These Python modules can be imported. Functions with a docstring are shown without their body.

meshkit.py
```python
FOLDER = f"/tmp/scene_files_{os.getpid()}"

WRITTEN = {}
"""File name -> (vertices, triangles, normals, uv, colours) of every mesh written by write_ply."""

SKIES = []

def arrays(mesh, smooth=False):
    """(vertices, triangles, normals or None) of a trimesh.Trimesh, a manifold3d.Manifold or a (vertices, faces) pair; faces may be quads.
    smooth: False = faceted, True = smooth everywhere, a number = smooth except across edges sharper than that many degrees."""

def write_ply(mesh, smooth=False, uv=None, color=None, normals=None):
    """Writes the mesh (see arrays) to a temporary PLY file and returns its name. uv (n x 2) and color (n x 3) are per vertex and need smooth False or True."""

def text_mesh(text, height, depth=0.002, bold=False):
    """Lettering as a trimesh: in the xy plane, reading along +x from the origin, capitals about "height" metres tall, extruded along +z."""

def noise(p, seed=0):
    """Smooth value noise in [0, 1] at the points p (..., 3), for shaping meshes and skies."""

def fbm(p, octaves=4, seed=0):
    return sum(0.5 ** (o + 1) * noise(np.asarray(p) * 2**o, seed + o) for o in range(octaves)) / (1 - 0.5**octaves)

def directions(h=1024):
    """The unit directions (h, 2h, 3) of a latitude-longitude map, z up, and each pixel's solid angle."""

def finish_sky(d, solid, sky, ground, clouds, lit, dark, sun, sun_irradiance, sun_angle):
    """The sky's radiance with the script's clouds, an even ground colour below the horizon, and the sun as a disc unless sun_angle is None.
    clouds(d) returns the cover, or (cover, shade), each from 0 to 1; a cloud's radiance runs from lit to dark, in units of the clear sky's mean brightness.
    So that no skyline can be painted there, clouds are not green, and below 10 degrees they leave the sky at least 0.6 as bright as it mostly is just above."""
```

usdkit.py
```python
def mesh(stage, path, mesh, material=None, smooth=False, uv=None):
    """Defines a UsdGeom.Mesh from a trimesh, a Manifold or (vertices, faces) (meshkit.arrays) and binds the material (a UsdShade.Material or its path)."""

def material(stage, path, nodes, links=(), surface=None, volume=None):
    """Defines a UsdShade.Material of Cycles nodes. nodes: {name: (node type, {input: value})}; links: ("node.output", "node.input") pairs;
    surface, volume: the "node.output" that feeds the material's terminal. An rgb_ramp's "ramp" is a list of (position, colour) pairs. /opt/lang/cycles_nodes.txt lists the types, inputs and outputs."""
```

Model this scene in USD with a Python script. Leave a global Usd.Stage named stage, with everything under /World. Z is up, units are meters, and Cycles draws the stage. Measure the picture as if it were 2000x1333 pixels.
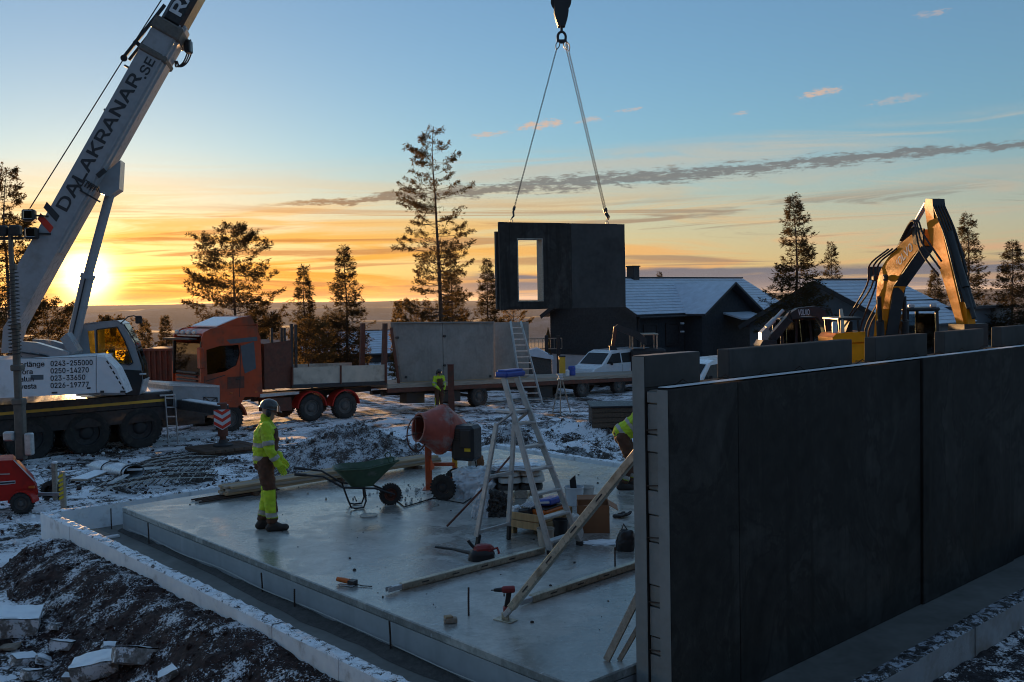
import math, random
import numpy as np
import trimesh, manifold3d, usdkit, meshkit
from shapely.geometry import Polygon, box as sbox
from pxr import Usd, UsdGeom, UsdLux, UsdShade, Gf, Sdf

stage = Usd.Stage.CreateInMemory()
UsdGeom.SetStageUpAxis(stage, 'Z')
UsdGeom.Xform.Define(stage, '/World')
UsdGeom.Scope.Define(stage, '/World/Looks')
rng = np.random.default_rng(7)
random.seed(7)

# ------------------------------------------------------------------ camera
FPX, CX, CY, HOR = 1890.0, 1000.0, 666.5, 587.0          # focal length, centre and horizon of a 2000 pixel wide view
EYE = np.array([0, 0, 3.2])
_p, _rho = math.atan((CY - HOR) / FPX), math.radians(1.15)
_F = np.array([0, math.cos(_p), -math.sin(_p)])
_U0 = np.array([0, math.sin(_p), math.cos(_p)])
_R0 = np.array([1.0, 0, 0])
_r = _R0 * math.cos(_rho) - _U0 * math.sin(_rho)
_u = _U0 * math.cos(_rho) + _R0 * math.sin(_rho)
cam = UsdGeom.Camera.Define(stage, '/World/camera')
cam.CreateHorizontalApertureAttr(36.0)
cam.CreateFocalLengthAttr(36.0 * FPX / 2000.0)
cam.CreateClippingRangeAttr(Gf.Vec2f(0.05, 100000))
_M = np.eye(4); _M[0, :3] = _r; _M[1, :3] = _u; _M[2, :3] = -_F; _M[3, :3] = EYE
cam.AddTransformOp().Set(Gf.Matrix4d(*_M.ravel().tolist()))
EXPOSURE = 1.35
cam.GetPrim().CreateAttribute('exposure', Sdf.ValueTypeNames.Float).Set(EXPOSURE)


# ------------------------------------------------------------------ node graphs
class Link(str):
    pass


class Node:
    def __init__(self, name):
        self._n = name

    def __getattr__(self, k):
        return Link(self._n + '.' + k)


class Graph:
    def __init__(self):
        self.nodes, self.links = {}, []

    def __call__(self, kind, **inputs):
        name = 'n%d' % len(self.nodes)
        plain = {}
        for k, v in inputs.items():
            if isinstance(v, Link):
                self.links.append((str(v), name + '.' + k))
            else:
                plain[k] = v
        self.nodes[name] = (kind, plain)
        return Node(name)

    def m(self, op, a, b=0.0, c=0.0):
        return self('math', math_type=op, value1=a, value2=b, value3=c).value

    def ramp(self, fac, *stops):
        return self('rgb_ramp', fac=fac, ramp=list(stops)).color

    def mix(self, fac, a, b):
        return self('mix', fac=fac, color1=a, color2=b).color

    def step(self, x, lo, hi):
        return self('map_range', range_type='smoothstep', value=x, from_min=lo, from_max=hi, to_min=0.0, to_max=1.0, clamp=True).result

    def noise(self, vec, scale, detail=3, rough=0.55, dist=0.0, dim='3D'):
        return self('noise_texture', vector=vec, scale=scale, detail=detail, roughness=rough, distortion=dist, dimensions=dim).fac

    def scaled(self, vec, sx, sy, sz):
        return self('mapping', vector=vec, scale=(sx, sy, sz)).vector

    def make(self, name, surface=None, volume=None):
        return usdkit.material(stage, '/World/Looks/' + name, self.nodes, [(str(a), b) for a, b in self.links], surface=surface and str(surface), volume=volume and str(volume))


# ------------------------------------------------------------------ sky and sun
SUN_AZ, SUN_EL = math.radians(-23.6), math.radians(1.76)
SUN = np.array([math.sin(SUN_AZ) * math.cos(SUN_EL), math.cos(SUN_AZ) * math.cos(SUN_EL), math.sin(SUN_EL)])


def make_sky():
    g = Graph()
    base = g('sky_texture', sky_type='single_scattering', sun_disc=False, sun_elevation=SUN_EL, sun_rotation=SUN_AZ, aerosol_density=0.3, ozone_density=3.6, air_density=1.0).color
    base = g('mix', mix_type='multiply', fac=1.0, color1=base, color2=(1.0, 1.12, 1.0)).color
    d = g('texture_coordinate').generated
    s = g('separate_xyz', vector=d)
    az = g.m('multiply', g.m('arctan2', s.x, s.y), 180 / math.pi)            # degrees, 0 = along +Y
    el = g.m('multiply', g.m('arcsine', s.z), 180 / math.pi)
    daz = g.m('absolute', g.m('subtract', az, math.degrees(SUN_AZ)))
    away = g.step(daz, 0.0, 60.0)                                             # 0 at the sun's azimuth
    ang = g.m('multiply', g.m('arccosine', g('vector_math', math_type='dot_product', vector1=d, vector2=tuple(SUN)).value), 180 / math.pi)
    v2 = g('combine_xyz', x=az, y=el, z=0.0).vector
    # thin high veil: long, nearly level streaks that take the colour of the low sun
    st = g.noise(g.scaled(v2, 0.055, 0.75, 1), 1.0, 5, 0.6, 1.1, dim='2D')
    st2 = g.noise(g.scaled(v2, 0.02, 0.33, 1), 1.0, 3, 0.5, 0.6, dim='2D')
    low = g.m('multiply', g.m('subtract', 1.0, g.step(el, 2.6, 9.2)), g.m('subtract', 1.0, g.m('multiply', g.step(daz, 58.0, 115.0), 0.75)))
    up = g.step(el, -2.0, 0.4)
    warm = g.ramp(away, (0.0, (3.0, 1.22, 0.06)), (0.15, (2.65, 1.25, 0.15)), (0.27, (2.4, 1.28, 0.28)), (0.56, (2.1, 1.26, 0.50)), (0.86, (1.8, 1.2, 0.72)), (1.0, (1.4, 1.05, 0.8)))
    dusk = g.m('subtract', 1.0, g.step(el, 0.4, 4.2))
    warm = g('mix', mix_type='multiply', fac=g.m('multiply', dusk, 0.9), color1=warm, color2=(1.04, 0.80, 0.55)).color
    veil = g.m('multiply', g.m('multiply', low, up), g.m('add', 0.46, g.m('multiply', g.step(st, 0.38, 0.64), 0.50)))
    base = g.mix(0.20, base, (0.90, 1.05, 1.2))                               # even film of ice cloud over the whole sky
    c = g.mix(veil, base, warm)
    # darker rose and grey streaks inside it
    grey = g.ramp(away, (0.0, (1.6, 0.48, 0.07)), (0.25, (1.35, 0.60, 0.22)), (0.6, (0.72, 0.50, 0.38)), (1.0, (0.42, 0.38, 0.40)))
    stg = g.m('multiply', g.step(g.noise(g.scaled(v2, 0.045, 0.95, 1), 1.0, 5, 0.62, 1.3, dim='2D'), 0.50, 0.66), g.m('multiply', g.m('subtract', 1.0, g.step(el, 4.6, 6.2)), up))
    c = g.mix(g.m('multiply', stg, 0.72), c, grey)
    # the long dark band that climbs to the right
    e0 = g.m('add', 6.6, g.m('add', g.m('multiply', az, 0.058), g.m('multiply', g.m('multiply', az, az), -0.0008)))
    wob = g.m('multiply', g.m('subtract', g.noise(g.scaled(v2, 0.25, 0.6, 1), 1.0, 4, 0.6, dim='2D'), 0.5), 0.7)
    off = g.m('absolute', g.m('subtract', g.m('add', el, wob), e0))
    wide = g('map_range', value=az, from_min=-14.0, from_max=3.0, to_min=0.10, to_max=0.50, clamp=True).result
    wide = g.m('multiply', wide, g('map_range', value=az, from_min=9.0, from_max=26.0, to_min=1.0, to_max=0.42, clamp=True).result)
    rag = g.m('add', g.m('multiply', g.noise(g.scaled(v2, 0.8, 4.6, 1), 1.0, 5, 0.62, 0.25, dim='2D'), 0.65), g.m('multiply', g.noise(g.scaled(v2, 2.6, 9.0, 1), 1.0, 4, 0.65, 0.2, dim='2D'), 0.35))
    body = g.m('subtract', 1.0, g.step(g.m('add', g.m('divide', off, wide), g.m('multiply', g.m('subtract', rag, 0.5), 4.6)), 0.25, 1.15))
    body = g.m('multiply', body, g.m('multiply', g.m('multiply', g.step(az, -15.5, -11.0), g.m('subtract', 1.0, g.step(az, 45.0, 90.0))), 0.8))
    bandc = g.ramp(g.step(az, -14.0, 4.0), (0.0, (0.95, 0.42, 0.16)), (0.5, (0.44, 0.34, 0.27)), (1.0, (0.40, 0.39, 0.40)))
    bandc = g.mix(g.m('multiply', g.step(rag, 0.5, 0.75), 0.6), bandc, (1.1, 0.82, 0.62))
    c = g.mix(body, c, bandc)
    # pale fringe above the band
    fr = g.m('subtract', g.m('add', el, wob), g.m('add', e0, 0.7))
    fringe = g.m('multiply', g.m('multiply', g.step(fr, -0.5, 0.2), g.m('subtract', 1.0, g.step(fr, 0.3, 1.6))), g.m('multiply', g.m('multiply', g.step(az, -9.0, -2.0), g.m('subtract', 1.0, g.step(az, 45.0, 90.0))), g.step(st, 0.38, 0.66)))
    c = g.mix(g.m('multiply', fringe, 0.55), c, (1.5, 1.32, 1.02))
    # slate bank low over the far hills
    t0 = g.m('add', 1.55, g.m('multiply', g.m('subtract', g.noise(g.scaled(v2, 0.09, 0.5, 1), 1.0, 4, 0.55, dim='2D'), 0.5), 1.3))
    bank = g.m('multiply', g.m('subtract', 1.0, g.step(el, g.m('subtract', t0, 0.18), g.m('add', t0, 0.18))), g.m('multiply', g.step(az, -8.0, 1.0), g.m('subtract', 1.0, g.step(az, 50.0, 100.0))))
    holes = g.step(g.noise(g.scaled(v2, 0.07, 1.9, 1), 1.0, 4, 0.6, 0.9, dim='2D'), 0.48, 0.62)
    bank = g.m('multiply', bank, g.m('subtract', 0.95, g.m('multiply', holes, 0.5)))
    c = g.mix(bank, c, (0.27, 0.36, 0.52))
    # a few small puffs high up
    pn = g.m('multiply', g.m('subtract', g.noise(g.scaled(v2, 1.9, 7.0, 1), 1.0, 5, 0.68, dim='2D'), 0.5), 4.6)
    for pa, pe, wa, we, k in ((1.9, 10.15, 1.5, 0.28, 0.8), (-1.1, 9.65, 1.3, 0.17, 0.6), (4.8, 10.35, 0.9, 0.18, 0.5), (17.8, 11.1, 1.2, 0.25, 0.75), (7.1, 10.8, 0.8, 0.13, 0.45), (13.4, 10.3, 0.6, 0.12, 0.45), (21.8, 10.4, 1.6, 0.25, 0.3), (23.5, 14.6, 0.9, 0.2, 0.35)):
        dx = g.m('subtract', az, pa)
        q = g.m('multiply_add', dx, 0.09, pe)
        q = g.m('divide', g.m('subtract', el, q), we)
        dx = g.m('divide', dx, wa)
        q = g.m('add', g.m('multiply_add', dx, dx, g.m('multiply', q, q)), pn)
        c = g.mix(g.m('multiply', g.m('subtract', 1.0, g.step(q, -0.3, 1.1)), k), c, (1.9, 1.25, 0.85))
    # light scattered forward by the thin veil round the sun
    glow = g.m('add', g.m('multiply', g.m('exponent', g.m('multiply', ang, -1 / 0.45)), 30.0), g.m('multiply', g.m('exponent', g.m('multiply', ang, -1 / 1.25)), 4.2))
    gl = g('vector_math', math_type='scale', vector1=(1.0, 0.58, 0.13), scale=g.m('multiply', glow, up)).vector
    c = g('mix', mix_type='add', fac=1.0, color1=c, color2=gl).color
    core = g.m('multiply', g.m('exponent', g.m('multiply', g.m('multiply', ang, ang), -1 / 1.3)), 9.0)
    c = g('mix', mix_type='add', fac=1.0, color1=c, color2=g('vector_math', math_type='scale', vector1=(1.0, 0.80, 0.42), scale=g.m('multiply', core, up)).vector).color
    return g.make('sky', g('background_shader', color=c, strength=0.15).background)


sky = UsdLux.DomeLight.Define(stage, '/World/sky')
UsdShade.MaterialBindingAPI.Apply(sky.GetPrim()).Bind(make_sky())
sky.GetPrim().SetCustomDataByKey('kind', 'structure')
sun = UsdLux.DistantLight.Define(stage, '/World/sun')
sun.CreateIntensityAttr(1.25)
sun.CreateAngleAttr(0.5)
sun.CreateNormalizeAttr(True)
sun.CreateColorAttr(Gf.Vec3f(1.0, 0.55, 0.22))
_x = np.cross([0, 0, 1], SUN); _x /= np.linalg.norm(_x)
_M = np.eye(4); _M[0, :3] = _x; _M[1, :3] = np.cross(SUN, _x); _M[2, :3] = SUN
sun.AddTransformOp().Set(Gf.Matrix4d(*_M.ravel().tolist()))


# ------------------------------------------------------------------ geometry helpers
def nrm(v):
    v = np.asarray(v, float)
    return v / max(np.linalg.norm(v), 1e-12)


def at(px, py, Y):
    """The point of the world seen at a pixel of the 2000 wide photograph, Y metres ahead."""
    d = _F + _r * ((px - CX) / FPX) - _u * ((py - CY) / FPX)
    return EYE + d * (Y / d[1])


def on_plane(px, py, P, n):
    d = _F + _r * ((px - CX) / FPX) - _u * ((py - CY) / FPX)
    return EYE + d * (np.dot(np.asarray(P) - EYE, n) / np.dot(d, n))


# building grid: corner of the slab, e1 along its left edge towards the viewer, e2 along its far edge
TH = math.radians(41.8)
E1 = np.array([math.sin(TH), -math.cos(TH), 0])
E2 = np.array([math.cos(TH), math.sin(TH), 0])
EZ = np.array([0, 0, 1.0])
O0 = np.array([-6.35, 15.5, 0])


def W(a, b, z=0.0):
    return O0 + E1 * a + E2 * b + EZ * z


class MB:
    """Collects shapes into one mesh."""

    def __init__(self):
        self.v, self.f, self.n = [], [], 0

    def add(self, v, f):
        v = np.asarray(v, float); f = np.asarray(f, int)
        if f.shape[1] == 4:
            f = np.vstack([f[:, [0, 1, 2]], f[:, [0, 2, 3]]])
        self.v.append(v); self.f.append(f + self.n); self.n += len(v)
        return self

    def tm(self, m):
        return self.add(m.vertices, m.faces)

    def obox(self, c, ex, ey, ez, s, ch=0.0):
        """box with centre c, axes ex ey ez, full sizes s, chamfer ch"""
        c = np.asarray(c, float); A = np.array([ex, ey, ez], float); h = np.asarray(s, float) / 2
        if ch <= 0:
            k = np.array([[i, j, l] for i in (-1, 1) for j in (-1, 1) for l in (-1, 1)], float)
            f = [[0, 1, 3, 2], [4, 6, 7, 5], [0, 4, 5, 1], [2, 3, 7, 6], [0, 2, 6, 4], [1, 5, 7, 3]]
            return self.add((k * h) @ A + c, f)
        ch = min(ch, 0.45 * h.min() * 2)
        p = []
        for i in (-1, 1):
            for j in (-1, 1):
                for l in (-1, 1):
                    for q in range(3):
                        w = h - ch; w = w.copy(); w[q] = h[q]
                        p.append(np.array([i, j, l]) * w)
        m = trimesh.convex.convex_hull(np.array(p))
        return self.add(np.array(m.vertices) @ A + c, m.faces)

    def box(self, c, s, ch=0.0, rz=0.0):
        co, si = math.cos(rz), math.sin(rz)
        return self.obox(c, (co, si, 0), (-si, co, 0), EZ, s, ch)

    def gbox(self, a0, a1, b0, b1, z0, z1, ch=0.0):
        """box in the building grid"""
        return self.obox(W((a0 + a1) / 2, (b0 + b1) / 2, (z0 + z1) / 2), E1, E2, EZ, (a1 - a0, b1 - b0, z1 - z0), ch)

    def beam(self, p, q, w, h, up=(0, 0, 1), ch=0.0):
        p, q = np.asarray(p, float), np.asarray(q, float)
        x = nrm(q - p); y = nrm(np.cross(up, x)); z = np.cross(x, y)
        return self.obox((p + q) / 2, x, y, z, (np.linalg.norm(q - p), w, h), ch)

    def tube(self, pts, r, n=8, cap=True):
        p = np.asarray(pts, float)
        r = np.broadcast_to(np.asarray(r, float), (len(p),))
        t = np.gradient(p, axis=0); t /= np.linalg.norm(t, axis=1, keepdims=True) + 1e-12
        a = np.cross(t, [0.12, 0.08, 1.0]); bad = np.linalg.norm(a, axis=1) < 0.15
        a[bad] = np.cross(t[bad], [1.0, 0.1, 0]); a /= np.linalg.norm(a, axis=1, keepdims=True)
        for i in range(1, len(a)):
            a[i] = nrm(a[i - 1] - t[i] * (a[i - 1] @ t[i]))
        b = np.cross(t, a)
        g = np.arange(n) * 2 * math.pi / n
        v = p[:, None] + r[:, None, None] * (np.cos(g)[None, :, None] * a[:, None] + np.sin(g)[None, :, None] * b[:, None])
        i, j = np.meshgrid(np.arange(len(p) - 1), np.arange(n), indexing='ij')
        f = np.stack([i * n + j, i * n + (j + 1) % n, (i + 1) * n + (j + 1) % n, (i + 1) * n + j], -1).reshape(-1, 4)
        v = v.reshape(-1, 3)
        f = np.vstack([f[:, [0, 1, 2]], f[:, [0, 2, 3]]])
        if cap:
            m = len(v)
            v = np.vstack([v, p[0], p[-1]])
            k = np.arange(n)
            f = np.vstack([f, np.stack([np.full(n, m), (k + 1) % n, k], 1), np.stack([np.full(n, m + 1), (len(p) - 1) * n + k, (len(p) - 1) * n + (k + 1) % n], 1)])
        return self.add(v, f)

    def hose(self, pts, r, n=6, k=5):
        """smooth tube through the given points"""
        p = np.asarray(pts, float)
        q = np.vstack([2 * p[0] - p[1], p, 2 * p[-1] - p[-2]])
        out = []
        for i in range(1, len(q) - 2):
            for t in np.arange(k) / k:
                a, b, c, d = q[i - 1], q[i], q[i + 1], q[i + 2]
                out.append(0.5 * (2 * b + (c - a) * t + (2 * a - 5 * b + 4 * c - d) * t * t + (3 * b - a - 3 * c + d) * t ** 3))
        out.append(p[-1])
        return self.tube(out, r, n)

    def cyl(self, p, q, r, r2=None, n=16):
        return self.tube([p, q], [r, r if r2 is None else r2], n)

    def lathe(self, prof, o, axis, n=24):
        """prof: (radius, height) pairs; turned about axis through o"""
        ax = nrm(axis); x = nrm(np.cross(ax, (0.3, 0.2, 1) if abs(ax[2]) < 0.9 else (1, 0, 0))); y = np.cross(ax, x)
        g = np.arange(n) * 2 * math.pi / n
        P = np.array(prof, float)
        v = (np.asarray(o, float) + P[:, 1, None, None] * ax + P[:, 0, None, None] * (np.cos(g)[None, :, None] * x + np.sin(g)[None, :, None] * y)).reshape(-1, 3)
        i, j = np.meshgrid(np.arange(len(P) - 1), np.arange(n), indexing='ij')
        f = np.stack([i * n + j, i * n + (j + 1) % n, (i + 1) * n + (j + 1) % n, (i + 1) * n + j], -1).reshape(-1, 4)
        return self.add(v, f)

    def prism(self, poly, o, ex, ey, depth):
        """polygon (list or shapely, in ex/ey) pushed depth along ex x ey (both ways, centred on o when depth is a pair (d0, d1))"""
        pg = poly if hasattr(poly, 'exterior') else Polygon(poly)
        d0, d1 = depth if isinstance(depth, (tuple, list)) else (0.0, depth)
        m = trimesh.creation.extrude_polygon(pg, d1 - d0, engine='earcut')
        ex, ey = nrm(ex), nrm(ey); ez = np.cross(ex, ey)
        v = np.array(m.vertices)
        return self.add(np.asarray(o, float) + v[:, :1] * ex + v[:, 1:2] * ey + (v[:, 2:3] + d0) * ez, m.faces)

    def ball(self, c, r, sub=2):
        m = trimesh.creation.icosphere(sub)
        return self.add(np.array(m.vertices) * np.asarray(r, float) + np.asarray(c, float), m.faces)

    def hull(self, pts):
        m = trimesh.convex.convex_hull(np.asarray(pts, float))
        return self.add(m.vertices, m.faces)

    def text(self, s, h, o, ex, ey, sx=1.0, depth=0.004, bold=True, length=None):
        m = meshkit.text_mesh(s, h, 1.0, bold)
        v = np.array(m.vertices)
        if length:
            sx = length / (v[:, 0].max() - v[:, 0].min())
        ex, ey = nrm(ex), nrm(ey); ez = np.cross(ex, ey)
        return self.add(np.asarray(o, float) + v[:, :1] * sx * ex + v[:, 1:2] * ey + v[:, 2:3] * depth * ez, m.faces)

    def sheet(self, fn, nu, nv, closed=False):
        """grid surface fn(u, v) with u, v in 0..1 arrays"""
        u, v = np.meshgrid(np.linspace(0, 1, nu), np.linspace(0, 1, nv), indexing='ij')
        p = fn(u, v).reshape(-1, 3)
        i, j = np.meshgrid(np.arange(nu - 1), np.arange(nv - 1), indexing='ij')
        f = np.stack([i * nv + j, (i + 1) * nv + j, (i + 1) * nv + j + 1, i * nv + j + 1], -1).reshape(-1, 4)
        return self.add(p, f)

    def arrays(self):
        return np.vstack(self.v), np.vstack(self.f)


used = {}


def numbered(parent, name):
    k = used.get((parent, name), 0)
    used[(parent, name)] = k + 1
    return parent + '/' + (name if k == 0 else '%s_%03d' % (name, k))


class Thing:
    """An Xform at the thing's base; parts are given in world coordinates."""

    def __init__(self, name, label, cat, loc=(0, 0, 0), group=None, kind=None):
        self.path = numbered('/World', name)
        self.loc = np.asarray(loc, float)
        x = UsdGeom.Xform.Define(stage, self.path)
        x.AddTranslateOp().Set(Gf.Vec3d(*self.loc.tolist()))
        self.prim = x.GetPrim()
        tags(self.prim, label, cat, group, kind)

    def part(self, name, mb, mat, smooth=False, under=None, label=None, kind=None):
        if mb.n == 0:
            return None
        v, f = mb.arrays()
        path = numbered(under or self.path, name)
        m = usdkit.mesh(stage, path, trimesh.Trimesh(v - self.loc, f, process=False), mat, smooth)
        if label:
            m.GetPrim().SetCustomDataByKey('label', label)
        if kind:
            m.GetPrim().SetCustomDataByKey('kind', kind)
        return path


def tags(prim, label=None, cat=None, group=None, kind=None):
    for k, v in (('label', label), ('category', cat), ('group', group), ('kind', kind)):
        if v:
            prim.SetCustomDataByKey(k, v)


def single(name, mb, mat, label=None, cat=None, group=None, kind=None, smooth=False):
    v, f = mb.arrays()
    m = usdkit.mesh(stage, numbered('/World', name), trimesh.Trimesh(v, f, process=False), mat, smooth)
    tags(m.GetPrim(), label, cat, group, kind)
    return m


def body_of(bones, edge=0.012, smooth=6, extra=()):
    """One continuous skin over bones: (p, rp, q, rq) capsules, as a trimesh."""
    ms = []
    for p, rp, q, rq in bones:
        a = manifold3d.Manifold.sphere(rp, 16).translate(list(map(float, p)))
        b = manifold3d.Manifold.sphere(rq, 16).translate(list(map(float, q)))
        ms.append(manifold3d.Manifold.batch_hull([a, b]))
    ms += list(extra)
    m = manifold3d.Manifold.batch_boolean(ms, manifold3d.OpType.Add).refine_to_length(edge)
    x = m.to_mesh()
    t = trimesh.Trimesh(x.vert_properties[:, :3], x.tri_verts, process=True)
    if smooth:
        trimesh.smoothing.filter_taubin(t, iterations=smooth)
    return t


# ------------------------------------------------------------------ materials
def plain(name, col, rough=0.5, metal=0.0, vary=0.25, scale=6.0, bump=0.0, bscale=60.0, coat=0.0, spec=0.5, dirt=None, dirt_amt=0.4):
    g = Graph()
    P = g('geometry').position
    n = g.noise(P, scale, 4, 0.6)
    col = np.array(col, float)
    c = g.ramp(n, (0.25, tuple(col * (1 - vary))), (0.75, tuple(np.minimum(col * (1 + vary), 0.95))))
    if dirt is not None:
        dn = g.step(g.noise(P, scale * 0.45, 5, 0.65), 0.62 - 0.35 * dirt_amt, 0.85 - 0.35 * dirt_amt)
        c = g.mix(g.m('multiply', dn, 0.8), c, tuple(dirt))
    r = g('map_range', value=g.noise(P, scale * 2.3, 3), from_min=0.3, from_max=0.7, to_min=max(rough - 0.12, 0.03), to_max=min(rough + 0.12, 1), clamp=True).result
    kw = {}
    if bump:
        kw['normal'] = g('bump', height=g.noise(P, bscale, 3, 0.6), strength=bump, distance=0.01).normal
    p = g('principled_bsdf', base_color=c, roughness=r, metallic=metal, coat_weight=coat, specular_ior_level=spec, **kw)
    return g.make(name, p.BSDF)


def glass(name, tint=(0.75, 0.8, 0.8), dark=0.0):
    g = Graph()
    fr = g('fresnel', IOR=1.5).fac
    t = g('transparent_bsdf', color=tuple(np.array(tint) * (1 - dark))).BSDF
    s = g('glossy_bsdf', color=(0.9, 0.9, 0.9), roughness=0.03).BSDF
    return g.make(name, g('mix_closure', fac=fr, closure1=t, closure2=s).closure)


def snow_over(name, soil, soil2, amount=0.5, scale=2.2, grain=40.0, bump=0.5, snow=(0.84, 0.85, 0.88), streak=1.0, fine=0.35, far=None):
    """Ground with a thin broken cover of snow."""
    g = Graph()
    P = g('geometry').position
    big = g.noise(g.scaled(P, streak, 1, 1), scale, 5, 0.62, 0.3)
    gr = g.noise(P, grain, 3, 0.7)
    gr2 = g.noise(P, grain * 0.28, 3, 0.65)
    k = g.m('add', g.m('add', big, g.m('multiply', g.m('subtract', gr, 0.5), fine)), g.m('multiply', g.m('subtract', gr2, 0.5), 0.45))
    mask = g.step(k, 0.56 - 0.25 * (amount - 0.5), 0.66 - 0.25 * (amount - 0.5))
    sc = g.mix(g.step(gr2, 0.35, 0.7), tuple(soil), tuple(soil2))
    c = g.mix(mask, sc, tuple(snow))
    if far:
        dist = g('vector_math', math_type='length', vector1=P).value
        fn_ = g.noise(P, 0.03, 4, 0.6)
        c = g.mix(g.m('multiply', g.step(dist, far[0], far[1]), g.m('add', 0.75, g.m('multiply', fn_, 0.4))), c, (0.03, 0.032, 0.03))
    h = g.m('add', g.m('multiply', gr, 0.5), g.m('add', g.m('multiply', gr2, 0.9), g.m('multiply', mask, 0.5)))
    bp = g('bump', height=h, strength=bump, distance=0.04).normal
    p = g('principled_bsdf', base_color=c, roughness=g.m('subtract', 0.9, g.m('multiply', mask, 0.25)), normal=bp, specular_ior_level=0.3)
    return g.make(name, p.BSDF)


def concrete(name, lo, hi, rough=0.8, streaks=True, wet=0.0, stain=(0.02, 0.02, 0.022), stain_amt=0.4, scale=1.0, spec=0.5):
    g = Graph()
    P = g('geometry').position
    n1 = g.noise(P, 1.1 * scale, 5, 0.6, 0.5)
    n2 = g.noise(P, 9.0 * scale, 4, 0.65)
    n3 = g.noise(P, 75.0, 3, 0.7)
    k = g.m('add', g.m('multiply', n1, 0.55), g.m('add', g.m('multiply', n2, 0.3), g.m('multiply', n3, 0.15)))
    c = g.ramp(k, (0.32, tuple(lo)), (0.66, tuple(hi)))
    if streaks:
        s = g.noise(g.scaled(P, 3.2, 3.2, 0.28), 1.0, 5, 0.65, 0.3)
        c = g.mix(g.m('multiply', g.step(s, 0.5, 0.72), stain_amt), c, tuple(stain))
    kw = {}
    r = rough
    if wet:
        w = g.step(g.m('add', g.m('multiply', g.noise(P, 0.75, 4, 0.6, 0.6), 0.75), g.m('multiply', g.noise(P, 4.5, 3, 0.6), 0.25)), 0.44, 0.60)
        c = g.mix(g.m('multiply', w, wet), c, g.mix(1.0, c, c))
        c = g('mix', mix_type='multiply', fac=g.m('multiply', w, 0.55), color1=c, color2=(0.35, 0.35, 0.36)).color
        r = g('map_range', value=w, from_min=0.0, from_max=1.0, to_min=rough, to_max=rough * 0.42, clamp=True).result
    kw['normal'] = g('bump', height=g.m('add', g.m('multiply', n2, 1.0), g.m('multiply', n3, 0.35)), strength=0.35 if not wet else 0.22, distance=0.012).normal
    return g.make(name, g('principled_bsdf', base_color=c, roughness=r, specular_ior_level=spec, **kw).BSDF)


def wood(name, a, b, along, rough=0.7, snow=0.0):
    g = Graph()
    P = g('geometry').position
    along = nrm(along)
    t = g('vector_math', math_type='dot_product', vector1=P, vector2=tuple(along)).value
    q = g('vector_math', math_type='subtract', vector1=P, vector2=g('vector_math', math_type='scale', vector1=tuple(along), scale=g.m('multiply', t, 0.95)).vector).vector
    n = g.noise(q, 26.0, 4, 0.6, 0.8)
    c = g.ramp(n, (0.3, tuple(a)), (0.7, tuple(b)))
    nrml = g('bump', height=n, strength=0.25, distance=0.004).normal
    return g.make(name, g('principled_bsdf', base_color=c, roughness=rough, normal=nrml).BSDF)


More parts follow.
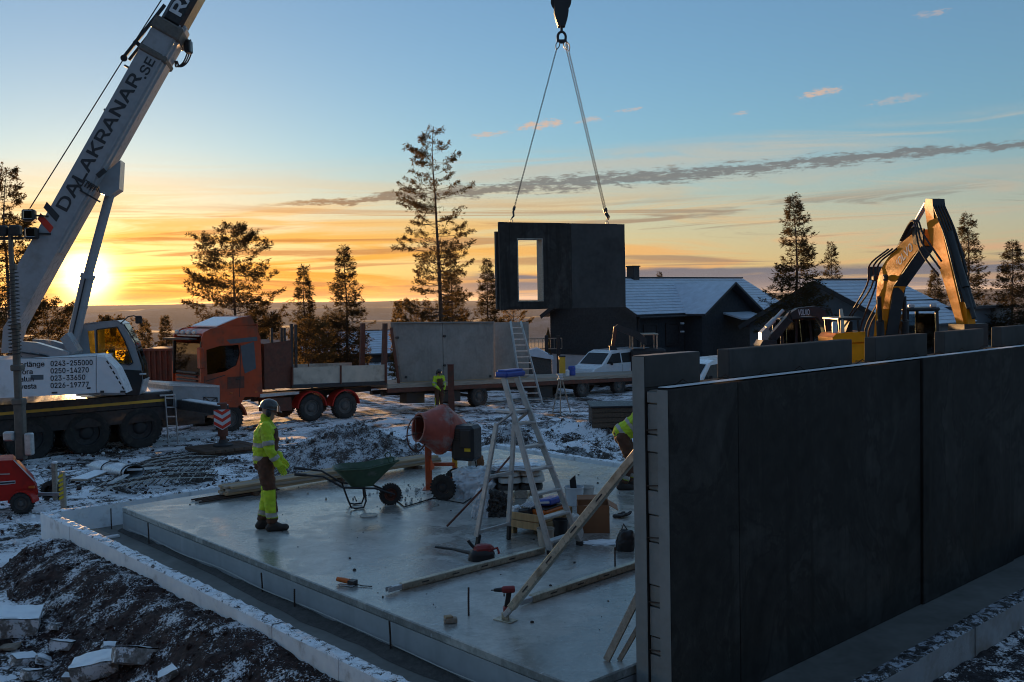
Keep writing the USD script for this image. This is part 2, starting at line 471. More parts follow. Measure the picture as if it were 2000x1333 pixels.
def needles(name, a, b, frost, amt):
    g = Graph()
    geo = g('geometry')
    rp = geo.random_per_island
    n = g.noise(geo.position, 1.3, 3, 0.6)
    c = g.ramp(rp, (0.0, tuple(a)), (1.0, tuple(b)))
    k = g.step(g.m('add', g.m('multiply', n, 0.6), g.m('multiply', rp, 0.4)), 0.75 - amt * 0.5, 0.95 - amt * 0.5)
    c = g.mix(g.m('multiply', k, 0.9), c, tuple(frost))
    d = g('diffuse_bsdf', color=c).BSDF
    t = g('translucent_bsdf', color=c).BSDF
    return g.make(name, g('mix_closure', fac=0.45, closure1=d, closure2=t).closure)



def slab_mat():
    """power-trowelled slab: frosty pale skin, dark damp areas, thin ice and scuffs"""
    g = Graph()
    P = g('geometry').position
    n1 = g.noise(P, 0.55, 4, 0.6, 0.8)
    n2 = g.noise(P, 3.2, 5, 0.68, 0.6)
    n3 = g.noise(P, 17.0, 4, 0.7)
    n4 = g.noise(P, 85.0, 2, 0.7)
    k = g.m('add', g.m('multiply', n2, 0.5), g.m('add', g.m('multiply', n3, 0.32), g.m('multiply', n4, 0.18)))
    c = g.ramp(k, (0.36, (0.26, 0.26, 0.235)), (0.5, (0.46, 0.455, 0.42)), (0.62, (0.68, 0.67, 0.62)))
    damp = g.step(g.m('add', g.m('multiply', n1, 0.7), g.m('multiply', n2, 0.3)), 0.46, 0.53)
    c = g('mix', mix_type='multiply', fac=g.m('multiply', damp, 0.85), color1=c, color2=(0.40, 0.40, 0.40)).color
    swirl = g.noise(g('vector_math', math_type='add', vector1=g.scaled(P, 1.0, 1.0, 1.0), vector2=g('vector_math', math_type='scale', vector1=g('noise_texture', vector=P, scale=1.3, detail=2.0).color, scale=0.9).vector).vector, 6.5, 5, 0.7, 1.5)
    ice = g.step(g.m('add', g.m('multiply', swirl, 0.65), g.m('multiply', n3, 0.35)), 0.575, 0.64)
    c = g.mix(g.m('multiply', ice, 0.6), c, (0.60, 0.63, 0.64))
    r = g.m('add', g.m('subtract', 0.44, g.m('multiply', damp, 0.24)), g.m('multiply', g.m('subtract', n3, 0.5), 0.35))
    h = g.m('add', g.m('multiply', n2, 0.8), g.m('add', g.m('multiply', n3, 0.5), g.m('multiply', n4, 0.16)))
    nm = g('bump', height=h, strength=0.26, distance=0.02).normal
    return g.make('wet_slab_concrete', g('principled_bsdf', base_color=c, roughness=r, normal=nm, specular_ior_level=0.7, coat_weight=0.35, coat_roughness=0.22, coat_normal=nm).BSDF)



def wall_mat(name):
    """dark damp precast concrete: cloudy cast tone, runs, tide marks and small air holes"""
    g = Graph()
    P = g('geometry').position
    n1 = g.noise(P, 0.8, 5, 0.62, 0.7)
    n2 = g.noise(P, 6.0, 4, 0.65)
    n3 = g.noise(P, 70.0, 2, 0.7)
    runs = g.noise(g.scaled(P, 5.0, 5.0, 0.22), 1.0, 5, 0.68, 0.4)
    k = g.m('add', g.m('multiply', n1, 0.6), g.m('add', g.m('multiply', n2, 0.28), g.m('multiply', n3, 0.12)))
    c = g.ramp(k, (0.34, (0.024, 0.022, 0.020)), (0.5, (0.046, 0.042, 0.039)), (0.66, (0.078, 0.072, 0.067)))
    c = g.mix(g.m('multiply', g.step(runs, 0.5, 0.66), 0.7), c, (0.014, 0.012, 0.011))
    tide = g.m('multiply', g.step(n1, 0.50, 0.515), g.m('subtract', 1.0, g.step(n1, 0.53, 0.56)))
    c = g.mix(g.m('multiply', tide, 0.3), c, (0.014, 0.012, 0.011))
    pale = g.step(g.noise(g.scaled(P, 1.4, 1.4, 0.8), 1.3, 4, 0.6, 0.5), 0.60, 0.68)
    c = g.mix(g.m('multiply', pale, 0.22), c, (0.10, 0.094, 0.087))
    vor = g('voronoi_texture', vector=P, scale=26.0).distance
    hole = g.m('multiply', g.m('subtract', 1.0, g.step(vor, 0.07, 0.12)), g.step(n2, 0.52, 0.6))
    c = g.mix(g.m('multiply', hole, 0.8), c, (0.008, 0.007, 0.007))
    h = g.m('subtract', g.m('add', g.m('multiply', n2, 0.8), g.m('multiply', n3, 0.3)), hole)
    nm = g('bump', height=h, strength=0.4, distance=0.012).normal
    r = g.m('subtract', 0.95, g.m('multiply', g.step(runs, 0.5, 0.66), 0.35))
    return g.make(name, g('principled_bsdf', base_color=c, roughness=r, normal=nm, specular_ior_level=0.15).BSDF)


M = dict(
    slab=slab_mat(),
    footing=concrete('footing_concrete', (0.13, 0.132, 0.12), (0.27, 0.27, 0.25), rough=0.7, streaks=False),
    slabside=concrete('slab_side_concrete', (0.34, 0.345, 0.35), (0.48, 0.485, 0.49), rough=0.75, stain_amt=0.25, stain=(0.15, 0.15, 0.15)),
    wall=wall_mat('dark_damp_concrete'),
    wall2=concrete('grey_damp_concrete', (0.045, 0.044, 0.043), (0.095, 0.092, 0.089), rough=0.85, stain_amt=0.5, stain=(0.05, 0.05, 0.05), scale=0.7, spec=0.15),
    cut=concrete('cut_concrete_edge', (0.17, 0.175, 0.17), (0.28, 0.285, 0.275), rough=0.8, stain_amt=0.2, stain=(0.16, 0.16, 0.15)),
    pale=concrete('pale_precast_concrete', (0.17, 0.155, 0.14), (0.31, 0.285, 0.26), rough=0.85, stain_amt=0.45, stain=(0.15, 0.13, 0.12)),
    eps=plain('white_insulation_foam', (0.86, 0.89, 0.93), 0.8, vary=0.08, scale=7, bump=0.4, bscale=70, dirt=(0.42, 0.40, 0.38), dirt_amt=0.3),
    epsshade=plain('shade_toned_dirty_foam', (0.30, 0.31, 0.33), 0.85, vary=0.12, scale=5, bump=0.4, bscale=60, dirt=(0.2, 0.18, 0.16), dirt_amt=0.5),  # shade of the corner put into the grey, plus some dirt
    snow=plain('snow', (0.87, 0.90, 0.94), 0.7, vary=0.06, scale=9, bump=0.5, bscale=45),
    steel=plain('grey_steel', (0.32, 0.33, 0.34), 0.45, 0.8, 0.2, 8),
    galv=plain('galvanised_steel', (0.5, 0.51, 0.52), 0.42, 0.75, 0.2, 12),
    alu=plain('worn_aluminium', (0.46, 0.46, 0.45), 0.42, 0.5, 0.18, 10, dirt=(0.3, 0.3, 0.28), dirt_amt=0.35),
    rim=plain('dirty_wheel_rim', (0.10, 0.095, 0.09), 0.6, 0.2, 0.3, 9),
    mastgrey=plain('dull_mast_steel', (0.13, 0.115, 0.10), 0.55, 0.4, 0.25, 9),
    dark=plain('dark_steel', (0.03, 0.03, 0.032), 0.5, 0.2, 0.3, 8),
    black=plain('black_plastic', (0.016, 0.016, 0.017), 0.45, 0, 0.3, 9),
    rubber=plain('tyre_rubber', (0.022, 0.021, 0.02), 0.8, 0, 0.3, 12, bump=0.3, bscale=90, dirt=(0.07, 0.06, 0.05), dirt_amt=0.4),
    rebar=plain('rusty_rebar', (0.06, 0.038, 0.028), 0.8, 0.2, 0.3, 20),
    rust=plain('rust_brown_paint', (0.11, 0.032, 0.018), 0.65, 0, 0.3, 6, dirt=(0.05, 0.03, 0.02), dirt_amt=0.4),
    cranewhite=plain('white_crane_paint', (0.29, 0.295, 0.31), 0.32, 0, 0.06, 3, coat=0.2, dirt=(0.22, 0.21, 0.20), dirt_amt=0.3),
    panelwhite=plain('white_panel_paint', (0.66, 0.66, 0.68), 0.35, 0, 0.05, 3, dirt=(0.45, 0.43, 0.41), dirt_amt=0.2),
    craneblack=plain('black_crane_paint', (0.02, 0.018, 0.018), 0.35, 0, 0.3, 3, coat=0.2),
    orange=plain('orange_truck_paint', (0.40, 0.048, 0.007), 0.42, 0, 0.18, 3, coat=0.12, dirt=(0.12, 0.04, 0.022), dirt_amt=0.5),
    red=plain('red_paint', (0.42, 0.018, 0.012), 0.45, 0, 0.12, 5, spec=0.25, dirt=(0.15, 0.02, 0.015), dirt_amt=0.2),
    mixred=plain('worn_red_paint', (0.36, 0.07, 0.045), 0.55, 0, 0.2, 9, dirt=(0.30, 0.27, 0.25), dirt_amt=0.42),
    mixorange=plain('orange_red_paint', (0.50, 0.085, 0.025), 0.5, 0, 0.15, 9, dirt=(0.28, 0.25, 0.23), dirt_amt=0.25),
    yellow=plain('yellow_machine_paint', (0.85, 0.27, 0.004), 0.5, 0, 0.08, 5, spec=0.2, dirt=(0.4, 0.13, 0.01), dirt_amt=0.2),
    stripe=plain('yellow_stripe', (0.75, 0.42, 0.05), 0.4, 0, 0.08, 5),
    greygreen=plain('green_barrow_steel', (0.055, 0.10, 0.06), 0.45, 0.1, 0.25, 9, dirt=(0.2, 0.21, 0.19), dirt_amt=0.3),
    white=plain('white_car_paint', (0.72, 0.74, 0.76), 0.25, 0, 0.05, 3, coat=0.5),
    beige=plain('beige_dropside_paint', (0.50, 0.44, 0.36), 0.55, 0, 0.15, 3, dirt=(0.25, 0.21, 0.17), dirt_amt=0.4),
    blue=plain('blue_plastic', (0.03, 0.07, 0.32), 0.4, 0, 0.15, 8),
    sheet=plain('clear_white_plastic_sheet', (0.62, 0.66, 0.69), 0.25, 0, 0.12, 9, bump=0.6, bscale=25, coat=0.4),
    sack=plain('pale_sack', (0.55, 0.54, 0.5), 0.75, 0, 0.2, 8, bump=0.5, bscale=30),
    debris=plain('dark_debris', (0.06, 0.055, 0.05), 0.85, 0, 0.5, 15, bump=0.6, bscale=50),
    card=plain('brown_cardboard', (0.26, 0.115, 0.05), 0.8, 0, 0.15, 6),
    hivis=plain('high_visibility_yellow', (0.54, 0.72, 0.03), 0.8, 0, 0.16, 14, bump=0.6, bscale=28, dirt=(0.24, 0.26, 0.05), dirt_amt=0.35),
    reflect=plain('grey_reflective_tape', (0.42, 0.40, 0.36), 0.4, 0.2, 0.1, 20),
    brown=plain('brown_work_cloth', (0.10, 0.042, 0.022), 0.85, 0, 0.25, 14, bump=0.5, bscale=30),
    skin=plain('skin', (0.42, 0.24, 0.17), 0.55, 0, 0.1, 20),
    boot=plain('dark_boot_leather', (0.028, 0.022, 0.018), 0.6, 0, 0.3, 20),
    helmet=plain('dark_helmet_shell', (0.045, 0.04, 0.038), 0.3, 0, 0.15, 10, coat=0.4),
    plasticorange=plain('orange_plastic', (0.55, 0.12, 0.01), 0.4, 0, 0.15, 12),
    toolred=plain('red_tool_plastic', (0.25, 0.03, 0.03), 0.45, 0, 0.2, 14),
    tyellow=plain('yellow_sticker', (0.7, 0.5, 0.02), 0.5, 0, 0.05, 10),
    textdark=plain('dark_lettering', (0.025, 0.026, 0.03), 0.5, 0, 0.1, 9),
    textgrey=plain('pale_lettering', (0.55, 0.56, 0.58), 0.5, 0, 0.1, 9),
    textred=plain('red_stripe', (0.55, 0.035, 0.02), 0.45, 0, 0.1, 9),
    cladding=plain('dark_blue_cladding', (0.012, 0.017, 0.022), 0.7, 0, 0.2, 3),
    trimdark=plain('dark_trim', (0.012, 0.012, 0.014), 0.6, 0, 0.2, 3),
    grey=plain('grey_cladding', (0.085, 0.10, 0.115), 0.75, 0, 0.1, 3),
    render=plain('pale_render', (0.42, 0.42, 0.44), 0.85, 0, 0.06, 3),
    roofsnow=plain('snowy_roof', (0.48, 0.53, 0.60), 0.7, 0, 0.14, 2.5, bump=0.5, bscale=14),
    rooftile=plain('dark_roof_tile', (0.03, 0.034, 0.04), 0.6, 0, 0.2, 4),
    bark=plain('bark', (0.07, 0.042, 0.028), 0.9, 0, 0.4, 5, bump=0.6, bscale=18),
    glass=glass('window_glass'),
    tint=glass('tinted_glass', (0.35, 0.4, 0.42)),
    yglass=glass('sunglow_tinted_glass', (1.0, 0.88, 0.35)),  # yellow tint carries the glow of sunlit trees behind the cab
    cable=plain('black_cable', (0.012, 0.012, 0.012), 0.6, 0, 0.1, 9),
    chain=plain('dull_chain_steel', (0.09, 0.09, 0.09), 0.45, 0.7, 0.2, 12),
    timber=wood('raw_timber', (0.26, 0.17, 0.09), (0.48, 0.34, 0.20), E2),
    plank=wood('weathered_plank', (0.22, 0.18, 0.14), (0.42, 0.36, 0.29), E2),
    box=wood('crate_timber', (0.36, 0.22, 0.10), (0.58, 0.40, 0.20), EZ),
    mat=wood('dark_mat_timber', (0.05, 0.03, 0.02), (0.14, 0.085, 0.05), E1),
    prop=plain('zinc_yellow_steel', (0.46, 0.41, 0.32), 0.36, 0.8, 0.2, 10, dirt=(0.2, 0.15, 0.09), dirt_amt=0.3),
)
LAMP = {}


def wheel(T, c, axis, r, w, tyre=None, rim=None, dual=False, name='wheel', n=28):
    """tyre as the part, rim under it; axis points outwards"""
    ax = nrm(axis); c = np.asarray(c, float)
    m = MB()
    ri = r * 0.60
    pr = [(ri, -w / 2), (r * 0.88, -w / 2), (r * 0.965, -w * 0.44), (r, -w * 0.30), (r, -w * 0.06), (r * 0.975, -w * 0.05), (r * 0.975, w * 0.05), (r, w * 0.06), (r, w * 0.30), (r * 0.965, w * 0.44), (r * 0.88, w / 2), (r * 0.70, w * 0.5), (ri, w * 0.40), (ri, -w / 2)]
    m.lathe(pr, c, ax, n)
    x = nrm(np.cross(ax, (0.1, 0.2, 1))); y = np.cross(ax, x)
    for k in range(n):
        g = k * 2 * math.pi / n
        rad = math.cos(g) * x + math.sin(g) * y
        tng = np.cross(ax, rad)
        for sgn in (-1, 1):
            m.obox(c + rad * (r + 0.004) + ax * sgn * w * 0.3, tng, ax, rad, (r * 0.14, w * 0.3, 0.02))
    p = T.part(name, m, tyre or M['rubber'], 40)
    q = MB()
    q.lathe([(ri, -w * 0.42), (ri, w * 0.38), (ri * 0.94, w * 0.38), (ri * 0.90, w * 0.22), (ri * 0.55, w * 0.16 if not dual else -w * 0.05), (ri * 0.45, w * 0.30), (ri * 0.30, w * 0.36), (0.0, w * 0.36)], c, ax, n)
    for k in range(8):
        g = k * math.pi / 4
        q.cyl(c + (math.cos(g) * x + math.sin(g) * y) * ri * 0.66 + ax * w * 0.1, c + (math.cos(g) * x + math.sin(g) * y) * ri * 0.66 + ax * w * 0.24, r * 0.035, n=6)
    T.part('rim', q, rim or M['rim'], 35, under=p)
    return p


# ------------------------------------------------------------------ ground, valley and hills
def sm(x, a, b):
    t = np.clip((np.asarray(x, float) - a) / (b - a), 0, 1)
    return t * t * (3 - 2 * t)


def to_ab(X, Y):
    dx, dy = X - O0[0], Y - O0[1]
    return dx * E1[0] + dy * E1[1], dx * E2[0] + dy * E2[1]


def height(X, Y, rough=True):
    X, Y = np.asarray(X, float), np.asarray(Y, float)
    r = np.hypot(X, Y)
    z = np.interp(Y, [-60, 0, 9, 13, 17, 21, 27, 37, 47, 62], [-0.8, -0.95, -0.9, -0.62, -0.52, -0.8, -1.25, -1.3, -1.58, -1.75])
    z = z + np.interp(r, [82, 105, 160, 300, 800, 2500, 6000, 60000], [0, -2.0, -8, -24, -60, -130, -190, -190])
    back = np.maximum(0, -8 - Y)  # added unseen slope behind the viewer, shuts off low rear sky
    z = z + np.minimum(back * 0.46, 84 + back * 0.004) * (1 - sm(r, 2500, 5000))
    if rough:
        p = np.stack([X, Y, 0 * X], -1)
        near = 1 - sm(r, 60, 110)
        z = z + near * (0.10 * (meshkit.fbm(p * 0.55, 4, 3) - 0.5) + 0.09 * (meshkit.fbm(p * 1.9, 4, 5) - 0.5))
        heap = sm(X, -3.5, 0) * (1 - sm(X, 4.5, 8)) * sm(Y, 21, 23) * (1 - sm(Y, 29, 33))
        heap = np.maximum(heap, 0.8 * sm(X, -6.5, -5) * (1 - sm(X, -1, 1)) * sm(Y, 24.5, 27) * (1 - sm(Y, 30, 32)))
        z = z + heap * (1.15 * meshkit.fbm(p * np.array([0.55, 0.8, 1]), 5, 11) ** 1.6 + 0.0)
        ga, gb = to_ab(X, Y)
        rz = sm(Y, 20, 22) * (1 - sm(Y, 44, 50)) * (1 - sm(X, 12, 15))
        wv = 0.5 * (meshkit.fbm(p * 0.12, 3, 71) - 0.5)
        for q in (-6.2, -8.1, -10.6, -12.4, -15.2, -17.1):
            gg = ga + wv * 3 - q
            z = z + rz * (-0.085 * np.exp(-(gg / 0.2) ** 2) + 0.05 * np.exp(-((np.abs(gg) - 0.36) / 0.13) ** 2)) * (0.4 + 0.9 * meshkit.fbm(p * 0.35, 3, 73))
        left = (1 - sm(X, -6.5, -5)) * sm(Y, 17, 19) * (1 - sm(Y, 24, 26.5))
        z = z + left * 0.42 * (meshkit.fbm(p * 0.8, 5, 17) - 0.35)
    a, b = to_ab(X, Y)
    inside = sm(a, -0.85, -0.6) * (1 - sm(a, 11.95, 12.3)) * sm(b, -1.2, -0.98) * (1 - sm(b, 8.75, 9.0))
    return z * (1 - inside) + inside * -0.72


def H(x, y):
    return float(height(np.array([x]), np.array([y]))[0])


def grow(d, end, k):
    out, s = [d], d
    while out[-1] < end:
        s *= k
        out.append(out[-1] + s)
    return np.array(out)


_gx = np.concatenate([-17 - grow(0.2, 40000, 1.18)[::-1], np.arange(-17, 9.01, 0.115), 9 + grow(0.2, 40000, 1.18)])
_gy = np.concatenate([6 - grow(0.2, 40000, 1.2)[::-1], np.arange(6, 34.01, 0.115), 34 + grow(0.14, 40000, 1.055)])
_GX, _GY = np.meshgrid(_gx, _gy, indexing='ij')
_GZ = height(_GX, _GY)
_i, _j = np.meshgrid(np.arange(len(_gx) - 1), np.arange(len(_gy) - 1), indexing='ij')
_k = len(_gy)
_gf = np.stack([_i * _k + _j, (_i + 1) * _k + _j, (_i + 1) * _k + _j + 1, _i * _k + _j + 1], -1).reshape(-1, 4)
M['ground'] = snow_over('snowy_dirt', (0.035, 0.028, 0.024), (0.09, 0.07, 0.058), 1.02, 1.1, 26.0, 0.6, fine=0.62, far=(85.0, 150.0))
g_ = MB().add(np.stack([_GX, _GY, _GZ], -1).reshape(-1, 3), _gf)
single('ground', g_, M['ground'], kind='structure', smooth=True)


def make_hills():
    naz = 900
    az = np.linspace(-math.pi, math.pi, naz)
    rr = np.concatenate([np.linspace(2600, 6500, 26), np.linspace(6800, 15500, 30)])
    A, R = np.meshgrid(az, rr, indexing='ij')
    q = np.stack([np.cos(A) * 9, np.sin(A) * 9, R / 2600.0], -1)
    n1 = meshkit.fbm(q, 5, 21)
    q2 = np.stack([np.cos(A) * 3.2, np.sin(A) * 3.2, 0 * R], -1)
    n2 = meshkit.fbm(q2, 4, 33)
    ridge1 = np.exp(-((R - 5200 - 900 * (n2 - 0.5)) / 900.0) ** 2)
    ridge2 = np.exp(-((R - 9200 - 1500 * (n2 - 0.5)) / 1300.0) ** 2)
    ridge3 = np.exp(-((R - 13200) / 1500.0) ** 2)
    z = -195 + ridge1 * (95 + 110 * (n1 - 0.5)) + ridge2 * (170 + 120 * (n1 - 0.5)) + ridge3 * (225 + 75 * (n2 - 0.45) + 45 * (n1 - 0.5))
    z[:, 0] = -260; z[:, -1] = -300
    P = np.stack([np.sin(A) * R, np.cos(A) * R, z], -1).reshape(-1, 3)
    k = len(rr)
    i, j = np.meshgrid(np.arange(naz - 1), np.arange(k - 1), indexing='ij')
    f = np.stack([i * k + j, i * k + j + 1, (i + 1) * k + j + 1, (i + 1) * k + j], -1).reshape(-1, 4)
    g = Graph()
    pos = g('geometry').position
    n = g.noise(g.scaled(pos, 0.0016, 0.0016, 0.004), 1.0, 6, 0.65, 0.4)
    t = g.noise(g.scaled(pos, 0.02, 0.02, 0.02), 1.0, 3, 0.6)
    c = g.ramp(g.m('add', g.m('multiply', n, 0.75), g.m('multiply', t, 0.25)), (0.42, (0.03, 0.04, 0.042)), (0.55, (0.06, 0.07, 0.075)), (0.66, (0.13, 0.14, 0.15)))
    single('hills', MB().add(P, f), g.make('forested_hills', g('principled_bsdf', base_color=c, roughness=0.95, specular_ior_level=0.1).BSDF), kind='structure', smooth=True)


make_hills()

# thin evening haze over the whole valley
g = Graph()
_hz = MB().obox((0, 0, -72), (1, 0, 0), (0, 1, 0), EZ, (90000, 90000, 420))
single('haze', _hz, g.make('evening_haze', volume=g('principled_volume', color=(0.86, 0.84, 0.86), density=1.1e-5, anisotropy=0.35).volume), kind='stuff')

# ------------------------------------------------------------------ foundation: slab, footing, insulation edge
T = Thing('concrete_slab', 'raised grey concrete floor slab, damp and icy, that the first worker stands on', 'floor slab', W(5, 4, -0.4))
T.part('slab_top', MB().gbox(0.0, 10.25, 0.0, 7.98, -0.09, 0.0, 0.012), M['slab'])
T.part('slab_edge', MB().gbox(0.004, 10.246, 0.004, 7.976, -0.40, -0.092), M['slabside'])
T = Thing('concrete_footing', 'lower concrete channel running round the raised slab inside the white foam edge', 'footing', W(5, 4, -0.5))
m = MB()
m.gbox(-0.45, -0.004, -0.90, 8.40, -0.62, -0.385); m.gbox(10.254, 11.70, -0.90, 8.40, -0.62, -0.386)
m.gbox(-0.003, 10.253, -0.90, -0.003, -0.62, -0.387); m.gbox(-0.003, 10.253, 7.985, 8.40, -0.62, -0.388)
T.part('channel_floor', m, M['footing'])
m = MB()                                                     # damp gravelly strip against the foot of the slab
def _strip(u, v):
    a = u * 10.2; n = meshkit.fbm(np.stack([a * 3.5, v * 2, 0 * a], -1), 4, 4)
    w = 0.03 + 0.16 * meshkit.fbm(np.stack([a * 0.9, 0 * a, 0 * a], -1), 3, 8) * sm(a, 2.5, 6.5) + 0.05
    b = -0.012 - v * w
    return W(0, 0)[None, None] + E1 * a[..., None] + E2 * b[..., None] + EZ * (-0.384 + (1 - v) * (0.02 + 0.05 * n))[..., None]
m.sheet(_strip, 220, 5)
T.part('dirt_strip', m, M['debris'], True)
m = MB(); m.tube([W(a, -0.045 - 0.012 * math.sin(a * 3), -0.30 + 0.012 * math.sin(a * 2.1)) for a in np.arange(0.4, 10.2, 0.25)], 0.007, 5)
T.part('white_tape', m, M['reflect'])

M['crust2'] = snow_over('specked_snow_crust', (0.06, 0.055, 0.05), (0.14, 0.13, 0.12), 1.32, 9.0, 60.0, 0.4, snow=(0.86, 0.89, 0.93), fine=0.7)
M['crust'] = snow_over('shade_toned_snow_crust', (0.03, 0.03, 0.03), (0.10, 0.10, 0.10), 0.8, 9.0, 60.0, 0.4, snow=(0.42, 0.46, 0.52), fine=0.6)  # snow tone darkened to carry the same shade, specks kept
def foam_run(name, label, a0, a1, b0, b1, along, z0=-0.62, z1=-0.02, step=1.2, snow=True, mat='eps'):
    """a straight run of insulation blocks, each a part; along 'a' or 'b'"""
    T = Thing(name, label, 'foam edge', W((a0 + a1) / 2, (b0 + b1) / 2, z0))
    lo, hi = (a0, a1) if along == 'a' else (b0, b1)
    n = max(1, int(round((hi - lo) / step)))
    s = (hi - lo) / n
    r = np.random.default_rng(int(abs(a0 * 100) + abs(b1 * 10)))
    for i in range(n):
        p, q = lo + i * s + 0.001, lo + (i + 1) * s - 0.001
        dz, dd = r.normal(0, 0.003), r.normal(0, 0.003)
        m = MB()
        if along == 'a':
            m.gbox(p, q, b0 + dd, b1 + dd, z0, z1 + dz, 0.004)
        else:
            m.gbox(a0 + dd, a1 + dd, p, q, z0, z1 + dz, 0.004)
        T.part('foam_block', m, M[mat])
        if snow:
            def top(u, v, p=p, q=q, dz=dz, dd=dd):
                t = p + u * (q - p); w = 0.004 + v * 0.992
                A = t if along == 'a' else a0 + dd + w * (a1 - a0)
                B = b0 + dd + w * (b1 - b0) if along == 'a' else t
                P = W(0, 0) + E1 * A[..., None] + E2 * B[..., None]
                nn = meshkit.fbm(P * 7.0, 4, 9)
                return P + EZ * (z1 + dz + 0.002 + np.maximum(nn - 0.36, -0.02) * 0.075 * sm(v, 0, 0.12) * (1 - sm(v, 0.88, 1)))[..., None]
            m = MB().sheet(top, max(8, int(s / 0.035)), 9)
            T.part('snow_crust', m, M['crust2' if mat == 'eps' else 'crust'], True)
    return T

foam_run('foam_edge', 'white foam edge running down the left side beside the dark soil bank', -0.45, 12.0, -1.06, -0.90, 'a')
foam_run('foam_edge', 'white foam edge behind the standing worker and the plank stack', -0.62, -0.452, -1.06, 8.56, 'b', snow=True)
foam_run('foam_edge', 'white foam edge across the far right end of the slab below the gravel heap', -0.45, 11.6, 8.40, 8.56, 'a')
foam_run('foam_edge', 'shade toned snowy foam edge in the bottom right corner outside the dark wall', 11.72, 11.90, -0.85, 9.5, 'b', mat='epsshade')

# rebar stubs
stub = []
for (a, b, z0, h, lab) in ((-0.22, -0.10, -0.385, 0.34, 'thin rebar stub at the far left corner of the channel'),
                           (1.25, -0.06, -0.385, 0.33, 'rebar stub second from the left corner, close against the slab face'),
                           (4.85, -0.05, -0.385, 0.28, 'rebar stub in the channel halfway along the slab edge'),
                           (5.65, 0.0 - 0.05, -0.385, 0.24, 'short rebar stub just right of the halfway one'),
                           (7.62, -0.05, -0.385, 0.33, 'rebar stub nearest the camera in the channel'),
                           (8.20, 0.52, 0.0, 0.29, 'rebar stub standing up from the slab left of the red drill'),
                           (8.14, 2.80, 0.0, 0.27, 'rebar stub on the slab close to the end of the grey wall')):
    m = MB(); p = W(a, b, z0)
    lean = np.array([rng.normal(0, 0.01), rng.normal(0, 0.01), 0])
    m.tube([p - EZ * 0.05, p + EZ * h * 0.5, p + EZ * h + lean], 0.0095, 8)
    for k in range(int(h / 0.022)):
        m.lathe([(0.0095, -0.003), (0.0125, 0), (0.0095, 0.003)], p + EZ * 0.022 * (k + 0.5) + lean * (k * 0.022 / h) ** 2, EZ, 8)
    single('rebar_stub', m, M['rebar'], lab, 'rebar', 'rebar stubs of the foundation')

# ------------------------------------------------------------------ standing double wall
T = Thing('concrete_wall', 'tall dark double concrete wall filling the right of the picture, its top edge notched', 'concrete wall', W(10.5, 4, -0.39))
ZO, ZI = 2.435, 2.705
BE = 0.67
blocks = [(BE, 1.44), (1.87, 4.11), (4.62, 5.88), (6.35, 7.50), (8.06, 9.6)]
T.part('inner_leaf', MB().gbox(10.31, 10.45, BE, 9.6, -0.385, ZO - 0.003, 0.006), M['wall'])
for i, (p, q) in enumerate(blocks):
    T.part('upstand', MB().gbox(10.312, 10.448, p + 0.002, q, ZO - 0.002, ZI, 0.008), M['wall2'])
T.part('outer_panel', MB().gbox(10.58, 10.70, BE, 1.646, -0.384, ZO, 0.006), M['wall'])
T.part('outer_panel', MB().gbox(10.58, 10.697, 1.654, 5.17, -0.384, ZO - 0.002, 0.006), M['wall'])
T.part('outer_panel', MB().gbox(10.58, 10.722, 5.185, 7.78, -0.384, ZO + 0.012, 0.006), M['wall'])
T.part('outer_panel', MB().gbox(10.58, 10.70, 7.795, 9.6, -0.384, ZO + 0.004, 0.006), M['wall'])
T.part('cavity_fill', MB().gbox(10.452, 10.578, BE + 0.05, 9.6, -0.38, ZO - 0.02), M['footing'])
z = -0.37
k = 0
while z < ZO - 0.1:
    h = (0.20, 0.31, 0.14, 0.25, 0.17, 0.36, 0.22)[k % 7]
    T.part('insulation_block', MB().gbox(10.455, 10.575, BE + (0.016 if k % 2 else 0.024), BE + 0.049, z, min(z + h, ZO - 0.03), 0.004), M['cut' if k % 4 else 'footing'])
    if k % 2 == 0:
        T.part('lattice_bar', MB().cyl(W(10.40, BE + 0.01, z + 0.02), W(10.62, BE + 0.01, z + 0.05), 0.006, n=6), M['rebar'])
    z += h + 0.012; k += 1
T.part('end_face', MB().gbox(10.314, 10.446, BE - 0.004, BE - 0.0005, -0.384, ZI - 0.006), M['cut'])
T.part('end_face', MB().gbox(10.584, 10.696, BE - 0.004, BE - 0.0005, -0.383, ZO - 0.006), M['cut'])
m = MB()
for b in np.arange(1.0, 9.3, 0.62):
    m.tube([W(10.42, b, ZO - 0.05), W(10.515, b + 0.1, ZO + 0.05), W(10.61, b + 0.2, ZO - 0.05)], 0.005, 5)
T.part('lattice_loops', m, M['rebar'])
T.part('pale_top_line', MB().gbox(10.584, 10.69, BE + 0.01, 9.55, ZO + 0.0135, ZO + 0.0165), M['snow'])  # thin pale strip along the top of the leaf
T.part('pale_top_line', MB().gbox(10.318, 10.442, BE + 0.01, 1.43, ZI + 0.001, ZI + 0.004), M['cut'])

# short boards leaning against the foot of the wall end
T = Thing('leaning_board', 'short board leaning on the foot of the wall end, right of the braces', 'board', W(10.1, 0.62, 0))
T.part('board', MB().beam(W(10.02, 0.60, 0.0), W(10.29, 0.74, 0.62), 0.07, 0.02, E2, 0.003), M['plank'])
T.part('board', MB().beam(W(10.10, 0.68, 0.0), W(10.29, 0.80, 0.40), 0.045, 0.02, E2, 0.003), M['plank'])

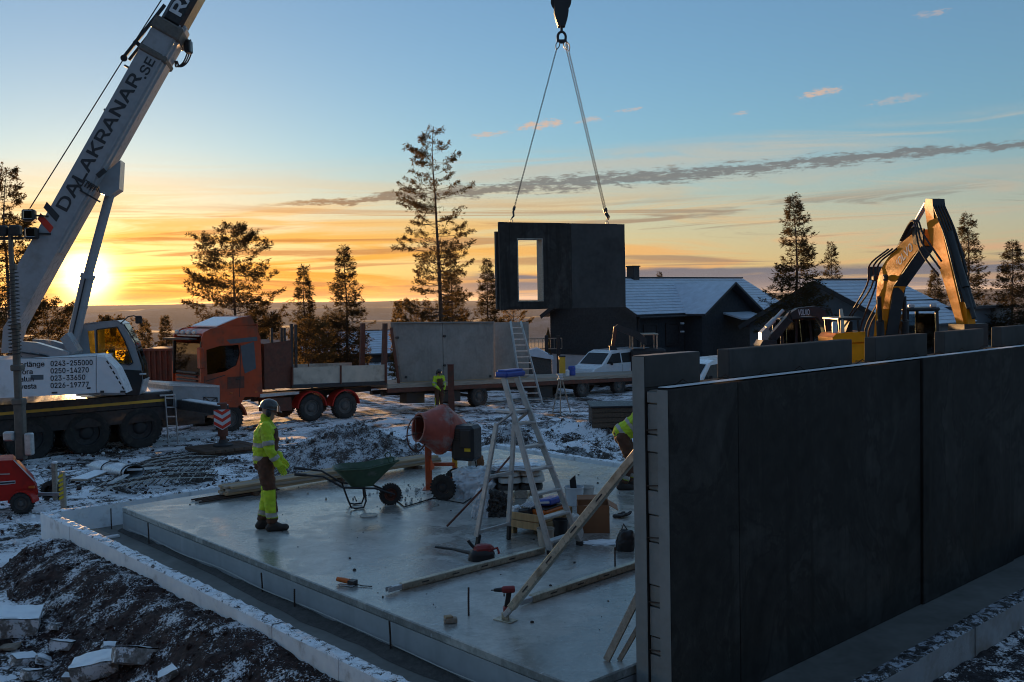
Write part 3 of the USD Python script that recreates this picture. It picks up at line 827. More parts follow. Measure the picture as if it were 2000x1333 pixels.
# ------------------------------------------------------------------ hanging wall element, hook and chains
PSI = math.radians(25)
ED = np.array([math.cos(PSI), math.sin(PSI), 0]); EN = np.array([math.sin(PSI), -math.cos(PSI), 0])   # along, towards viewer
_tl = at(975, 434, 30.6)
_bl = at(977, 606, 30.6)
EH = _tl[2] - _bl[2]
_tr = on_plane(1220, 440, _tl, EN)
EL = float((_tr - _tl) @ ED)
EB = np.array([_tl[0], _tl[1], _bl[2]])


def el_xy(px, py):
    q = on_plane(px, py, EB, EN) - EB
    return float(q @ ED), float(q[2])


T = Thing('wall_element', 'dark concrete wall element with a window opening hanging from the crane chains', 'wall element', EB + ED * EL / 2)
x0, y0 = el_xy(1012, 590); x1, y1 = el_xy(1060, 466)
xs, _ = el_xy(1116, 500)
def panel(u0, u1, hole=True, z0=0.0, z1=EH):
    pg = sbox(u0, z0, u1, z1)
    return pg.difference(sbox(x0, y0, x1, y1)) if hole else pg
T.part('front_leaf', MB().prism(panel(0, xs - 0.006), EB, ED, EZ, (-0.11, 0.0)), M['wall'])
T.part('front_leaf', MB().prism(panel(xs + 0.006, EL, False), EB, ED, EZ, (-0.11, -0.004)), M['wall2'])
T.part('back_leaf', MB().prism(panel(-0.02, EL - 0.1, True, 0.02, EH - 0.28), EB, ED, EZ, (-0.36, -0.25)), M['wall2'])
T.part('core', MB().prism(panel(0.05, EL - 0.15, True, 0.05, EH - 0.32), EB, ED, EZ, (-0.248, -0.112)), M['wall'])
m = MB()
for u0, u1, v0, v1 in ((x0 - 0.001, x0 + 0.035, y0, y1), (x1 - 0.035, x1 + 0.001, y0, y1), (x0 + 0.036, x1 - 0.036, y1 - 0.035, y1), (x0 + 0.036, x1 - 0.036, y0, y0 + 0.035)):
    m.prism(sbox(u0, v0, u1, v1), EB, ED, EZ, (-0.38, 0.003))
T.part('window_lining', m, M['plank'])
HKX = [el_xy(1000, 434)[0], el_xy(1187, 438)[0]]
HKP = [EB + ED * u + EZ * EH - EN * 0.05 for u in HKX]
for p in HKP:
    T.part('lifting_eye', MB().tube([p + ED * 0.05 - EZ * 0.03, p + ED * 0.05 + EZ * 0.06, p + EZ * 0.11, p - ED * 0.05 + EZ * 0.06, p - ED * 0.05 - EZ * 0.03], 0.012, 8), M['steel'])

HOOK = at(1097, 70, 31.5); HOOK[1] = float((HKP[0][1] + HKP[1][1]) / 2)
HOOK = at(1097, 70, HOOK[1])
kx = HOOK[1] / FPX
T = Thing('hook_block', 'black crane hook block hanging at the top of the picture', 'hook block', HOOK)
top = HOOK + EZ * 70 * kx * 1.01
m = MB()
for s in (-1, 1):
    pts = [(-0.20, 0.55), (-0.235, 0.75), (-0.22, 1.35), (-0.12, 1.6), (0.12, 1.6), (0.22, 1.35), (0.235, 0.75), (0.20, 0.55), (0.11, 0.28), (-0.11, 0.28)]
    m.prism(pts, HOOK - np.array([0, 0.11 * s, 0]), (1, 0, 0), EZ, (-0.03, 0.03))
m.box(HOOK + EZ * 0.42, (0.26, 0.2, 0.2), 0.03)
T.part('cheek_plates', m, M['black'])
for s in (-0.055, 0.0, 0.055):
    T.part('sheave', MB().lathe([(0.05, -0.022), (0.30, -0.022), (0.33, -0.02), (0.30, 0.0), (0.33, 0.02), (0.30, 0.022), (0.05, 0.022)], HOOK + EZ * 1.1 + np.array([0, s, 0]), (0, 1, 0), 28), M['dark'], 40)
m = MB()
m.cyl(HOOK + EZ * 0.12, HOOK + EZ * 0.34, 0.045)
g = np.linspace(0, 2 * math.pi, 22)
m.tube([HOOK + np.array([0.13 * math.sin(t) * (1 if abs(math.sin(t)) < 0.99 else 1), 0, -0.05 + 0.17 * math.cos(t)]) for t in g], 0.042, 8)
m.hull([HOOK + np.array([i * 0.16, j * 0.05, k]) for i in (-1, 1) for j in (-1, 1) for k in (-0.13, -0.2)])
T.part('hook', m, M['dark'], 40)
HB_TOP = HOOK + EZ * 1.1


def chain(p, q, label, group=None):
    p, q = np.asarray(p), np.asarray(q)
    L = np.linalg.norm(q - p); d = (q - p) / L
    T = Thing('lifting_chain', label, 'chain', q, group)
    a = nrm(np.cross(d, (0, 1, 0.1))); b = np.cross(d, a)
    T.part('hook_end', MB().tube([q - d * 0.02, q - d * 0.12 + a * 0.05, q - d * 0.24, q - d * 0.30], [0.02, 0.03, 0.035, 0.02], 8).tube([q - d * 0.30, q - d * 0.42], 0.045, 8), M['dark'], 40)
    T.part('top_link', MB().tube([p + d * 0.32 * t + a * 0.06 * math.sin(t * math.pi) for t in np.linspace(0, 1, 7)], 0.016, 6).tube([p + d * 0.32 * t - a * 0.06 * math.sin(t * math.pi) for t in np.linspace(0, 1, 7)], 0.016, 6), M['dark'], 40)
    m = MB()
    n = int((L - 0.72) / 0.052)
    for i in range(n):
        c = p + d * (0.32 + (i + 0.5) * (L - 0.72) / n)
        s = a if i % 2 else b
        pts = [c + d * 0.036 * math.cos(t) * 1.0 + s * 0.019 * math.sin(t) for t in np.linspace(0, 2 * math.pi, 7)]
        m.tube(pts, 0.0085, 4, cap=False)
    T.part('links', m, M['chain'], 60)


chain(HOOK + np.array([-0.09, 0, -0.15]), HKP[0] + EZ * 0.10, 'single chain leg slanting down left from the hook to the hanging element')
chain(HOOK + np.array([0.08, 0, -0.15]), HKP[1] + EZ * 0.10, 'left strand of the double chain slanting down right from the hook', None)
chain(HOOK + np.array([0.16, 0.05, -0.18]), HKP[1] + EZ * 0.12 + ED * 0.06, 'right strand of the double chain slanting down right from the hook', None)


# ------------------------------------------------------------------ mobile crane
PHI = math.radians(11)
CS = np.array([math.cos(PHI), math.sin(PHI), 0]); CN = np.array([math.sin(PHI), -math.cos(PHI), 0])   # forward, towards viewer
CB = at(12, 640, 28.3)                       # foot of the boom, near face
_q = on_plane(213, 200, CB, CN)
BA = nrm(on_plane(304, 38, CB, CN) - on_plane(45, 499, CB, CN))                            # boom axis
BT = nrm(np.cross(BA, CN)) * 1.0             # across the boom, in its plane
if BT[2] < 0:
    BT = -BT


def cp(px, py, off=0.0):
    """pixel -> point of the crane's near boom plane moved off metres towards the viewer"""
    return on_plane(px, py, CB + CN * off, CN)


def cxy(pts, off=0.0):
    o = CB + CN * off
    return [(float((cp(x, y, off) - o) @ CS), float((cp(x, y, off) - o)[2])) for x, y in pts]


crane = Thing('mobile_crane', 'white mobile crane with a long raised boom and phone numbers on its side', 'crane', (-12.5, 30.5, H(-12.5, 30.5)))
BW = 1.2
foot = [(19, 542), (45, 499), (295, 54), (357, 54), (107, 499), (30, 640), (14, 690), (2, 690), (6, 640), (19, 620)]
crane.part('boom', MB().prism(cxy(foot), CB, CS, EZ, (-BW, 0.0)), M['cranewhite'])
# weld lines and wear plates along the near face
m = MB()
for k in (0.09, -0.02):
    p, q = cp(100, 440) + BT * k * 0, cp(352, 34)
crane.part('boom_rib', MB().beam(cp(112, 478, 0.012), cp(352, 50, 0.012), 0.024, 0.05, BT), M['cranewhite'])
# lower edge: folded plate that narrows the underside
crane.part('boom_underside', MB().beam(cp(112, 494, -BW / 2) - BT * 0.05, cp(360, 54, -BW / 2) - BT * 0.05, BW * 0.66, 0.22, BT, 0.06), M['cranewhite'])
# collar and telescopic sections
def sect(s0, s1, h, w, name, mat, c=0.0, ch=0.05):
    m = MB().beam(AX + BA * s0 + BT * c, AX + BA * s1 + BT * c, w, h, BT, ch)
    crane.part(name, m, mat)
AX = (cp(213, 200) + cp(275, 200)) / 2 - CN * BW / 2
AX = AX - BA * ((AX - CB) @ BA)
s_top = float((cp(326, 56) - AX) @ BA)
HH = float(abs((cp(275, 200) - cp(213, 200)) @ BT))
sect(s_top - 0.95, s_top - 0.75, HH + 0.12, BW + 0.10, 'boom_collar', M['mastgrey'])
sect(s_top - 0.18, s_top + 0.22, HH + 0.16, BW + 0.14, 'boom_collar', M['mastgrey'])
s_tip = float((HB_TOP[0] - AX[0]) / BA[0]) + 0.6
sect(s_top + 0.2, s_top + (s_tip - s_top) * 0.52, HH * 0.86, BW * 0.84, 'telescopic_section', M['craneblack'], 0.0, 0.1)
sect(s_top + (s_tip - s_top) * 0.52, s_tip, HH * 0.7, BW * 0.7, 'telescopic_section', M['craneblack'], 0.0, 0.1)
tip = AX + BA * s_tip
crane.part('boom_head', MB().cyl(tip - CN * 0.45, tip + CN * 0.45, 0.42, n=24).beam(tip - BA * 0.8, tip + BA * 0.2, 0.7, 0.9, BT, 0.08), M['craneblack'])
HT = np.array([HB_TOP[0], HB_TOP[1], tip[2] - 0.3])
for k in (-0.3, -0.1, 0.1, 0.3):
    crane.part('hoist_rope', MB().cyl(HB_TOP + np.array([0, k * 0.2, 0.1]) + CS * (k * 0.9), HT + np.array([0, k * 0.2, 0.1]) + CS * (k * 0.6), 0.011, n=6), M['cable'])
# lettering on the boom
def along(px, py):
    return cp(px, py, 0.004)
t0, t1 = along(128, 418), along(276, 155)
crane.part('lettering', MB().text('DALAKRANAR', 0.34, t0, BA, BT, length=float((t1 - t0) @ BA)), M['textdark'])
t0, t1 = along(284, 158), along(304, 122)
crane.part('lettering', MB().text('.SE', 0.27, t0 + BT * 0.02, BA, BT, length=float((t1 - t0) @ BA)), M['textdark'])
for (x, y), mt in (((98, 456), 'textred'), ((110, 434), 'textdark')):
    o = along(x, y)
    crane.part('slash_mark', MB().prism([(0.0, 0.0), (0.2, 0.0), (0.40, 0.5), (0.2, 0.5)], o, BA, BT, (0.0, 0.004)), M[mt])
t0 = AX + CN * (BW * 0.42 + 0.004) + BA * (s_top + 0.45) - BT * 0.16
crane.part('lettering', MB().text('RANAR', 0.36, t0, BA, BT, length=2.6), M['textgrey'])
# luffing cylinder
off = -BW / 2
br = [(196, 352), (240, 316), (237, 372), (216, 386), (200, 380)]
crane.part('cylinder_bracket', MB().prism(cxy(br, off), CB + CN * off, CS, EZ, (-0.32, 0.32)), M['cranewhite'])
c0, c1, c2 = cp(217, 372, off), cp(170, 545, off), cp(137, 690, off)
crane.part('cylinder_rod', MB().cyl(c0, c1, 0.135, n=20), M['cranewhite'], 40)
m = MB().cyl(c1 + (c0 - c1) * 0.02, c2, 0.185, n=24).cyl(c1 + (c0 - c1) * 0.0, c1 + (c0 - c1) * 0.05, 0.21, n=24).cyl(c2 + (c1 - c2) * 0.62, c2 + (c1 - c2) * 0.65, 0.20, n=24)
crane.part('cylinder_barrel', m, M['cranewhite'], 40)
crane.part('cylinder_hose', MB().tube([c1 + CN * 0.22, (c1 + c2) / 2 + CN * 0.21, c2 + CN * 0.2], 0.02, 6), M['cable'])
# fittings on the boom
crane.part('jib_holder', MB().beam(cp(242, 112, 0.02), cp(322, 10, 0.02), 0.07, 0.09, BT), M['craneblack'])
crane.part('jib_holder', MB().beam(cp(252, 118, -0.5), cp(322, 30, -0.5), 0.06, 0.08, BT), M['craneblack'])
crane.part('rope_guide', MB().cyl(cp(242, 114, 0.08), cp(242, 114, -0.6), 0.10, n=16).beam(cp(262, 80, 0.0), cp(276, 92, 0.0), 0.05, 0.12, BA), M['craneblack'])
for x, y in ((243, 128), (250, 134), (203, 214), (298, 66)):
    crane.part('boom_peg', MB().beam(cp(x, y, -0.05), cp(x + 11, y + 6, -0.05), 0.05, 0.06, BA), M['craneblack'])
crane.part('guy_rope', MB().tube([cp(58, 408, 0.0), cp(150, 262, 0.02), cp(240, 118, 0.04), cp(318, -4, 0.04)], 0.018, 5), M['cable'])
m = MB()
for i in range(3):
    m.hose([cp(372 - i * 5, 78 + i * 6, -0.9), cp(375 - i * 4, 98, -1.2), cp(366 - i * 4, 122, -1.3), cp(352 - i * 4, 131, -1.2), cp(346 - i * 2, 120, -0.9)], 0.022, 6)
m.box(cp(368, 92, -0.8), (0.2, 0.3, 0.4), 0.04)
crane.part('hose_loop', m, M['craneblack'])
m = MB()
for i in range(5):
    m.hose([cp(160 + i * 5, 362 + i * 3, 0.03), cp(168 + i * 5, 352 + i * 3, 0.10), cp(176 + i * 5, 366 + i * 3, 0.03)], 0.018, 5)
m.beam(cp(156, 372, 0.03), cp(196, 395, 0.03), 0.03, 0.05).beam(cp(148, 350, 0.03), cp(160, 373, 0.03), 0.03, 0.05).beam(cp(190, 345, 0.05), cp(206, 332, 0.05), 0.04, 0.14)
crane.part('boom_hoses', m, M['dark'])
for (x, y) in ((57, 421), (62, 456)):
    c = cp(x, y, 0.1)
    p = crane.part('work_lamp', MB().obox(c, CS, CN, EZ, (0.36, 0.3, 0.34), 0.05), M['black'])
    crane.part('lens', MB().obox(c + CN * 0.155, CS, CN, EZ, (0.24, 0.02, 0.24), 0.01), M['tint'], under=p)
    crane.part('lamp_bar', MB().beam(c, c + CS * 0.5 - EZ * 0.02 - CN * 0.1, 0.04, 0.05), M['black'])
# superstructure
SO = at(22, 700, 27.0)


def sp(px, py, off=0.0):
    return on_plane(px, py, SO + CN * off, CN)


def sxy(pts):
    return [(float((sp(x, y) - SO) @ CS), float((sp(x, y) - SO)[2])) for x, y in pts]


crane.part('counterweight', MB().prism(sxy([(-90, 706), (187, 697.5), (187, 768), (-90, 783)]), SO, CS, EZ, (-2.5, 0)), M['panelwhite'])
crane.part('side_cover', MB().prism(sxy([(188.5, 697.5), (206, 699), (226, 720), (240, 750), (247, 768), (188.5, 767.5)]), SO, CS, EZ, (-0.9, -0.004)), M['panelwhite'])
crane.part('snow_cap', MB().prism(sxy([(60, 700.5), (187, 696.6), (187, 693.5), (120, 697)]), SO, CS, EZ, (-1.2, -0.05)).prism(sxy([(188, 697.3), (206, 699), (204, 695), (188, 693)]), SO, CS, EZ, (-0.85, -0.05)), M['snow'])
for i, (a_, b_) in enumerate((('Borl\u00e4nge', '0243-255000'), ('Mora', '0250-14270'), ('Falun', '023-33650'), ('Avesta', '0226-19777'))):
    y = 717 + i * 14.3
    o1, o2 = sp(30, y + 0.5, 0.003), sp(98, y - 1.5, 0.003)
    ln = lambda x0_, x1_: float((sp(x1_, y) - sp(x0_, y)) @ CS)
    crane.part('lettering', MB().text(a_, 0.135, o1, CS, EZ, length=ln(30, (86, 63, 65, 71)[i]), bold=True), M['textdark'])
    crane.part('lettering', MB().text(b_, 0.142, o2, CS, EZ, length=ln(98, (180.5, 173, 166, 173)[i]), bold=True), M['textdark'])
crane.part('vent_panel', MB().prism(sxy([(60, 733), (85, 732.5), (85, 742), (60, 742.5)]), SO, CS, EZ, (0.0, 0.004)), M['grey'])
for x0_, x1_, y_ in ((31, 39, 762), (101, 112, 766), (170, 177, 757)):
    crane.part('badge', MB().prism(sxy([(x0_, y_), (x1_, y_ - 0.5), (x1_, y_ + 3), (x0_, y_ + 3.5)]), SO, CS, EZ, (0.0, 0.005)), M['textdark'])
for p, q in ((196, 203), (235, 245)):
    crane.part('cover_latch', MB().beam(sp(p, 765.5, 0.015), sp(q, 765.5, 0.015), 0.03, 0.06), M['dark'])
m = MB()
for k in range(6):
    m.beam(sp(209 + k * 6, 705 + k * 10, -0.05), sp(213 + k * 6, 711 + k * 10, -0.05), 0.1, 0.04)
crane.part('cover_edge', m, M['dark'])
for d in (0.5, 2.1):
    crane.part('turntable_frame', MB().prism(sxy([(20, 668), (60, 671), (124, 690), (124, 702), (20, 704)]), SO - CN * d, CS, EZ, (-0.35, 0)), M['cranewhite'])
crane.part('cylinder_foot', MB().prism(sxy([(104, 664), (118, 652), (140, 688), (126, 698)]), SO - CN * 0.7, CS, EZ, (-0.6, 0)), M['cranewhite'])
m = MB()
for k in range(4):
    m.tube([sp(22 + k * 18, 686 + k * 2, -0.45), sp(50 + k * 14, 690 + k * 2, -0.4), sp(96, 697, -0.45)], 0.02, 5)
crane.part('hydraulic_lines', m, M['dark'])
# crane cab
KO = at(150, 640, 29.4)


def kp(px, py, off=0.0):
    return on_plane(px, py, KO + CN * off, CN)


def kxy(pts):
    return [(float((kp(x, y) - KO) @ CS), float((kp(x, y) - KO)[2])) for x, y in pts]


outline = Polygon(kxy([(149, 641), (166, 633), (228, 627.5), (240, 634), (262, 672), (276, 716), (279, 742), (272, 770), (151, 770)]))
win1 = Polygon(kxy([(171, 647), (184, 646), (187, 702), (176, 690)]))
win2 = Polygon(kxy([(190, 645), (229, 640), (243, 665), (259, 708), (252, 712), (191, 702)]))
cab = crane.part('cab', MB().prism(outline.difference(win1).difference(win2), KO, CS, EZ, (-0.06, 0)).prism(outline.difference(win2), KO, CS, EZ, (-1.06, -1.0)), M['cranewhite'])
m = MB()
ol = kxy([(149, 641), (166, 633), (228, 627.5), (240, 634)])
for (p, q) in zip(ol[:-1], ol[1:]):
    m.beam(KO + CS * p[0] + EZ * p[1] - CN * 0.53, KO + CS * q[0] + EZ * q[1] - CN * 0.53, 1.06, 0.05)
ol = kxy([(279, 742), (272, 770), (151, 770), (149, 735)])
for (p, q) in zip(ol[:-1], ol[1:]):
    m.beam(KO + CS * p[0] + EZ * p[1] - CN * 0.53, KO + CS * q[0] + EZ * q[1] - CN * 0.53, 1.06, 0.05)
m.beam(kp(150, 690, -0.53), kp(150, 740, -0.53), 1.0, 0.05, CS)
crane.part('cab_shell', m, M['cranewhite'], under=cab)
crane.part('window', MB().prism(win1, KO, CS, EZ, (-0.035, -0.03)).prism(win2, KO, CS, EZ, (-0.035, -0.03)), M['yglass'], under=cab)
crane.part('window', MB().prism(win2, KO, CS, EZ, (-1.035, -1.03)), M['yglass'], under=cab)
m = MB()
ol = kxy([(240, 634), (262, 672), (276, 716), (279, 742)])
for (p, q) in zip(ol[:-1], ol[1:]):
    m.beam(KO + CS * p[0] + EZ * p[1] - CN * 0.53, KO + CS * q[0] + EZ * q[1] - CN * 0.53, 0.98, 0.012)
crane.part('windscreen', m, M['tint'], under=cab)
m = MB()
for o in (0.012,):
    for a_, b_ in (((190, 644), (229, 639)), ((229, 639), (243, 664)), ((243, 664), (260, 709)), ((260, 709), (253, 713)), ((253, 713), (190, 703)), ((190, 703), (189, 644))):
        m.beam(kp(*a_, o), kp(*b_, o), 0.03, 0.06, CN)
crane.part('window_seal', m, M['black'], under=cab)
m = MB()
m.hull([kp(x, y, o) for x, y in ((214, 678), (224, 676), (226, 712), (208, 712)) for o in (-0.3, -0.75)]).hull([kp(x, y, o) for x, y in ((200, 692), (212, 690), (214, 716), (196, 716)) for o in (-0.25, -0.8)])
m.hull([kp(x, y, o) for x, y in ((246, 688), (254, 690), (258, 720), (240, 720)) for o in (-0.35, -0.7)]).hull([kp(x, y, o) for x, y in ((214, 640), (228, 640), (226, 658), (216, 656)) for o in (-0.4, -0.6)])
m.hull([kp(x, y, o) for x, y in ((190, 706), (258, 716), (270, 768), (190, 768)) for o in (-0.1, -0.95)])
crane.part('seat', m, M['black'], under=cab)
crane.part('cab_footwell', MB().prism(kxy([(240, 722), (277, 724), (278, 742), (272, 772), (246, 772), (238, 750)]), KO + CN * 0.015, CS, EZ, (-0.02, 0)), M['black'], under=cab)
m = MB().tube([kp(236, 632, 0.02), kp(250, 619, 0.15), kp(262, 617, 0.2), kp(270, 622, 0.2)], 0.018, 6)
m.obox(kp(271, 625, 0.2), CS, CN, EZ, (0.2, 0.08, 0.24), 0.03)
m.tube([kp(242, 634, 0.05), kp(264, 668, 0.08), kp(281, 715, 0.08), kp(280, 728, 0.06)], 0.02, 6)
crane.part('mirror', m, M['black'], under=cab)
crane.part('cab_lamp', MB().obox(kp(279, 731, 0.05), CS, CN, EZ, (0.2, 0.08, 0.06), 0.02), M['textgrey'], under=cab)
# carrier
VO = at(22, 807, 28.0)


def vp(px, py, off=0.0):
    return on_plane(px, py, VO + E1 * off, E1)


def vxy(pts, off=0.0):
    return [(float((vp(x, y, off) - VO) @ E2), float((vp(x, y, off) - VO)[2])) for x, y in pts]


z_deck = float(vp(300, 768)[2])
v1 = float((vp(428, 790) - VO) @ E2)
m = MB()
m.obox(VO + E2 * (v1 - 14) / 2 - E1 * 1.37 + EZ * ((z_deck + 0.05) / 2 - VO[2] / 2 - 0.1), E1, E2, EZ, (2.74, v1 + 14, 0.01))
def vbox(t0, t1, d0, d1, z0, z1, ch=0.0):
    return MB().obox(VO * [1, 1, 0] + E2 * (t0 + t1) / 2 - E1 * (d0 + d1) / 2 + EZ * (z0 + z1) / 2, E2, E1, EZ, (t1 - t0, d1 - d0, z1 - z0), ch)
crane.part('carrier_deck', vbox(-8, v1, 0.0, 2.74, 0.02, z_deck, 0.03), M['craneblack'])
crane.part('chassis', vbox(-8, v1 - 0.2, 0.7, 2.0, -0.75, 0.01), M['craneblack'])
crane.part('side_skirt', vbox(-8, v1 - 0.1, 0.02, 0.10, -0.42, 0.018), M['craneblack'])
crane.part('yellow_stripe', MB().beam(vp(0, 809, 0.006), vp(322, 781.5, 0.006), 0.012, 0.085), M['stripe'])
crane.part('deck_snow', vbox(2.6, v1 - 1.3, 0.15, 2.5, z_deck + 0.002, z_deck + 0.05, 0.02), M['snow'])
zc = float(vp(172, 846)[2]); RW = zc - H(*vp(172, 846)[:2]) + 0.02
for px in (172, 277):
    t = float((vp(px, 846) - VO) @ E2)
    for d, s in ((0.22, 1), (2.52, -1)):
        wheel(crane, VO * [1, 1, 0] + E2 * t - E1 * d + EZ * zc, E1 * s, RW, 0.44, rim=M['dark'])
    if px == 172:
        tt = t
t_sp = float((vp(277, 846) - vp(172, 846)) @ E2)
for k in (1, 2.5):
    for d, s in ((0.22, 1), (2.52, -1)):
        wheel(crane, VO * [1, 1, 0] + E2 * (tt - k * t_sp) - E1 * d + EZ * zc, E1 * s, RW, 0.44, rim=M['dark'])
crane.part('deck_box', MB().prism(vxy([(338, 754), (429, 757), (429, 800), (338, 795)]), VO, E2, EZ, (-2.2, 0.01)), M['cranewhite'])
crane.part('deck_box_lid', MB().prism(vxy([(330, 749.5), (428, 753), (428, 757), (330, 754)]), VO, E2, EZ, (-2.25, 0.03)), M['galv'])
m = MB()
q = [(398, 776), (424, 777), (424, 794), (398, 793)]
for a_, b_ in ((0, 1), (1, 2), (2, 3), (3, 0), (0, 2), (1, 3)):
    m.beam(vp(*q[a_], 0.02), vp(*q[b_], 0.02), 0.02, 0.05, E1)
crane.part('box_grille', m, M['dark'])
m = MB().beam(vp(322, 772, 0.1), vp(330, 873, 0.1), 0.03, 0.06, E1).beam(vp(341, 772, 0.1), vp(348, 870, 0.1), 0.03, 0.06, E1)
for k in range(6):
    y = 778 + k * 18
    m.beam(vp(322.5 + k * 1.4, y, 0.1), vp(341.5 + k * 1.3, y, 0.1), 0.03, 0.04)
crane.part('access_ladder', m, M['galv'])
crane.part('ladder_rail', MB().beam(vp(312, 773, 0.1), vp(342, 771, 0.1), 0.03, 0.05), M['galv'])
# outrigger reaching towards the viewer
J = at(437, 889, 29.2); J[2] = H(J[0], J[1]) + 0.16
jt = J * [1, 1, 0] + EZ * 0.05
crane.part('outrigger_beam', MB().beam(jt - E1 * 3.6 + EZ * 0.0, jt + E1 * 0.12, 0.34, 0.30, EZ, 0.02), M['dark'])
crane.part('outrigger_snow', MB().beam(jt - E1 * 2.6 + EZ * 0.165, jt + E1 * 0.1 + EZ * 0.165, 0.30, 0.025), M['snow'])
crane.part('outrigger_jack', MB().cyl(jt - EZ * 0.78, jt + EZ * 0.22, 0.15, n=18).cyl(J, jt - EZ * 0.7, 0.10, n=16), M['rust'], 40)
crane.part('outrigger_foot', MB().lathe([(0.0, 0.0), (0.30, 0.0), (0.30, 0.05), (0.14, 0.1), (0.12, 0.2), (0, 0.2)], J, EZ, 20), M['dark'], 40)
pl = nrm(np.array([1, 0.25, 0])); pn = np.cross(pl, EZ)
o = jt + pn * 0.2 - pl * 0.24 - EZ * 0.58
pg = Polygon([(0, 0.15), (0.24, 0), (0.48, 0.15), (0.48, 0.62), (0, 0.62)])
p = crane.part('warning_plate', MB().prism(pg, o, pl, EZ, (-0.01, 0.0)), M['textgrey'])
m = MB()
for k in range(3):
    y = 0.05 + 0.21 * k
    for sg in (0, 1):
        st = Polygon([(0.24, y - 0.02), (0.48, y + 0.13), (0.48, y + 0.23), (0.24, y + 0.08)]) if sg else Polygon([(0.24, y - 0.02), (0.0, y + 0.13), (0.0, y + 0.23), (0.24, y + 0.08)])
        st = st.intersection(pg)
        if not st.is_empty and st.area > 1e-4:
            m.prism(st, o, pl, EZ, (0.001, 0.006))
crane.part('stripes', m, M['textred'], under=p)
T = Thing('outrigger_mat', 'dark timber mat under the foot of the crane outrigger', 'mat', J - EZ * 0.15)
for k in range(6):
    T.part('mat_board', MB().obox(J * [1, 1, 0] + E2 * (-0.75 + 0.3 * k) + EZ * (J[2] - 0.045 + 0.004 * (k % 2)), E1, E2, EZ, (1.5, 0.285, 0.09), 0.01), M['mat'])
T.part('cross_board', MB().obox(J * [1, 1, 0] + E1 * 0.5 + EZ * (J[2] - 0.13), E1, E2, EZ, (0.3, 1.9, 0.07), 0.01), M['mat'])

# ------------------------------------------------------------------ orange truck
TO = at(610, 797, 36.9)


def tp(px, py, off=0.0):
    return on_plane(px, py, TO + E1 * off, E1)


def txy(pts, off=0.0):
    return [(float((tp(x, y, off) - TO) @ E2), float((tp(x, y, off) - TO)[2])) for x, y in pts]


def tz(x, y):
    return H(*tp(x, y)[:2])


truck = Thing('truck', 'orange truck with a tall cab and beige dropsides parked behind the crane', 'truck', (TO * [1, 1, 0]) + EZ * tz(610, 797))
side = Polygon(txy([(394, 660), (398, 650), (412, 642), (440, 638), (500, 637), (509, 660), (513, 776), (478, 776), (470, 790), (464, 796), (432, 796), (424, 806), (396, 806), (392, 735)]))
win = Polygon(txy([(403, 684), (430, 676), (466, 674), (469, 690), (462, 714), (440, 726), (405, 733)]))
cab = truck.part('cab', MB().prism(side.difference(win), TO, E2, EZ, (-0.07, 0.0)).prism(side.difference(win), TO, E2, EZ, (-2.5, -2.43)), M['orange'])
x_f = txy([(394, 700)])[0][0]
ctr = lambda t, z, w=1.25: TO + E2 * t + EZ * z - E1 * w
zf = [p[1] for p in txy([(394, 806), (394, 735), (394, 668)])]
truck.part('cab_front', MB().obox(ctr(x_f + 0.06, (zf[0] + zf[1]) / 2), E2, E1, EZ, (0.10, 2.36, zf[1] - zf[0]), 0.03), M['orange'], under=cab)
zr = txy([(440, 640)])[0][1]; xb = txy([(508, 700)])[0][0]
truck.part('cab_back', MB().obox(ctr(xb - 0.03, (zf[1] + zr) / 2 - 0.2), E2, E1, EZ, (0.05, 2.36, zr - zf[1] + 0.6)), M['orange'], under=cab)
truck.part('roof', MB().hull([TO + E2 * t + EZ * z - E1 * d for (t, z) in txy([(398, 652), (412, 644), (440, 640), (502, 638)]) for d in (0.06, 2.44)] + [TO + E2 * t + EZ * (z - 0.05) - E1 * d for (t, z) in txy([(400, 655), (502, 640)]) for d in (0.06, 2.44)]), M['orange'], under=cab)
dfl = txy([(424, 640), (470, 621), (494, 617), (503, 636)])
truck.part('wind_deflector', MB().hull([TO + E2 * t + EZ * z - E1 * d for (t, z) in dfl for d in (0.15, 2.3)]), M['orange'], under=cab)
truck.part('deflector_snow', MB().hull([TO + E2 * t + EZ * (z + k) - E1 * d for (t, z) in txy([(428, 639), (470, 621.5)]) for d in (0.2, 2.25) for k in (0.012, 0.045)]), M['snow'], under=cab)
truck.part('windscreen', MB().hull([TO + E2 * t + EZ * z - E1 * d for (t, z) in txy([(394.5, 733), (396, 672)]) for d in (0.12, 2.38)] + [TO + E2 * (t + 0.02) + EZ * z - E1 * d for (t, z) in txy([(394.5, 733), (396, 672)]) for d in (0.12, 2.38)]), M['tint'], under=cab)
truck.part('window', MB().prism(win, TO, E2, EZ, (-0.045, -0.035)), M['tint'], under=cab)
truck.part('window', MB().prism(win, TO, E2, EZ, (-2.465, -2.455)), M['tint'], under=cab)
m = MB()
fr = [(394.5, 668), (394.5, 735)]
for d in (0.06, 2.44):
    m.beam(TO + E2 * x_f + EZ * zf[1] - E1 * d, TO + E2 * (x_f + 0.05) + EZ * zf[2] - E1 * d, 0.1, 0.08, E1)
m.beam(TO + E2 * (x_f - 0.25) + EZ * (zf[2] + 0.1) - E1 * 0.1, TO + E2 * (x_f - 0.25) + EZ * (zf[2] + 0.1) - E1 * 2.4, 0.28, 0.06)
truck.part('sun_visor', m, M['black'], under=cab)
truck.part('stripe', MB().prism(txy([(470, 676), (496, 668), (500, 720), (478, 730), (474, 712)]), TO, E2, EZ, (0.0, 0.006)).prism(txy([(442, 664), (502, 658), (503, 666), (450, 672)]), TO, E2, EZ, (0.0, 0.005)), M['grey'], under=cab)
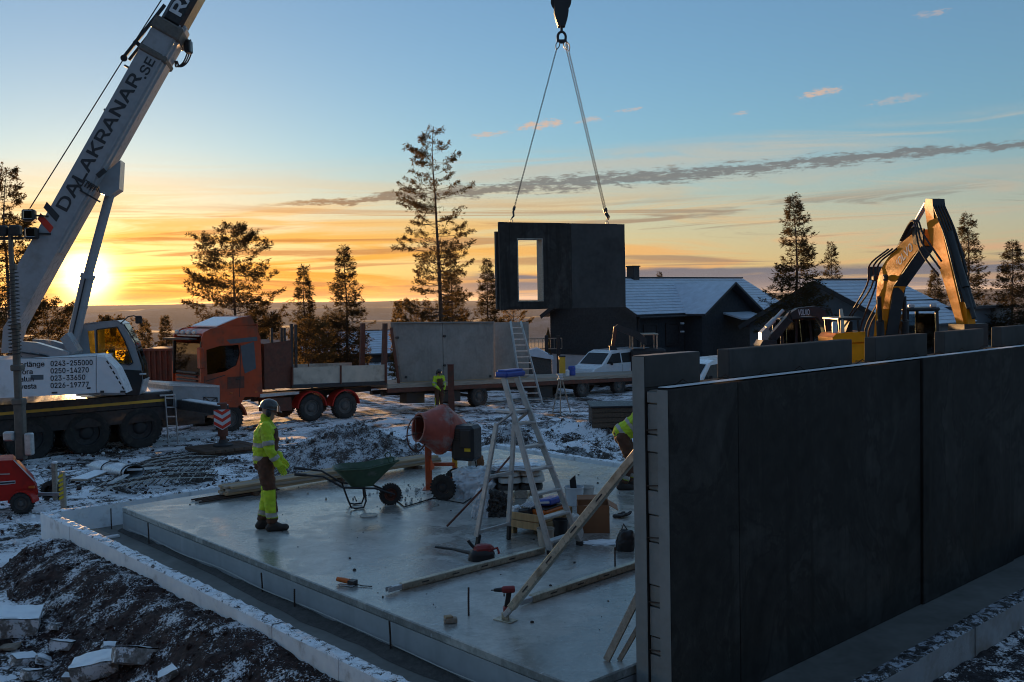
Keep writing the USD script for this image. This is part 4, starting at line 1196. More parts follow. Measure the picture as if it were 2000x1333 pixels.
truck.part('door_line', MB().beam(tp(470, 674, 0.004), tp(468, 776, 0.004), 0.012, 0.02, E2).beam(tp(400, 735, 0.004), tp(400, 790, 0.004), 0.012, 0.02, E2).beam(tp(402, 745, 0.004), tp(440, 733, 0.004), 0.012, 0.03), M['black'], under=cab)
truck.part('side_vent', MB().prism(txy([(444, 737), (477, 735), (477, 758), (444, 760)]), TO, E2, EZ, (0.0, 0.008)), M['rust'], under=cab)
m = MB().obox(tp(392, 700, 0.2), E2, E1, EZ, (0.16, 0.3, 0.75), 0.04).tube([tp(396, 678, 0), tp(392, 684, 0.2)], 0.02, 6)
truck.part('mirror', m, M['orange'], under=cab)
m = MB()
for k in range(4):
    m.obox(TO + E2 * (x_f - 0.02) + EZ * (zf[2] + 0.32) - E1 * (0.5 + 0.5 * k), E2, E1, EZ, (0.12, 0.22, 0.16), 0.04)
m.beam(TO + E2 * (x_f + 0.1) + EZ * (zf[2] + 0.2) - E1 * 0.3, TO + E2 * (x_f + 0.1) + EZ * (zf[2] + 0.2) - E1 * 2.2, 0.05, 0.05)
truck.part('roof_lamps', m, M['galv'], under=cab)
m = MB().obox(ctr(x_f + 0.0, zf[0] + 0.42), E2, E1, EZ, (0.1, 1.9, 0.5), 0.03)
for k in range(4):
    m.obox(ctr(x_f - 0.03, zf[0] + 0.95 + 0.14 * k), E2, E1, EZ, (0.08, 1.7, 0.06), 0.01)
truck.part('grille', m, M['black'], under=cab)
for s in (0.32, 2.18):
    truck.part('headlight', MB().obox(ctr(x_f - 0.01, zf[0] + 0.40, s), E2, E1, EZ, (0.08, 0.34, 0.22), 0.03), M['textgrey'], under=cab)
m = MB().hull([tp(x, y, o) for x, y in ((424, 700), (438, 698), (440, 732), (420, 734)) for o in (-0.5, -0.9)]).ball(tp(430, 694, -0.7), 0.13)
truck.part('seat', m, M['black'], under=cab)
truck.part('sleeper_curtain', MB().obox(ctr(x_f + 1.25, (zf[1] + zf[2]) / 2), E2, E1, EZ, (0.03, 2.30, zf[2] - zf[1] + 0.3)), M['black'], under=cab)
truck.part('dashboard', MB().obox(ctr(x_f + 0.45, zf[1] - 0.02), E2, E1, EZ, (0.5, 2.25, 0.22), 0.05), M['black'], under=cab)
truck.part('door_handle', MB().beam(tp(462, 741, 0.02), tp(469, 740, 0.02), 0.03, 0.04), M['black'], under=cab)
for y in (778, 792):
    truck.part('entry_step', MB().beam(tp(400, y, 0.01), tp(424, y - 1, 0.01), 0.02, 0.05, E2), M['black'], under=cab)
for x in (404, 452, 500):
    truck.part('side_marker', MB().obox(tp(x, 770 - (x - 404) * 0.04, 0.01), E2, E1, EZ, (0.10, 0.02, 0.04), 0.005), M['plasticorange'], under=cab)
gz_ = tz(610, 797)
rW = 0.51
def twheel(T, px, r, zc=None, name='wheel'):
    t = txy([(px, 797)])[0][0]
    P = TO + E2 * t
    z = H(P[0], P[1]) + r - 0.01
    for d, s in ((0.17, 1), (2.33, -1)):
        wheel(T, P * [1, 1, 0] - E1 * d + EZ * z, E1 * s, r, 0.32)
    return P * [1, 1, 0] + EZ * z
for px in (449, 610, 676):
    twheel(truck, px, rW)
for px in (610, 676):
    P = TO + E2 * txy([(px, 797)])[0][0]; zc_ = H(P[0], P[1]) + rW
    pts = [(math.cos(g) * 0.64, math.sin(g) * 0.64) for g in np.linspace(0.05, math.pi - 0.05, 14)]
    pi_ = [(x * 0.92, y * 0.92) for x, y in pts[::-1]]
    truck.part('mudguard', MB().prism(pts + pi_, P * [1, 1, 0] + EZ * zc_ + E1 * 0.03, E2, EZ, (-0.5, 0.0)), M['red'])
pts = [(math.cos(g) * 0.66, math.sin(g) * 0.66) for g in np.linspace(0.1, math.pi - 0.1, 14)]
P = TO + E2 * txy([(449, 797)])[0][0]
truck.part('mudguard', MB().prism(pts + [(x * 0.9, y * 0.9) for x, y in pts[::-1]], P * [1, 1, 0] + EZ * (H(P[0], P[1]) + rW) + E1 * 0.02, E2, EZ, (-0.5, 0.0)), M['orange'])
ch = txy([(514, 775), (745, 757), (745, 766), (514, 788)])
truck.part('chassis_frame', MB().prism(ch, TO - E1 * 0.75, E2, EZ, (-0.25, 0)).prism(ch, TO - E1 * 1.65, E2, EZ, (-0.25, 0)), M['dark'])
truck.part('fuel_tank', MB().prism(txy([(520, 779), (570, 776), (572, 802), (522, 806)]), TO - E1 * 0.05, E2, EZ, (-0.6, 0)), M['rust'])
truck.part('side_rail', MB().prism(txy([(508, 770), (584, 765), (584, 770), (508, 777)]), TO, E2, EZ, (-0.3, 0.01)), M['galv'])
truck.part('headboard', MB().prism(txy([(517, 672), (570, 665), (571, 757), (518, 762)]), TO - E1 * 0.05, E2, EZ, (-2.3, 0)), M['rust'])
for x, y in ((531, 641), (550, 640), (556, 641), (570, 633), (578, 634)):
    truck.part('bunk_post', MB().beam(tp(x, y + 85, -0.1), tp(x - 1, y, -0.1), 0.09, 0.09, E1), M['dark'])
for x0_, x1_, y0_, y1_, y2_, y3_ in ((572, 664, 719, 715.5, 751, 747.5), (667, 752, 715.4, 712.5, 747.3, 744)):
    truck.part('dropside', MB().prism(txy([(x0_, y0_), (x1_, y1_), (x1_, y3_), (x0_, y2_)]), TO + E1 * 0.0, E2, EZ, (-0.04, 0.0)), M['beige'])
    truck.part('dropside', MB().prism(txy([(x0_, y0_), (x1_, y1_), (x1_, y3_), (x0_, y2_)]), TO - E1 * 2.46, E2, EZ, (-0.04, 0.0)), M['beige'])
truck.part('bed_floor', MB().prism(txy([(570, 752), (754, 744.5), (754, 752), (570, 759.5)]), TO, E2, EZ, (-2.5, 0.015)), M['dark'])
for x in (571, 665.5, 753):
    truck.part('stake', MB().beam(tp(x, 753 - (x - 571) * 0.03, 0.025), tp(x, 717 - (x - 571) * 0.03, 0.025), 0.08, 0.05, E2), M['rust'])

# ------------------------------------------------------------------ flatbed trailer and its load
trl = Thing('flatbed_trailer', 'long low flatbed trailer carrying grey concrete wall elements', 'trailer', tp(1000, 790) * [1, 1, 0] + EZ * tz(1000, 790))
trl.part('deck', MB().prism(txy([(757, 751), (1330, 727.5), (1330, 733), (757, 759)]), TO, E2, EZ, (-2.5, 0.0)), M['plank'])
trl.part('side_beam', MB().prism(txy([(757, 759.3), (1330, 733.3), (1330, 740), (757, 768)]), TO, E2, EZ, (-0.06, -0.005)).prism(txy([(757, 759.3), (1330, 733.3), (1330, 740), (757, 768)]), TO - E1 * 2.4, E2, EZ, (-0.06, -0.005)), M['rust'])
trl.part('frame', MB().prism(txy([(770, 768), (1325, 741), (1325, 748), (770, 776)]), TO - E1 * 0.8, E2, EZ, (-0.2, 0)).prism(txy([(770, 768), (1325, 741), (1325, 748), (770, 776)]), TO - E1 * 1.6, E2, EZ, (-0.2, 0)), M['dark'])
for px in (938, 1141, 1212):
    P = twheel(trl, px, 0.47 if px == 938 else 0.43)
    trl.part('axle', MB().cyl(P - E1 * 0.2, P - E1 * 2.3, 0.07, n=10), M['dark'])
for x0_, x1_ in ((800, 835), (868, 905), (1050, 1085)):
    trl.part('tool_box', MB().prism(txy([(x0_, 768 - (x0_ - 800) * 0.047), (x1_, 767 - (x0_ - 800) * 0.047), (x1_, 788 - (x0_ - 800) * 0.047), (x0_, 789 - (x0_ - 800) * 0.047)]), TO - E1 * 0.2, E2, EZ, (-0.5, 0)), M['black'])
af = [(754, 752), (758, 632), (762, 632), (778, 752)]
for d in (0.25, 1.9):
    trl.part('a_frame', MB().prism(txy([(753, 752), (757, 632), (764, 632), (763, 752)]), TO - E1 * d, E2, EZ, (-0.12, 0)).beam(tp(764, 640, -d - 0.06), tp(779, 751, -d - 0.06), 0.1, 0.08, E2), M['rust'])
trl.part('bolster', MB().prism(txy([(790, 749), (870, 745), (870, 749.8), (790, 753.5)]), TO - E1 * 0.4, E2, EZ, (-0.3, 0)).prism(txy([(900, 744.5), (1040, 738), (1040, 742), (900, 748.5)]), TO - E1 * 0.4, E2, EZ, (-0.3, 0)), M['timber'])

def tilted(pxs, off, th, lean):
    q = [tp(x, y, off) for x, y in pxs]
    zb = min(p[2] for p in q)
    m = MB()
    pts = []
    for p in q:
        s = (p[2] - zb) * lean
        pts += [p - E1 * s, p - E1 * (s + th)]
    return m.hull(pts)
T = Thing('wall_element', 'pale concrete element standing on the trailer beside the truck bed', 'wall element', tp(870, 750, -0.7))
T.part('panel', tilted([(772, 631), (866, 630.5), (866, 746), (786, 750)], -0.7, 0.28, 0.03), M['pale'])
T.part('panel', tilted([(867, 630.5), (966, 630), (964, 742), (867, 746)], -0.705, 0.27, 0.03), M['pale'])
m = MB()
for x, y in ((767 + 10, 660), (776, 717), (793, 737), (869, 657), (869, 714), (958, 735), (880, 735)):
    P = tp(x, y, -0.69); m.cyl(P + E1 * 0.02, P - E1 * 0.12, 0.055, n=10)
T.part('cast_in_socket', m, M['dark'])
T.part('drip_edge', tilted([(772, 629.6), (966, 628.6), (966, 630.5), (772, 631.8)], -0.69, 0.32, 0.03), M['cut'])
T = Thing('wall_element', 'brownish concrete element behind the aluminium ladder on the trailer', 'wall element', tp(1000, 742, -1.3))
T.part('panel', tilted([(968, 630), (1035, 629), (1033, 738), (968, 742)], -1.3, 0.25, 0.03), M['pale'])
T.part('bearer', MB().prism(txy([(972, 742), (1030, 739), (1030, 742), (972, 745)]), TO - E1 * 1.2, E2, EZ, (-0.35, 0)), M['timber'])

# ladder leaning on the load
T = Thing('extension_ladder', 'aluminium ladder leaning against the concrete elements on the trailer', 'ladder', at(1038, 786, 41.0))
b0, b1, t0, t1 = at(1021, 786, 41.0), at(1058, 785, 41.3), at(997, 628, 43.2), at(1017, 628, 43.5)
zb = H(b0[0], b0[1])
T.part('rail', MB().beam(b0 + (b0 - t0) * 0.03, t0, 0.05, 0.09, E1), M['alu'])
T.part('rail', MB().beam(b1 + (b1 - t1) * 0.03, t1, 0.05, 0.09, E1), M['alu'])
for k in range(13):
    f = 0.03 + k * 0.074
    T.part('rung', MB().beam(b0 + (t0 - b0) * f, b1 + (t1 - b1) * f, 0.045, 0.045), M['alu'])

# container behind the crane cab
T = Thing('steel_container', 'dark brown steel container between the crane cab and the orange truck', 'container', at(320, 760, 38) * [1, 1, 0] + EZ * H(-13.6, 38))
c0_ = at(276, 682, 38.5); c1_ = at(362, 682, 38.5)
L_ = c1_[0] - c0_[0]
gz0 = H(c0_[0], c0_[1])
T.part('body', MB().obox((c0_ + c1_) / 2 * [1, 1, 0] + EZ * (c0_[2] + gz0) / 2 + np.array([0, 1.1, 0]), (1, 0, 0), (0, 1, 0), EZ, (L_, 2.2, c0_[2] - gz0)), M['rust'])
for k in range(8):
    T.part('rib', MB().obox(np.array([c0_[0] + L_ * (k + 0.5) / 8, c0_[1] - 0.03, (c0_[2] + gz0) / 2]), (1, 0, 0), (0, 1, 0), EZ, (0.06, 0.07, c0_[2] - gz0 - 0.1)), M['rust'])
T.part('rim', MB().obox(np.array([(c0_[0] + c1_[0]) / 2, c0_[1] - 0.04, c0_[2] - 0.04]), (1, 0, 0), (0, 1, 0), EZ, (L_ + 0.06, 0.09, 0.1)), M['rust'])


# ------------------------------------------------------------------ houses
def house(name, label, N, L, Wd, z_base, z_eave, z_ridge, wall, d1=E2, d2=E1, over=0.5, boards=0, roofmat='roofsnow', base_h=0.0, gable=None, chimney=None, courses=12):
    """N: near corner on the ground plan; facade along d1, gable wall along -d2."""
    T = Thing(name, label, 'house', N * [1, 1, 0] + EZ * z_base)
    N = N * [1, 1, 0]
    P = lambda s, w, z: N + d1 * s - d2 * w + EZ * z
    m = MB()
    zb = z_base + base_h
    pent = [(0, zb), (Wd, zb), (Wd, z_eave), (Wd / 2, z_ridge), (0, z_eave)]
    m.prism(pent, N, -d2, EZ, (0, L) if np.dot(np.cross(-d2, EZ), d1) > 0 else (-L, 0))
    body = T.part('wall', m, M[wall])
    if base_h:
        T.part('basement', MB().obox(P(L / 2, Wd / 2, z_base - 0.5 + (base_h + 0.5) / 2), d1, d2, EZ, (L - 0.06, Wd - 0.06, base_h + 0.49)), M['render'])
    for k in range(boards):
        z = zb + (z_eave - zb) * (k + 0.5) / boards
        T.part('cladding_board', MB().obox(P(-0.012, Wd / 2, z), d2, d1, EZ, (Wd + 0.03, 0.03, (z_eave - zb) / boards - 0.025)), M[wall], under=body)
    slope = math.hypot(Wd / 2, z_ridge - z_eave)
    rl = (slope + over)
    dn = nrm(d2 * (Wd / 2) - EZ * (z_ridge - z_eave))
    for sgn in (1, -1):
        dd = nrm(d2 * sgn * (Wd / 2) - EZ * (z_ridge - z_eave))
        up = nrm(np.cross(d1, dd)); up = up if up[2] > 0 else -up
        r0 = P(L / 2, Wd / 2, z_ridge + 0.06)
        T.part('roof', MB().obox(r0 + dd * rl / 2 + up * 0.02, d1, dd, up, (L + 2 * over, rl, 0.12)), M['rooftile'])
        if sgn == 1:
            for k in range(courses):
                q = rl / courses
                c = r0 + dd * (q * (k + 0.5)) + up * 0.105
                ax = nrm(dd * 1.0 - up * -0.06)
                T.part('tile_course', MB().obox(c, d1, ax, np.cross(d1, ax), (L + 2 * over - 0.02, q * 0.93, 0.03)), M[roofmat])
        T.part('barge_board', MB().obox(r0 - d1 * (L / 2 + over + 0.012) + dd * rl / 2 - up * 0.04, d1, dd, up, (0.03, rl, 0.26)), M['trimdark'])
    T.part('ridge_cap', MB().beam(P(-over, Wd / 2, z_ridge + 0.20), P(L + over, Wd / 2, z_ridge + 0.20), 0.24, 0.08), M['rooftile'])
    if chimney is not None:
        c = MB().obox(P(chimney, Wd / 2, z_ridge + 0.45), d1, d2, EZ, (0.6, 0.6, 0.9), 0.03).obox(P(chimney, Wd / 2, z_ridge + 0.93), d1, d2, EZ, (0.7, 0.7, 0.08), 0.02)
        T.part('chimney', c, M['trimdark'])
    return T, P


def pxdir(px, Y):
    return at(px, 600, Y) * [1, 1, 0]


N1 = pxdir(1243, 58)
zb1 = H(N1[0], N1[1])
zE, zR = at(1243, 612, 58)[2], at(1165, 549, 61.5)[2]
h1, P1 = house('house', 'dark wooden house with snowy roofs and a chimney behind the hanging element', N1, 15.6, 7.4, zb1, zE, zR, 'cladding', boards=16, base_h=1.35, chimney=4.0, courses=13)
# cross gable on the facade
gs, gw, gp = 7.3, 5.6, 1.4
zr2 = at(1420, 556, 62)[2]
m = MB()
m.prism([(gs - gw / 2, zb1), (gs + gw / 2, zb1), (gs + gw / 2, zE - 0.05), (gs, zr2), (gs - gw / 2, zE - 0.05)], N1 + E1 * gp, E2, EZ, (-0.0, gp - 0.02) if np.dot(np.cross(E2, EZ), -E1) > 0 else (-(gp - 0.02), 0.0))
h1.part('gable_wing', m, M['cladding'])
gl = math.hypot(gw / 2, zr2 - zE + 0.05)
for sg in (-1, 1):
    dd = nrm(E2 * sg * gw / 2 - EZ * (zr2 - zE + 0.05)); up = nrm(np.cross(E1, dd)); up = up if up[2] > 0 else -up
    c0 = N1 + E2 * gs + E1 * (gp / 2 - 1.3) + EZ * (zr2 + 0.08)
    h1.part('roof', MB().obox(c0 + dd * (gl + 0.5) / 2, E1, dd, up, (gp + 3.8, gl + 0.5, 0.12)), M['rooftile'])
    if sg == 1:
        for k in range(12):
            q = (gl + 0.5) / 12
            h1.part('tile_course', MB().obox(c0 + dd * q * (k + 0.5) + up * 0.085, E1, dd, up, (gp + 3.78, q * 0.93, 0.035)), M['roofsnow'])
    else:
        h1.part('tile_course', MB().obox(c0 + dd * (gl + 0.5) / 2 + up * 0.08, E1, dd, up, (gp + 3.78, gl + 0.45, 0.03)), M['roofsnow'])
h1.part('porch_roof', MB().obox(N1 + E2 * (gs + 0.9) + E1 * (gp + 0.7) + EZ * (zE - 0.35), E2, nrm(E1 - EZ * 0.25), nrm(EZ + E1 * 0.25), (3.0, 1.5, 0.1)), M['roofsnow'])
for s in (1.2, 3.3):
    h1.part('window', MB().obox(N1 + E2 * s + E1 * 0.03 + EZ * (zb1 + 2.6), E2, E1, EZ, (1.1, 0.08, 1.2), 0.02), M['trimdark'])
for s in (1.2, 3.3):
    for dx_, dz_, sx_, sz_ in ((-0.6, 0, 0.1, 1.4), (0.6, 0, 0.1, 1.4), (0, 0.66, 1.1, 0.1), (0, -0.66, 1.1, 0.1)):
        h1.part('window_trim', MB().obox(N1 + E2 * (s + dx_) + E1 * 0.05 + EZ * (zb1 + 2.6 + dz_), E2, E1, EZ, (sx_, 0.08, sz_)), M['trimdark'])
h1.part('gutter', MB().cyl(N1 + E1 * 0.62 - E2 * 0.4 + EZ * (zE - 0.27), N1 + E1 * 0.62 + E2 * (gs - gw / 2) + EZ * (zE - 0.27), 0.06, n=8), M['trimdark'])
h1.part('downpipe', MB().cyl(N1 + E1 * 0.1 + E2 * 0.1 + EZ * zb1, N1 + E1 * 0.1 + E2 * 0.1 + EZ * (zE - 0.3), 0.05, n=8), M['trimdark'])
h1.part('wall_lamp', MB().obox(at(1325, 632, 60.2) + E1 * 0.3, E2, E1, EZ, (0.18, 0.2, 0.12), 0.02).obox(at(1325, 648, 60.2) + E1 * 0.3, E2, E1, EZ, (0.22, 0.2, 0.1), 0.02), M['textgrey'])

A2 = at(1598, 553, 55)
N2 = A2 * [1, 1, 0] + E1 * 4.6
zb2 = H(N2[0], N2[1])
h2, P2 = house('house', 'blue grey house with a frosted roof behind the orange excavator', N2, 8.5, 9.2, zb2, A2[2] - 2.35, A2[2], 'grey', chimney=6.6, courses=14)
h2.part('low_wing', MB().obox(P2(12.6, 3.2, (zb2 + 2.1) / 2), E2, E1, EZ, (8, 5.5, 2.1 - zb2)), M['grey'])
h2.part('low_roof', MB().obox(P2(12.6, 3.2, 2.2), E2, E1, EZ, (8.6, 6.2, 0.16)), M['rooftile'])

N3 = at(742, 700, 78) * [1, 1, 0]
zb3 = -4.5
h3, _ = house('cabin', 'low cabin with a blue snowy roof beyond the trees left of the trailer load', at(690, 700, 80) * [1, 1, 0] - np.array([4, 0, 0]), 9.5, 6.5, zb3, at(720, 692, 78)[2], at(720, 651, 82)[2], 'cladding', d1=np.array([1.0, 0.05, 0]), d2=np.array([0.05, -1.0, 0]), courses=10)

# ------------------------------------------------------------------ vans
def van(name, label, P, d, n, L=5.1, Ht=1.98, Wd=1.95):
    """P: near front corner on the ground; d: heading; n: towards the viewer's side"""
    T = Thing(name, label, 'van', P)
    f = lambda x, y, z: P - d * x - n * y + EZ * z
    low = [(0.02, 0.30), (0.0, 0.62), (0.05, 0.88), (0.22, 1.0), (0.80, 1.15), (L - 0.02, 1.2), (L, 0.4), (L - 0.05, 0.28), (4.35, 0.28), (4.28, 0.55), (4.05, 0.68), (3.72, 0.68), (3.5, 0.55), (3.42, 0.28), (1.42, 0.28), (1.34, 0.55), (1.12, 0.68), (0.78, 0.68), (0.56, 0.55), (0.48, 0.28)]
    ex = -d
    sgn = 1 if np.dot(np.cross(ex, EZ), -n) > 0 else -1
    dep = (0, Wd) if sgn > 0 else (-Wd, 0)
    body = T.part('body', MB().prism(low, P, ex, EZ, dep), M['white'])
    T.part('body_side', MB().hull([f(x, y, z) for x, z, i in ((0.80, 1.15, 0.0), (L - 0.02, 1.19, 0.0), (1.62, 1.84, 0.14), (2.0, 1.95, 0.16), (L - 0.15, 1.97, 0.16), (L - 0.03, 1.8, 0.12)) for y in (i, Wd - i)]), M['white'], under=body)
    T.part('bonnet', MB().hull([f(x, y, z) for x, z in ((0.05, 0.88), (0.22, 1.0), (0.84, 1.16), (0.2, 0.8)) for y in (0.12, Wd - 0.12)] + [f(0.3, Wd / 2, 1.05), f(0.82, Wd / 2, 1.19)]), M['white'], under=body)
    nv = nrm(np.cross(f(0.80, 1, 1.15) - f(1.62, 1, 1.84), n)); nv = nv if nv @ d > 0 else -nv
    T.part('windscreen', MB().hull([f(x, y, z) + nv * k for x, z, i in ((0.88, 1.215, 0.14), (1.56, 1.79, 0.22)) for y in (i, Wd - i) for k in (0.012, 0.022)]), M['tint'], under=body)
    for x0_, x1_, x2_, x3_ in ((1.14, 1.72, 2.35, 2.35), (2.45, 2.45, 3.6, 3.6), (3.7, 3.7, 4.85, 4.9)):
        pts = []
        for x, z in ((x0_, 1.24), (x1_, 1.76), (x2_, 1.80), (x3_, 1.24)):
            i = 0.16 * (z - 1.16) / 0.76
            pts += [f(x, i - k, z) for k in (0.006, 0.016)]
        T.part('side_window', MB().hull(pts), M['black'], under=body)
    for x in (0.95, 3.88):
        for y, s in ((0.12, 1), (Wd - 0.12, -1)):
            wheel(T, f(x, y, 0.33), n * s, 0.33, 0.2, n=20)
    for y in (0.18, Wd - 0.18):
        T.part('headlight', MB().hull([f(x, y + k, z) for x, z in ((0.01, 0.72), (0.08, 0.88), (0.42, 0.98)) for k in (-0.15, 0.15)]), M['tint'])
    T.part('grille', MB().obox(f(-0.005, Wd / 2, 0.62), n, d, EZ, (1.1, 0.03, 0.14), 0.01).obox(f(-0.01, Wd / 2, 0.4), n, d, EZ, (1.7, 0.03, 0.14), 0.01), M['black'])
    for y in (-0.1, Wd + 0.1):
        T.part('mirror', MB().obox(f(1.45, y, 1.28), n, d, EZ, (0.16, 0.1, 0.24), 0.03), M['black'])
    T.part('door_seam', MB().obox(f(2.4, -0.002, 0.75), d, n, EZ, (0.015, 0.006, 0.8)).obox(f(3.65, -0.002, 0.75), d, n, EZ, (0.015, 0.006, 0.8)), M['black'])
    return T


p = at(1157, 700, 52.5); p[2] = H(p[0], p[1])
van('van', 'white van parked in front of the dark house, its nose above the trailer', p, -E2, E1)
p = at(1338, 700, 36.0) * [1, 1, 0]; p[2] = H(p[0], p[1]) + 0.05
van('van', 'white van glimpsed through the gap at the left end of the wall top', p, -E2, E1)
p = at(1992, 650, 47) * [1, 1, 0]; p[2] = H(p[0], p[1])
dv = nrm(np.array([0.96, -0.28, 0])); nv_ = nrm(np.array([-0.28, -0.96, 0]))
van('van', 'pale van at the far right edge beside the last trees', p, dv, nv_)

# ------------------------------------------------------------------ large yellow excavator
ex = Thing('excavator', 'big yellow excavator with its boom and stick raised high behind the wall', 'excavator', at(1740, 690, 31) * [1, 1, 0] + EZ * H(*at(1740, 690, 31)[:2]))
K = dict(foot=at(1722, 700, 31.2), knee=at(1742, 548, 29.7), tip=at(1812, 462, 27.8), top=at(1822, 398, 27.4), low=at(1888, 640, 26.0))
gb = H(K['foot'][0], K['foot'][1])


def slab_bar(pts, widths, across, w):
    """bar that follows a polyline in a plane; widths in the plane, w across it"""
    pts = [np.asarray(p, float) for p in pts]
    L_, R_ = [], []
    for i, p in enumerate(pts):
        t = nrm(pts[min(i + 1, len(pts) - 1)] - pts[max(i - 1, 0)])
        s = nrm(np.cross(across, t))
        L_.append(p + s * widths[i] / 2); R_.append(p - s * widths[i] / 2)
    m = MB()
    for i in range(len(pts) - 1):
        m.hull([q + across * k * w / 2 for q in (L_[i], L_[i + 1], R_[i], R_[i + 1]) for k in (-1, 1)])
    return m


AXX = nrm(np.array([-0.985, -0.17, 0.0]))
def smooth_line(pts, k=5):
    p = np.asarray(pts, float); q = np.vstack([2 * p[0] - p[1], p, 2 * p[-1] - p[-2]]); out = []
    for i in range(1, len(q) - 2):
        for t in np.arange(k) / k:
            a, b, c, d = q[i - 1], q[i], q[i + 1], q[i + 2]
            out.append(0.5 * (2 * b + (c - a) * t + (2 * a - 5 * b + 4 * c - d) * t * t + (3 * b - a - 3 * c + d) * t ** 3))
    return np.array(out + [p[-1]])
_bp = [K['foot'], (K['foot'] * 0.45 + K['knee'] * 0.55), K['knee'] - EZ * 0.03, (K['knee'] * 0.5 + K['tip'] * 0.5) + EZ * 0.14, K['tip']]
_bw = smooth_line([[w_, 0, 0] for w_ in (0.52, 0.72, 0.90, 0.70, 0.46)])[:, 0]
ex.part('boom', slab_bar(list(smooth_line(_bp)), list(_bw), AXX, 0.40), M['yellow'])
ex.part('stick', slab_bar([K['top'] + (K['top'] - K['low']) * 0.02, K['top'] * 0.82 + K['low'] * 0.18 , K['low']], [0.30, 0.60, 0.28], AXX, 0.32), M['yellow'])
hk = nrm(np.cross(AXX, EZ)); hk = hk if hk[1] < 0 else -hk     # towards the viewer
m = MB()
for k in (-1, 1):
    m.hull([K['tip'] + AXX * k * 0.28 + d for d in (hk * 0.3 + EZ * 0.2, hk * 0.25 - EZ * 0.3, -hk * 0.3 + EZ * 0.3, -hk * 0.2 - EZ * 0.2)] + [K['tip'] + AXX * k * 0.33 + d for d in (hk * 0.3 + EZ * 0.2, hk * 0.25 - EZ * 0.3, -hk * 0.3 + EZ * 0.3, -hk * 0.2 - EZ * 0.2)])
ex.part('boom_fork', m, M['black'])
q0, q1 = K['knee'] + EZ * 0.55 + hk * 0.1, K['top'] + EZ * 0.05 - hk * 0.3
ex.part('stick_cylinder', MB().cyl(q0, q0 + (q1 - q0) * 0.6, 0.14, n=14), M['black'], 40)
ex.part('stick_cylinder_rod', MB().cyl(q0 + (q1 - q0) * 0.6, q1, 0.07, n=12), M['galv'], 40)
for k in (-1, 1):
    a_, b_ = K['foot'] + AXX * k * 0.42 + hk * 0.7 + EZ * 0.1, K['knee'] * 0.8 + K['foot'] * 0.2 + AXX * k * 0.42 + hk * 0.1
    ex.part('boom_cylinder', MB().cyl(a_, a_ * 0.4 + b_ * 0.6, 0.12, n=14).cyl(a_ * 0.4 + b_ * 0.6, b_, 0.07, n=12), M['black'], 40)
a_, b_ = K['top'] * 0.75 + K['low'] * 0.25 + hk * 0.34, K['low'] + hk * 0.32 + EZ * 0.25
ex.part('bucket_cylinder', MB().cyl(a_, a_ * 0.35 + b_ * 0.65, 0.11, n=14).cyl(a_ * 0.35 + b_ * 0.65, b_, 0.06, n=12), M['black'], 40)
m = MB()
r_ = np.random.default_rng(5)
for k in range(6):
    o = AXX * (0.30 + 0.02 * k) * (1 if k % 2 else -1)
    m.hose([K['knee'] * 0.4 + K['tip'] * 0.6 + o + EZ * 0.42, K['tip'] + o * 1.3 + EZ * 0.45 + hk * 0.1, K['tip'] + o * 1.5 + EZ * (0.1 - 0.1 * k) + hk * 0.55, K['top'] * 0.55 + K['low'] * 0.45 + o * 1.1 + hk * 0.25 - EZ * 0.1 * k], 0.028, 6)
for k in range(6):
    o = AXX * (0.30 + 0.05 * (k // 2)) * (1 if k % 2 else -1) - hk * 0.1 * k
    a_ = K['foot'] + o - hk * 0.5 - EZ * 0.1 + AXX * r_.uniform(0, 0.25)
    m.hose([a_, a_ + EZ * 1.0 - hk * (0.2 + 0.02 * k) + AXX * r_.uniform(-0.1, 0.2), K['knee'] + o * 0.9 - hk * 0.38 - EZ * 0.15 + EZ * r_.uniform(-0.1, 0.1), K['knee'] + o * 0.9 - hk * 0.2 + EZ * 0.5, K['knee'] * 0.6 + K['tip'] * 0.4 + o * 0.8 + EZ * 0.45], 0.028, 6)
for k in range(5):
    o = AXX * (-0.16 + 0.08 * k) + hk * 0.22
    m.hose([K['top'] + o, K['top'] * 0.7 + K['low'] * 0.3 + o * 1.1 + hk * 0.16, K['low'] * 0.8 + K['top'] * 0.2 + o + hk * 0.1], 0.03, 6)
ex.part('hoses', m, M['cable'])
ex.part('stick_shade_strip', MB().beam(K['top'] + hk * 0.24 - EZ * 0.2, K['low'] + hk * 0.22 + EZ * 0.5, 0.30, 0.08, hk, 0.03), M['black'])  # black strip added where the front of the stick lies in shade
_bl = K['foot'] * 0.85 + K['knee'] * 0.15 + hk * 0.36
ex.part('boom_shade_sheet', MB().beam(_bl, K['knee'] + hk * 0.42 - EZ * 0.2, 0.42, 0.03, hk).beam(K['knee'] + hk * 0.42 - EZ * 0.2, K['tip'] + hk * 0.02 - EZ * 0.29, 0.44, 0.03, EZ), M['black'])  # black sheets paint the shade on the boom underside
ex.part('stick_head', MB().hull([K['top'] + AXX * k * 0.19 + d for k in (-1, 1) for d in (EZ * 0.14 - hk * 0.05, EZ * 0.10 + hk * 0.26, hk * 0.34 - EZ * 0.45, -hk * 0.12 - EZ * 0.1)]), M['black'])
for k in (-0.5, 0.5):
    c = K['knee'] + AXX * 0.3 + EZ * (0.18 - 0.1) + hk * k * 0.6
    ex.part('boom_lamp', MB().obox(c + AXX * 0.1, AXX, hk, EZ, (0.14, 0.2, 0.2), 0.05), M['black'])
lo = K['low']
ex.part('link', MB().hull([lo + AXX * k * 0.11 + d for k in (-1, 1) for d in (EZ * 0.8, EZ * 0.7 + hk * 0.12, -EZ * 0.1 + hk * 0.25, -EZ * 0.2)]), M['yellow'])
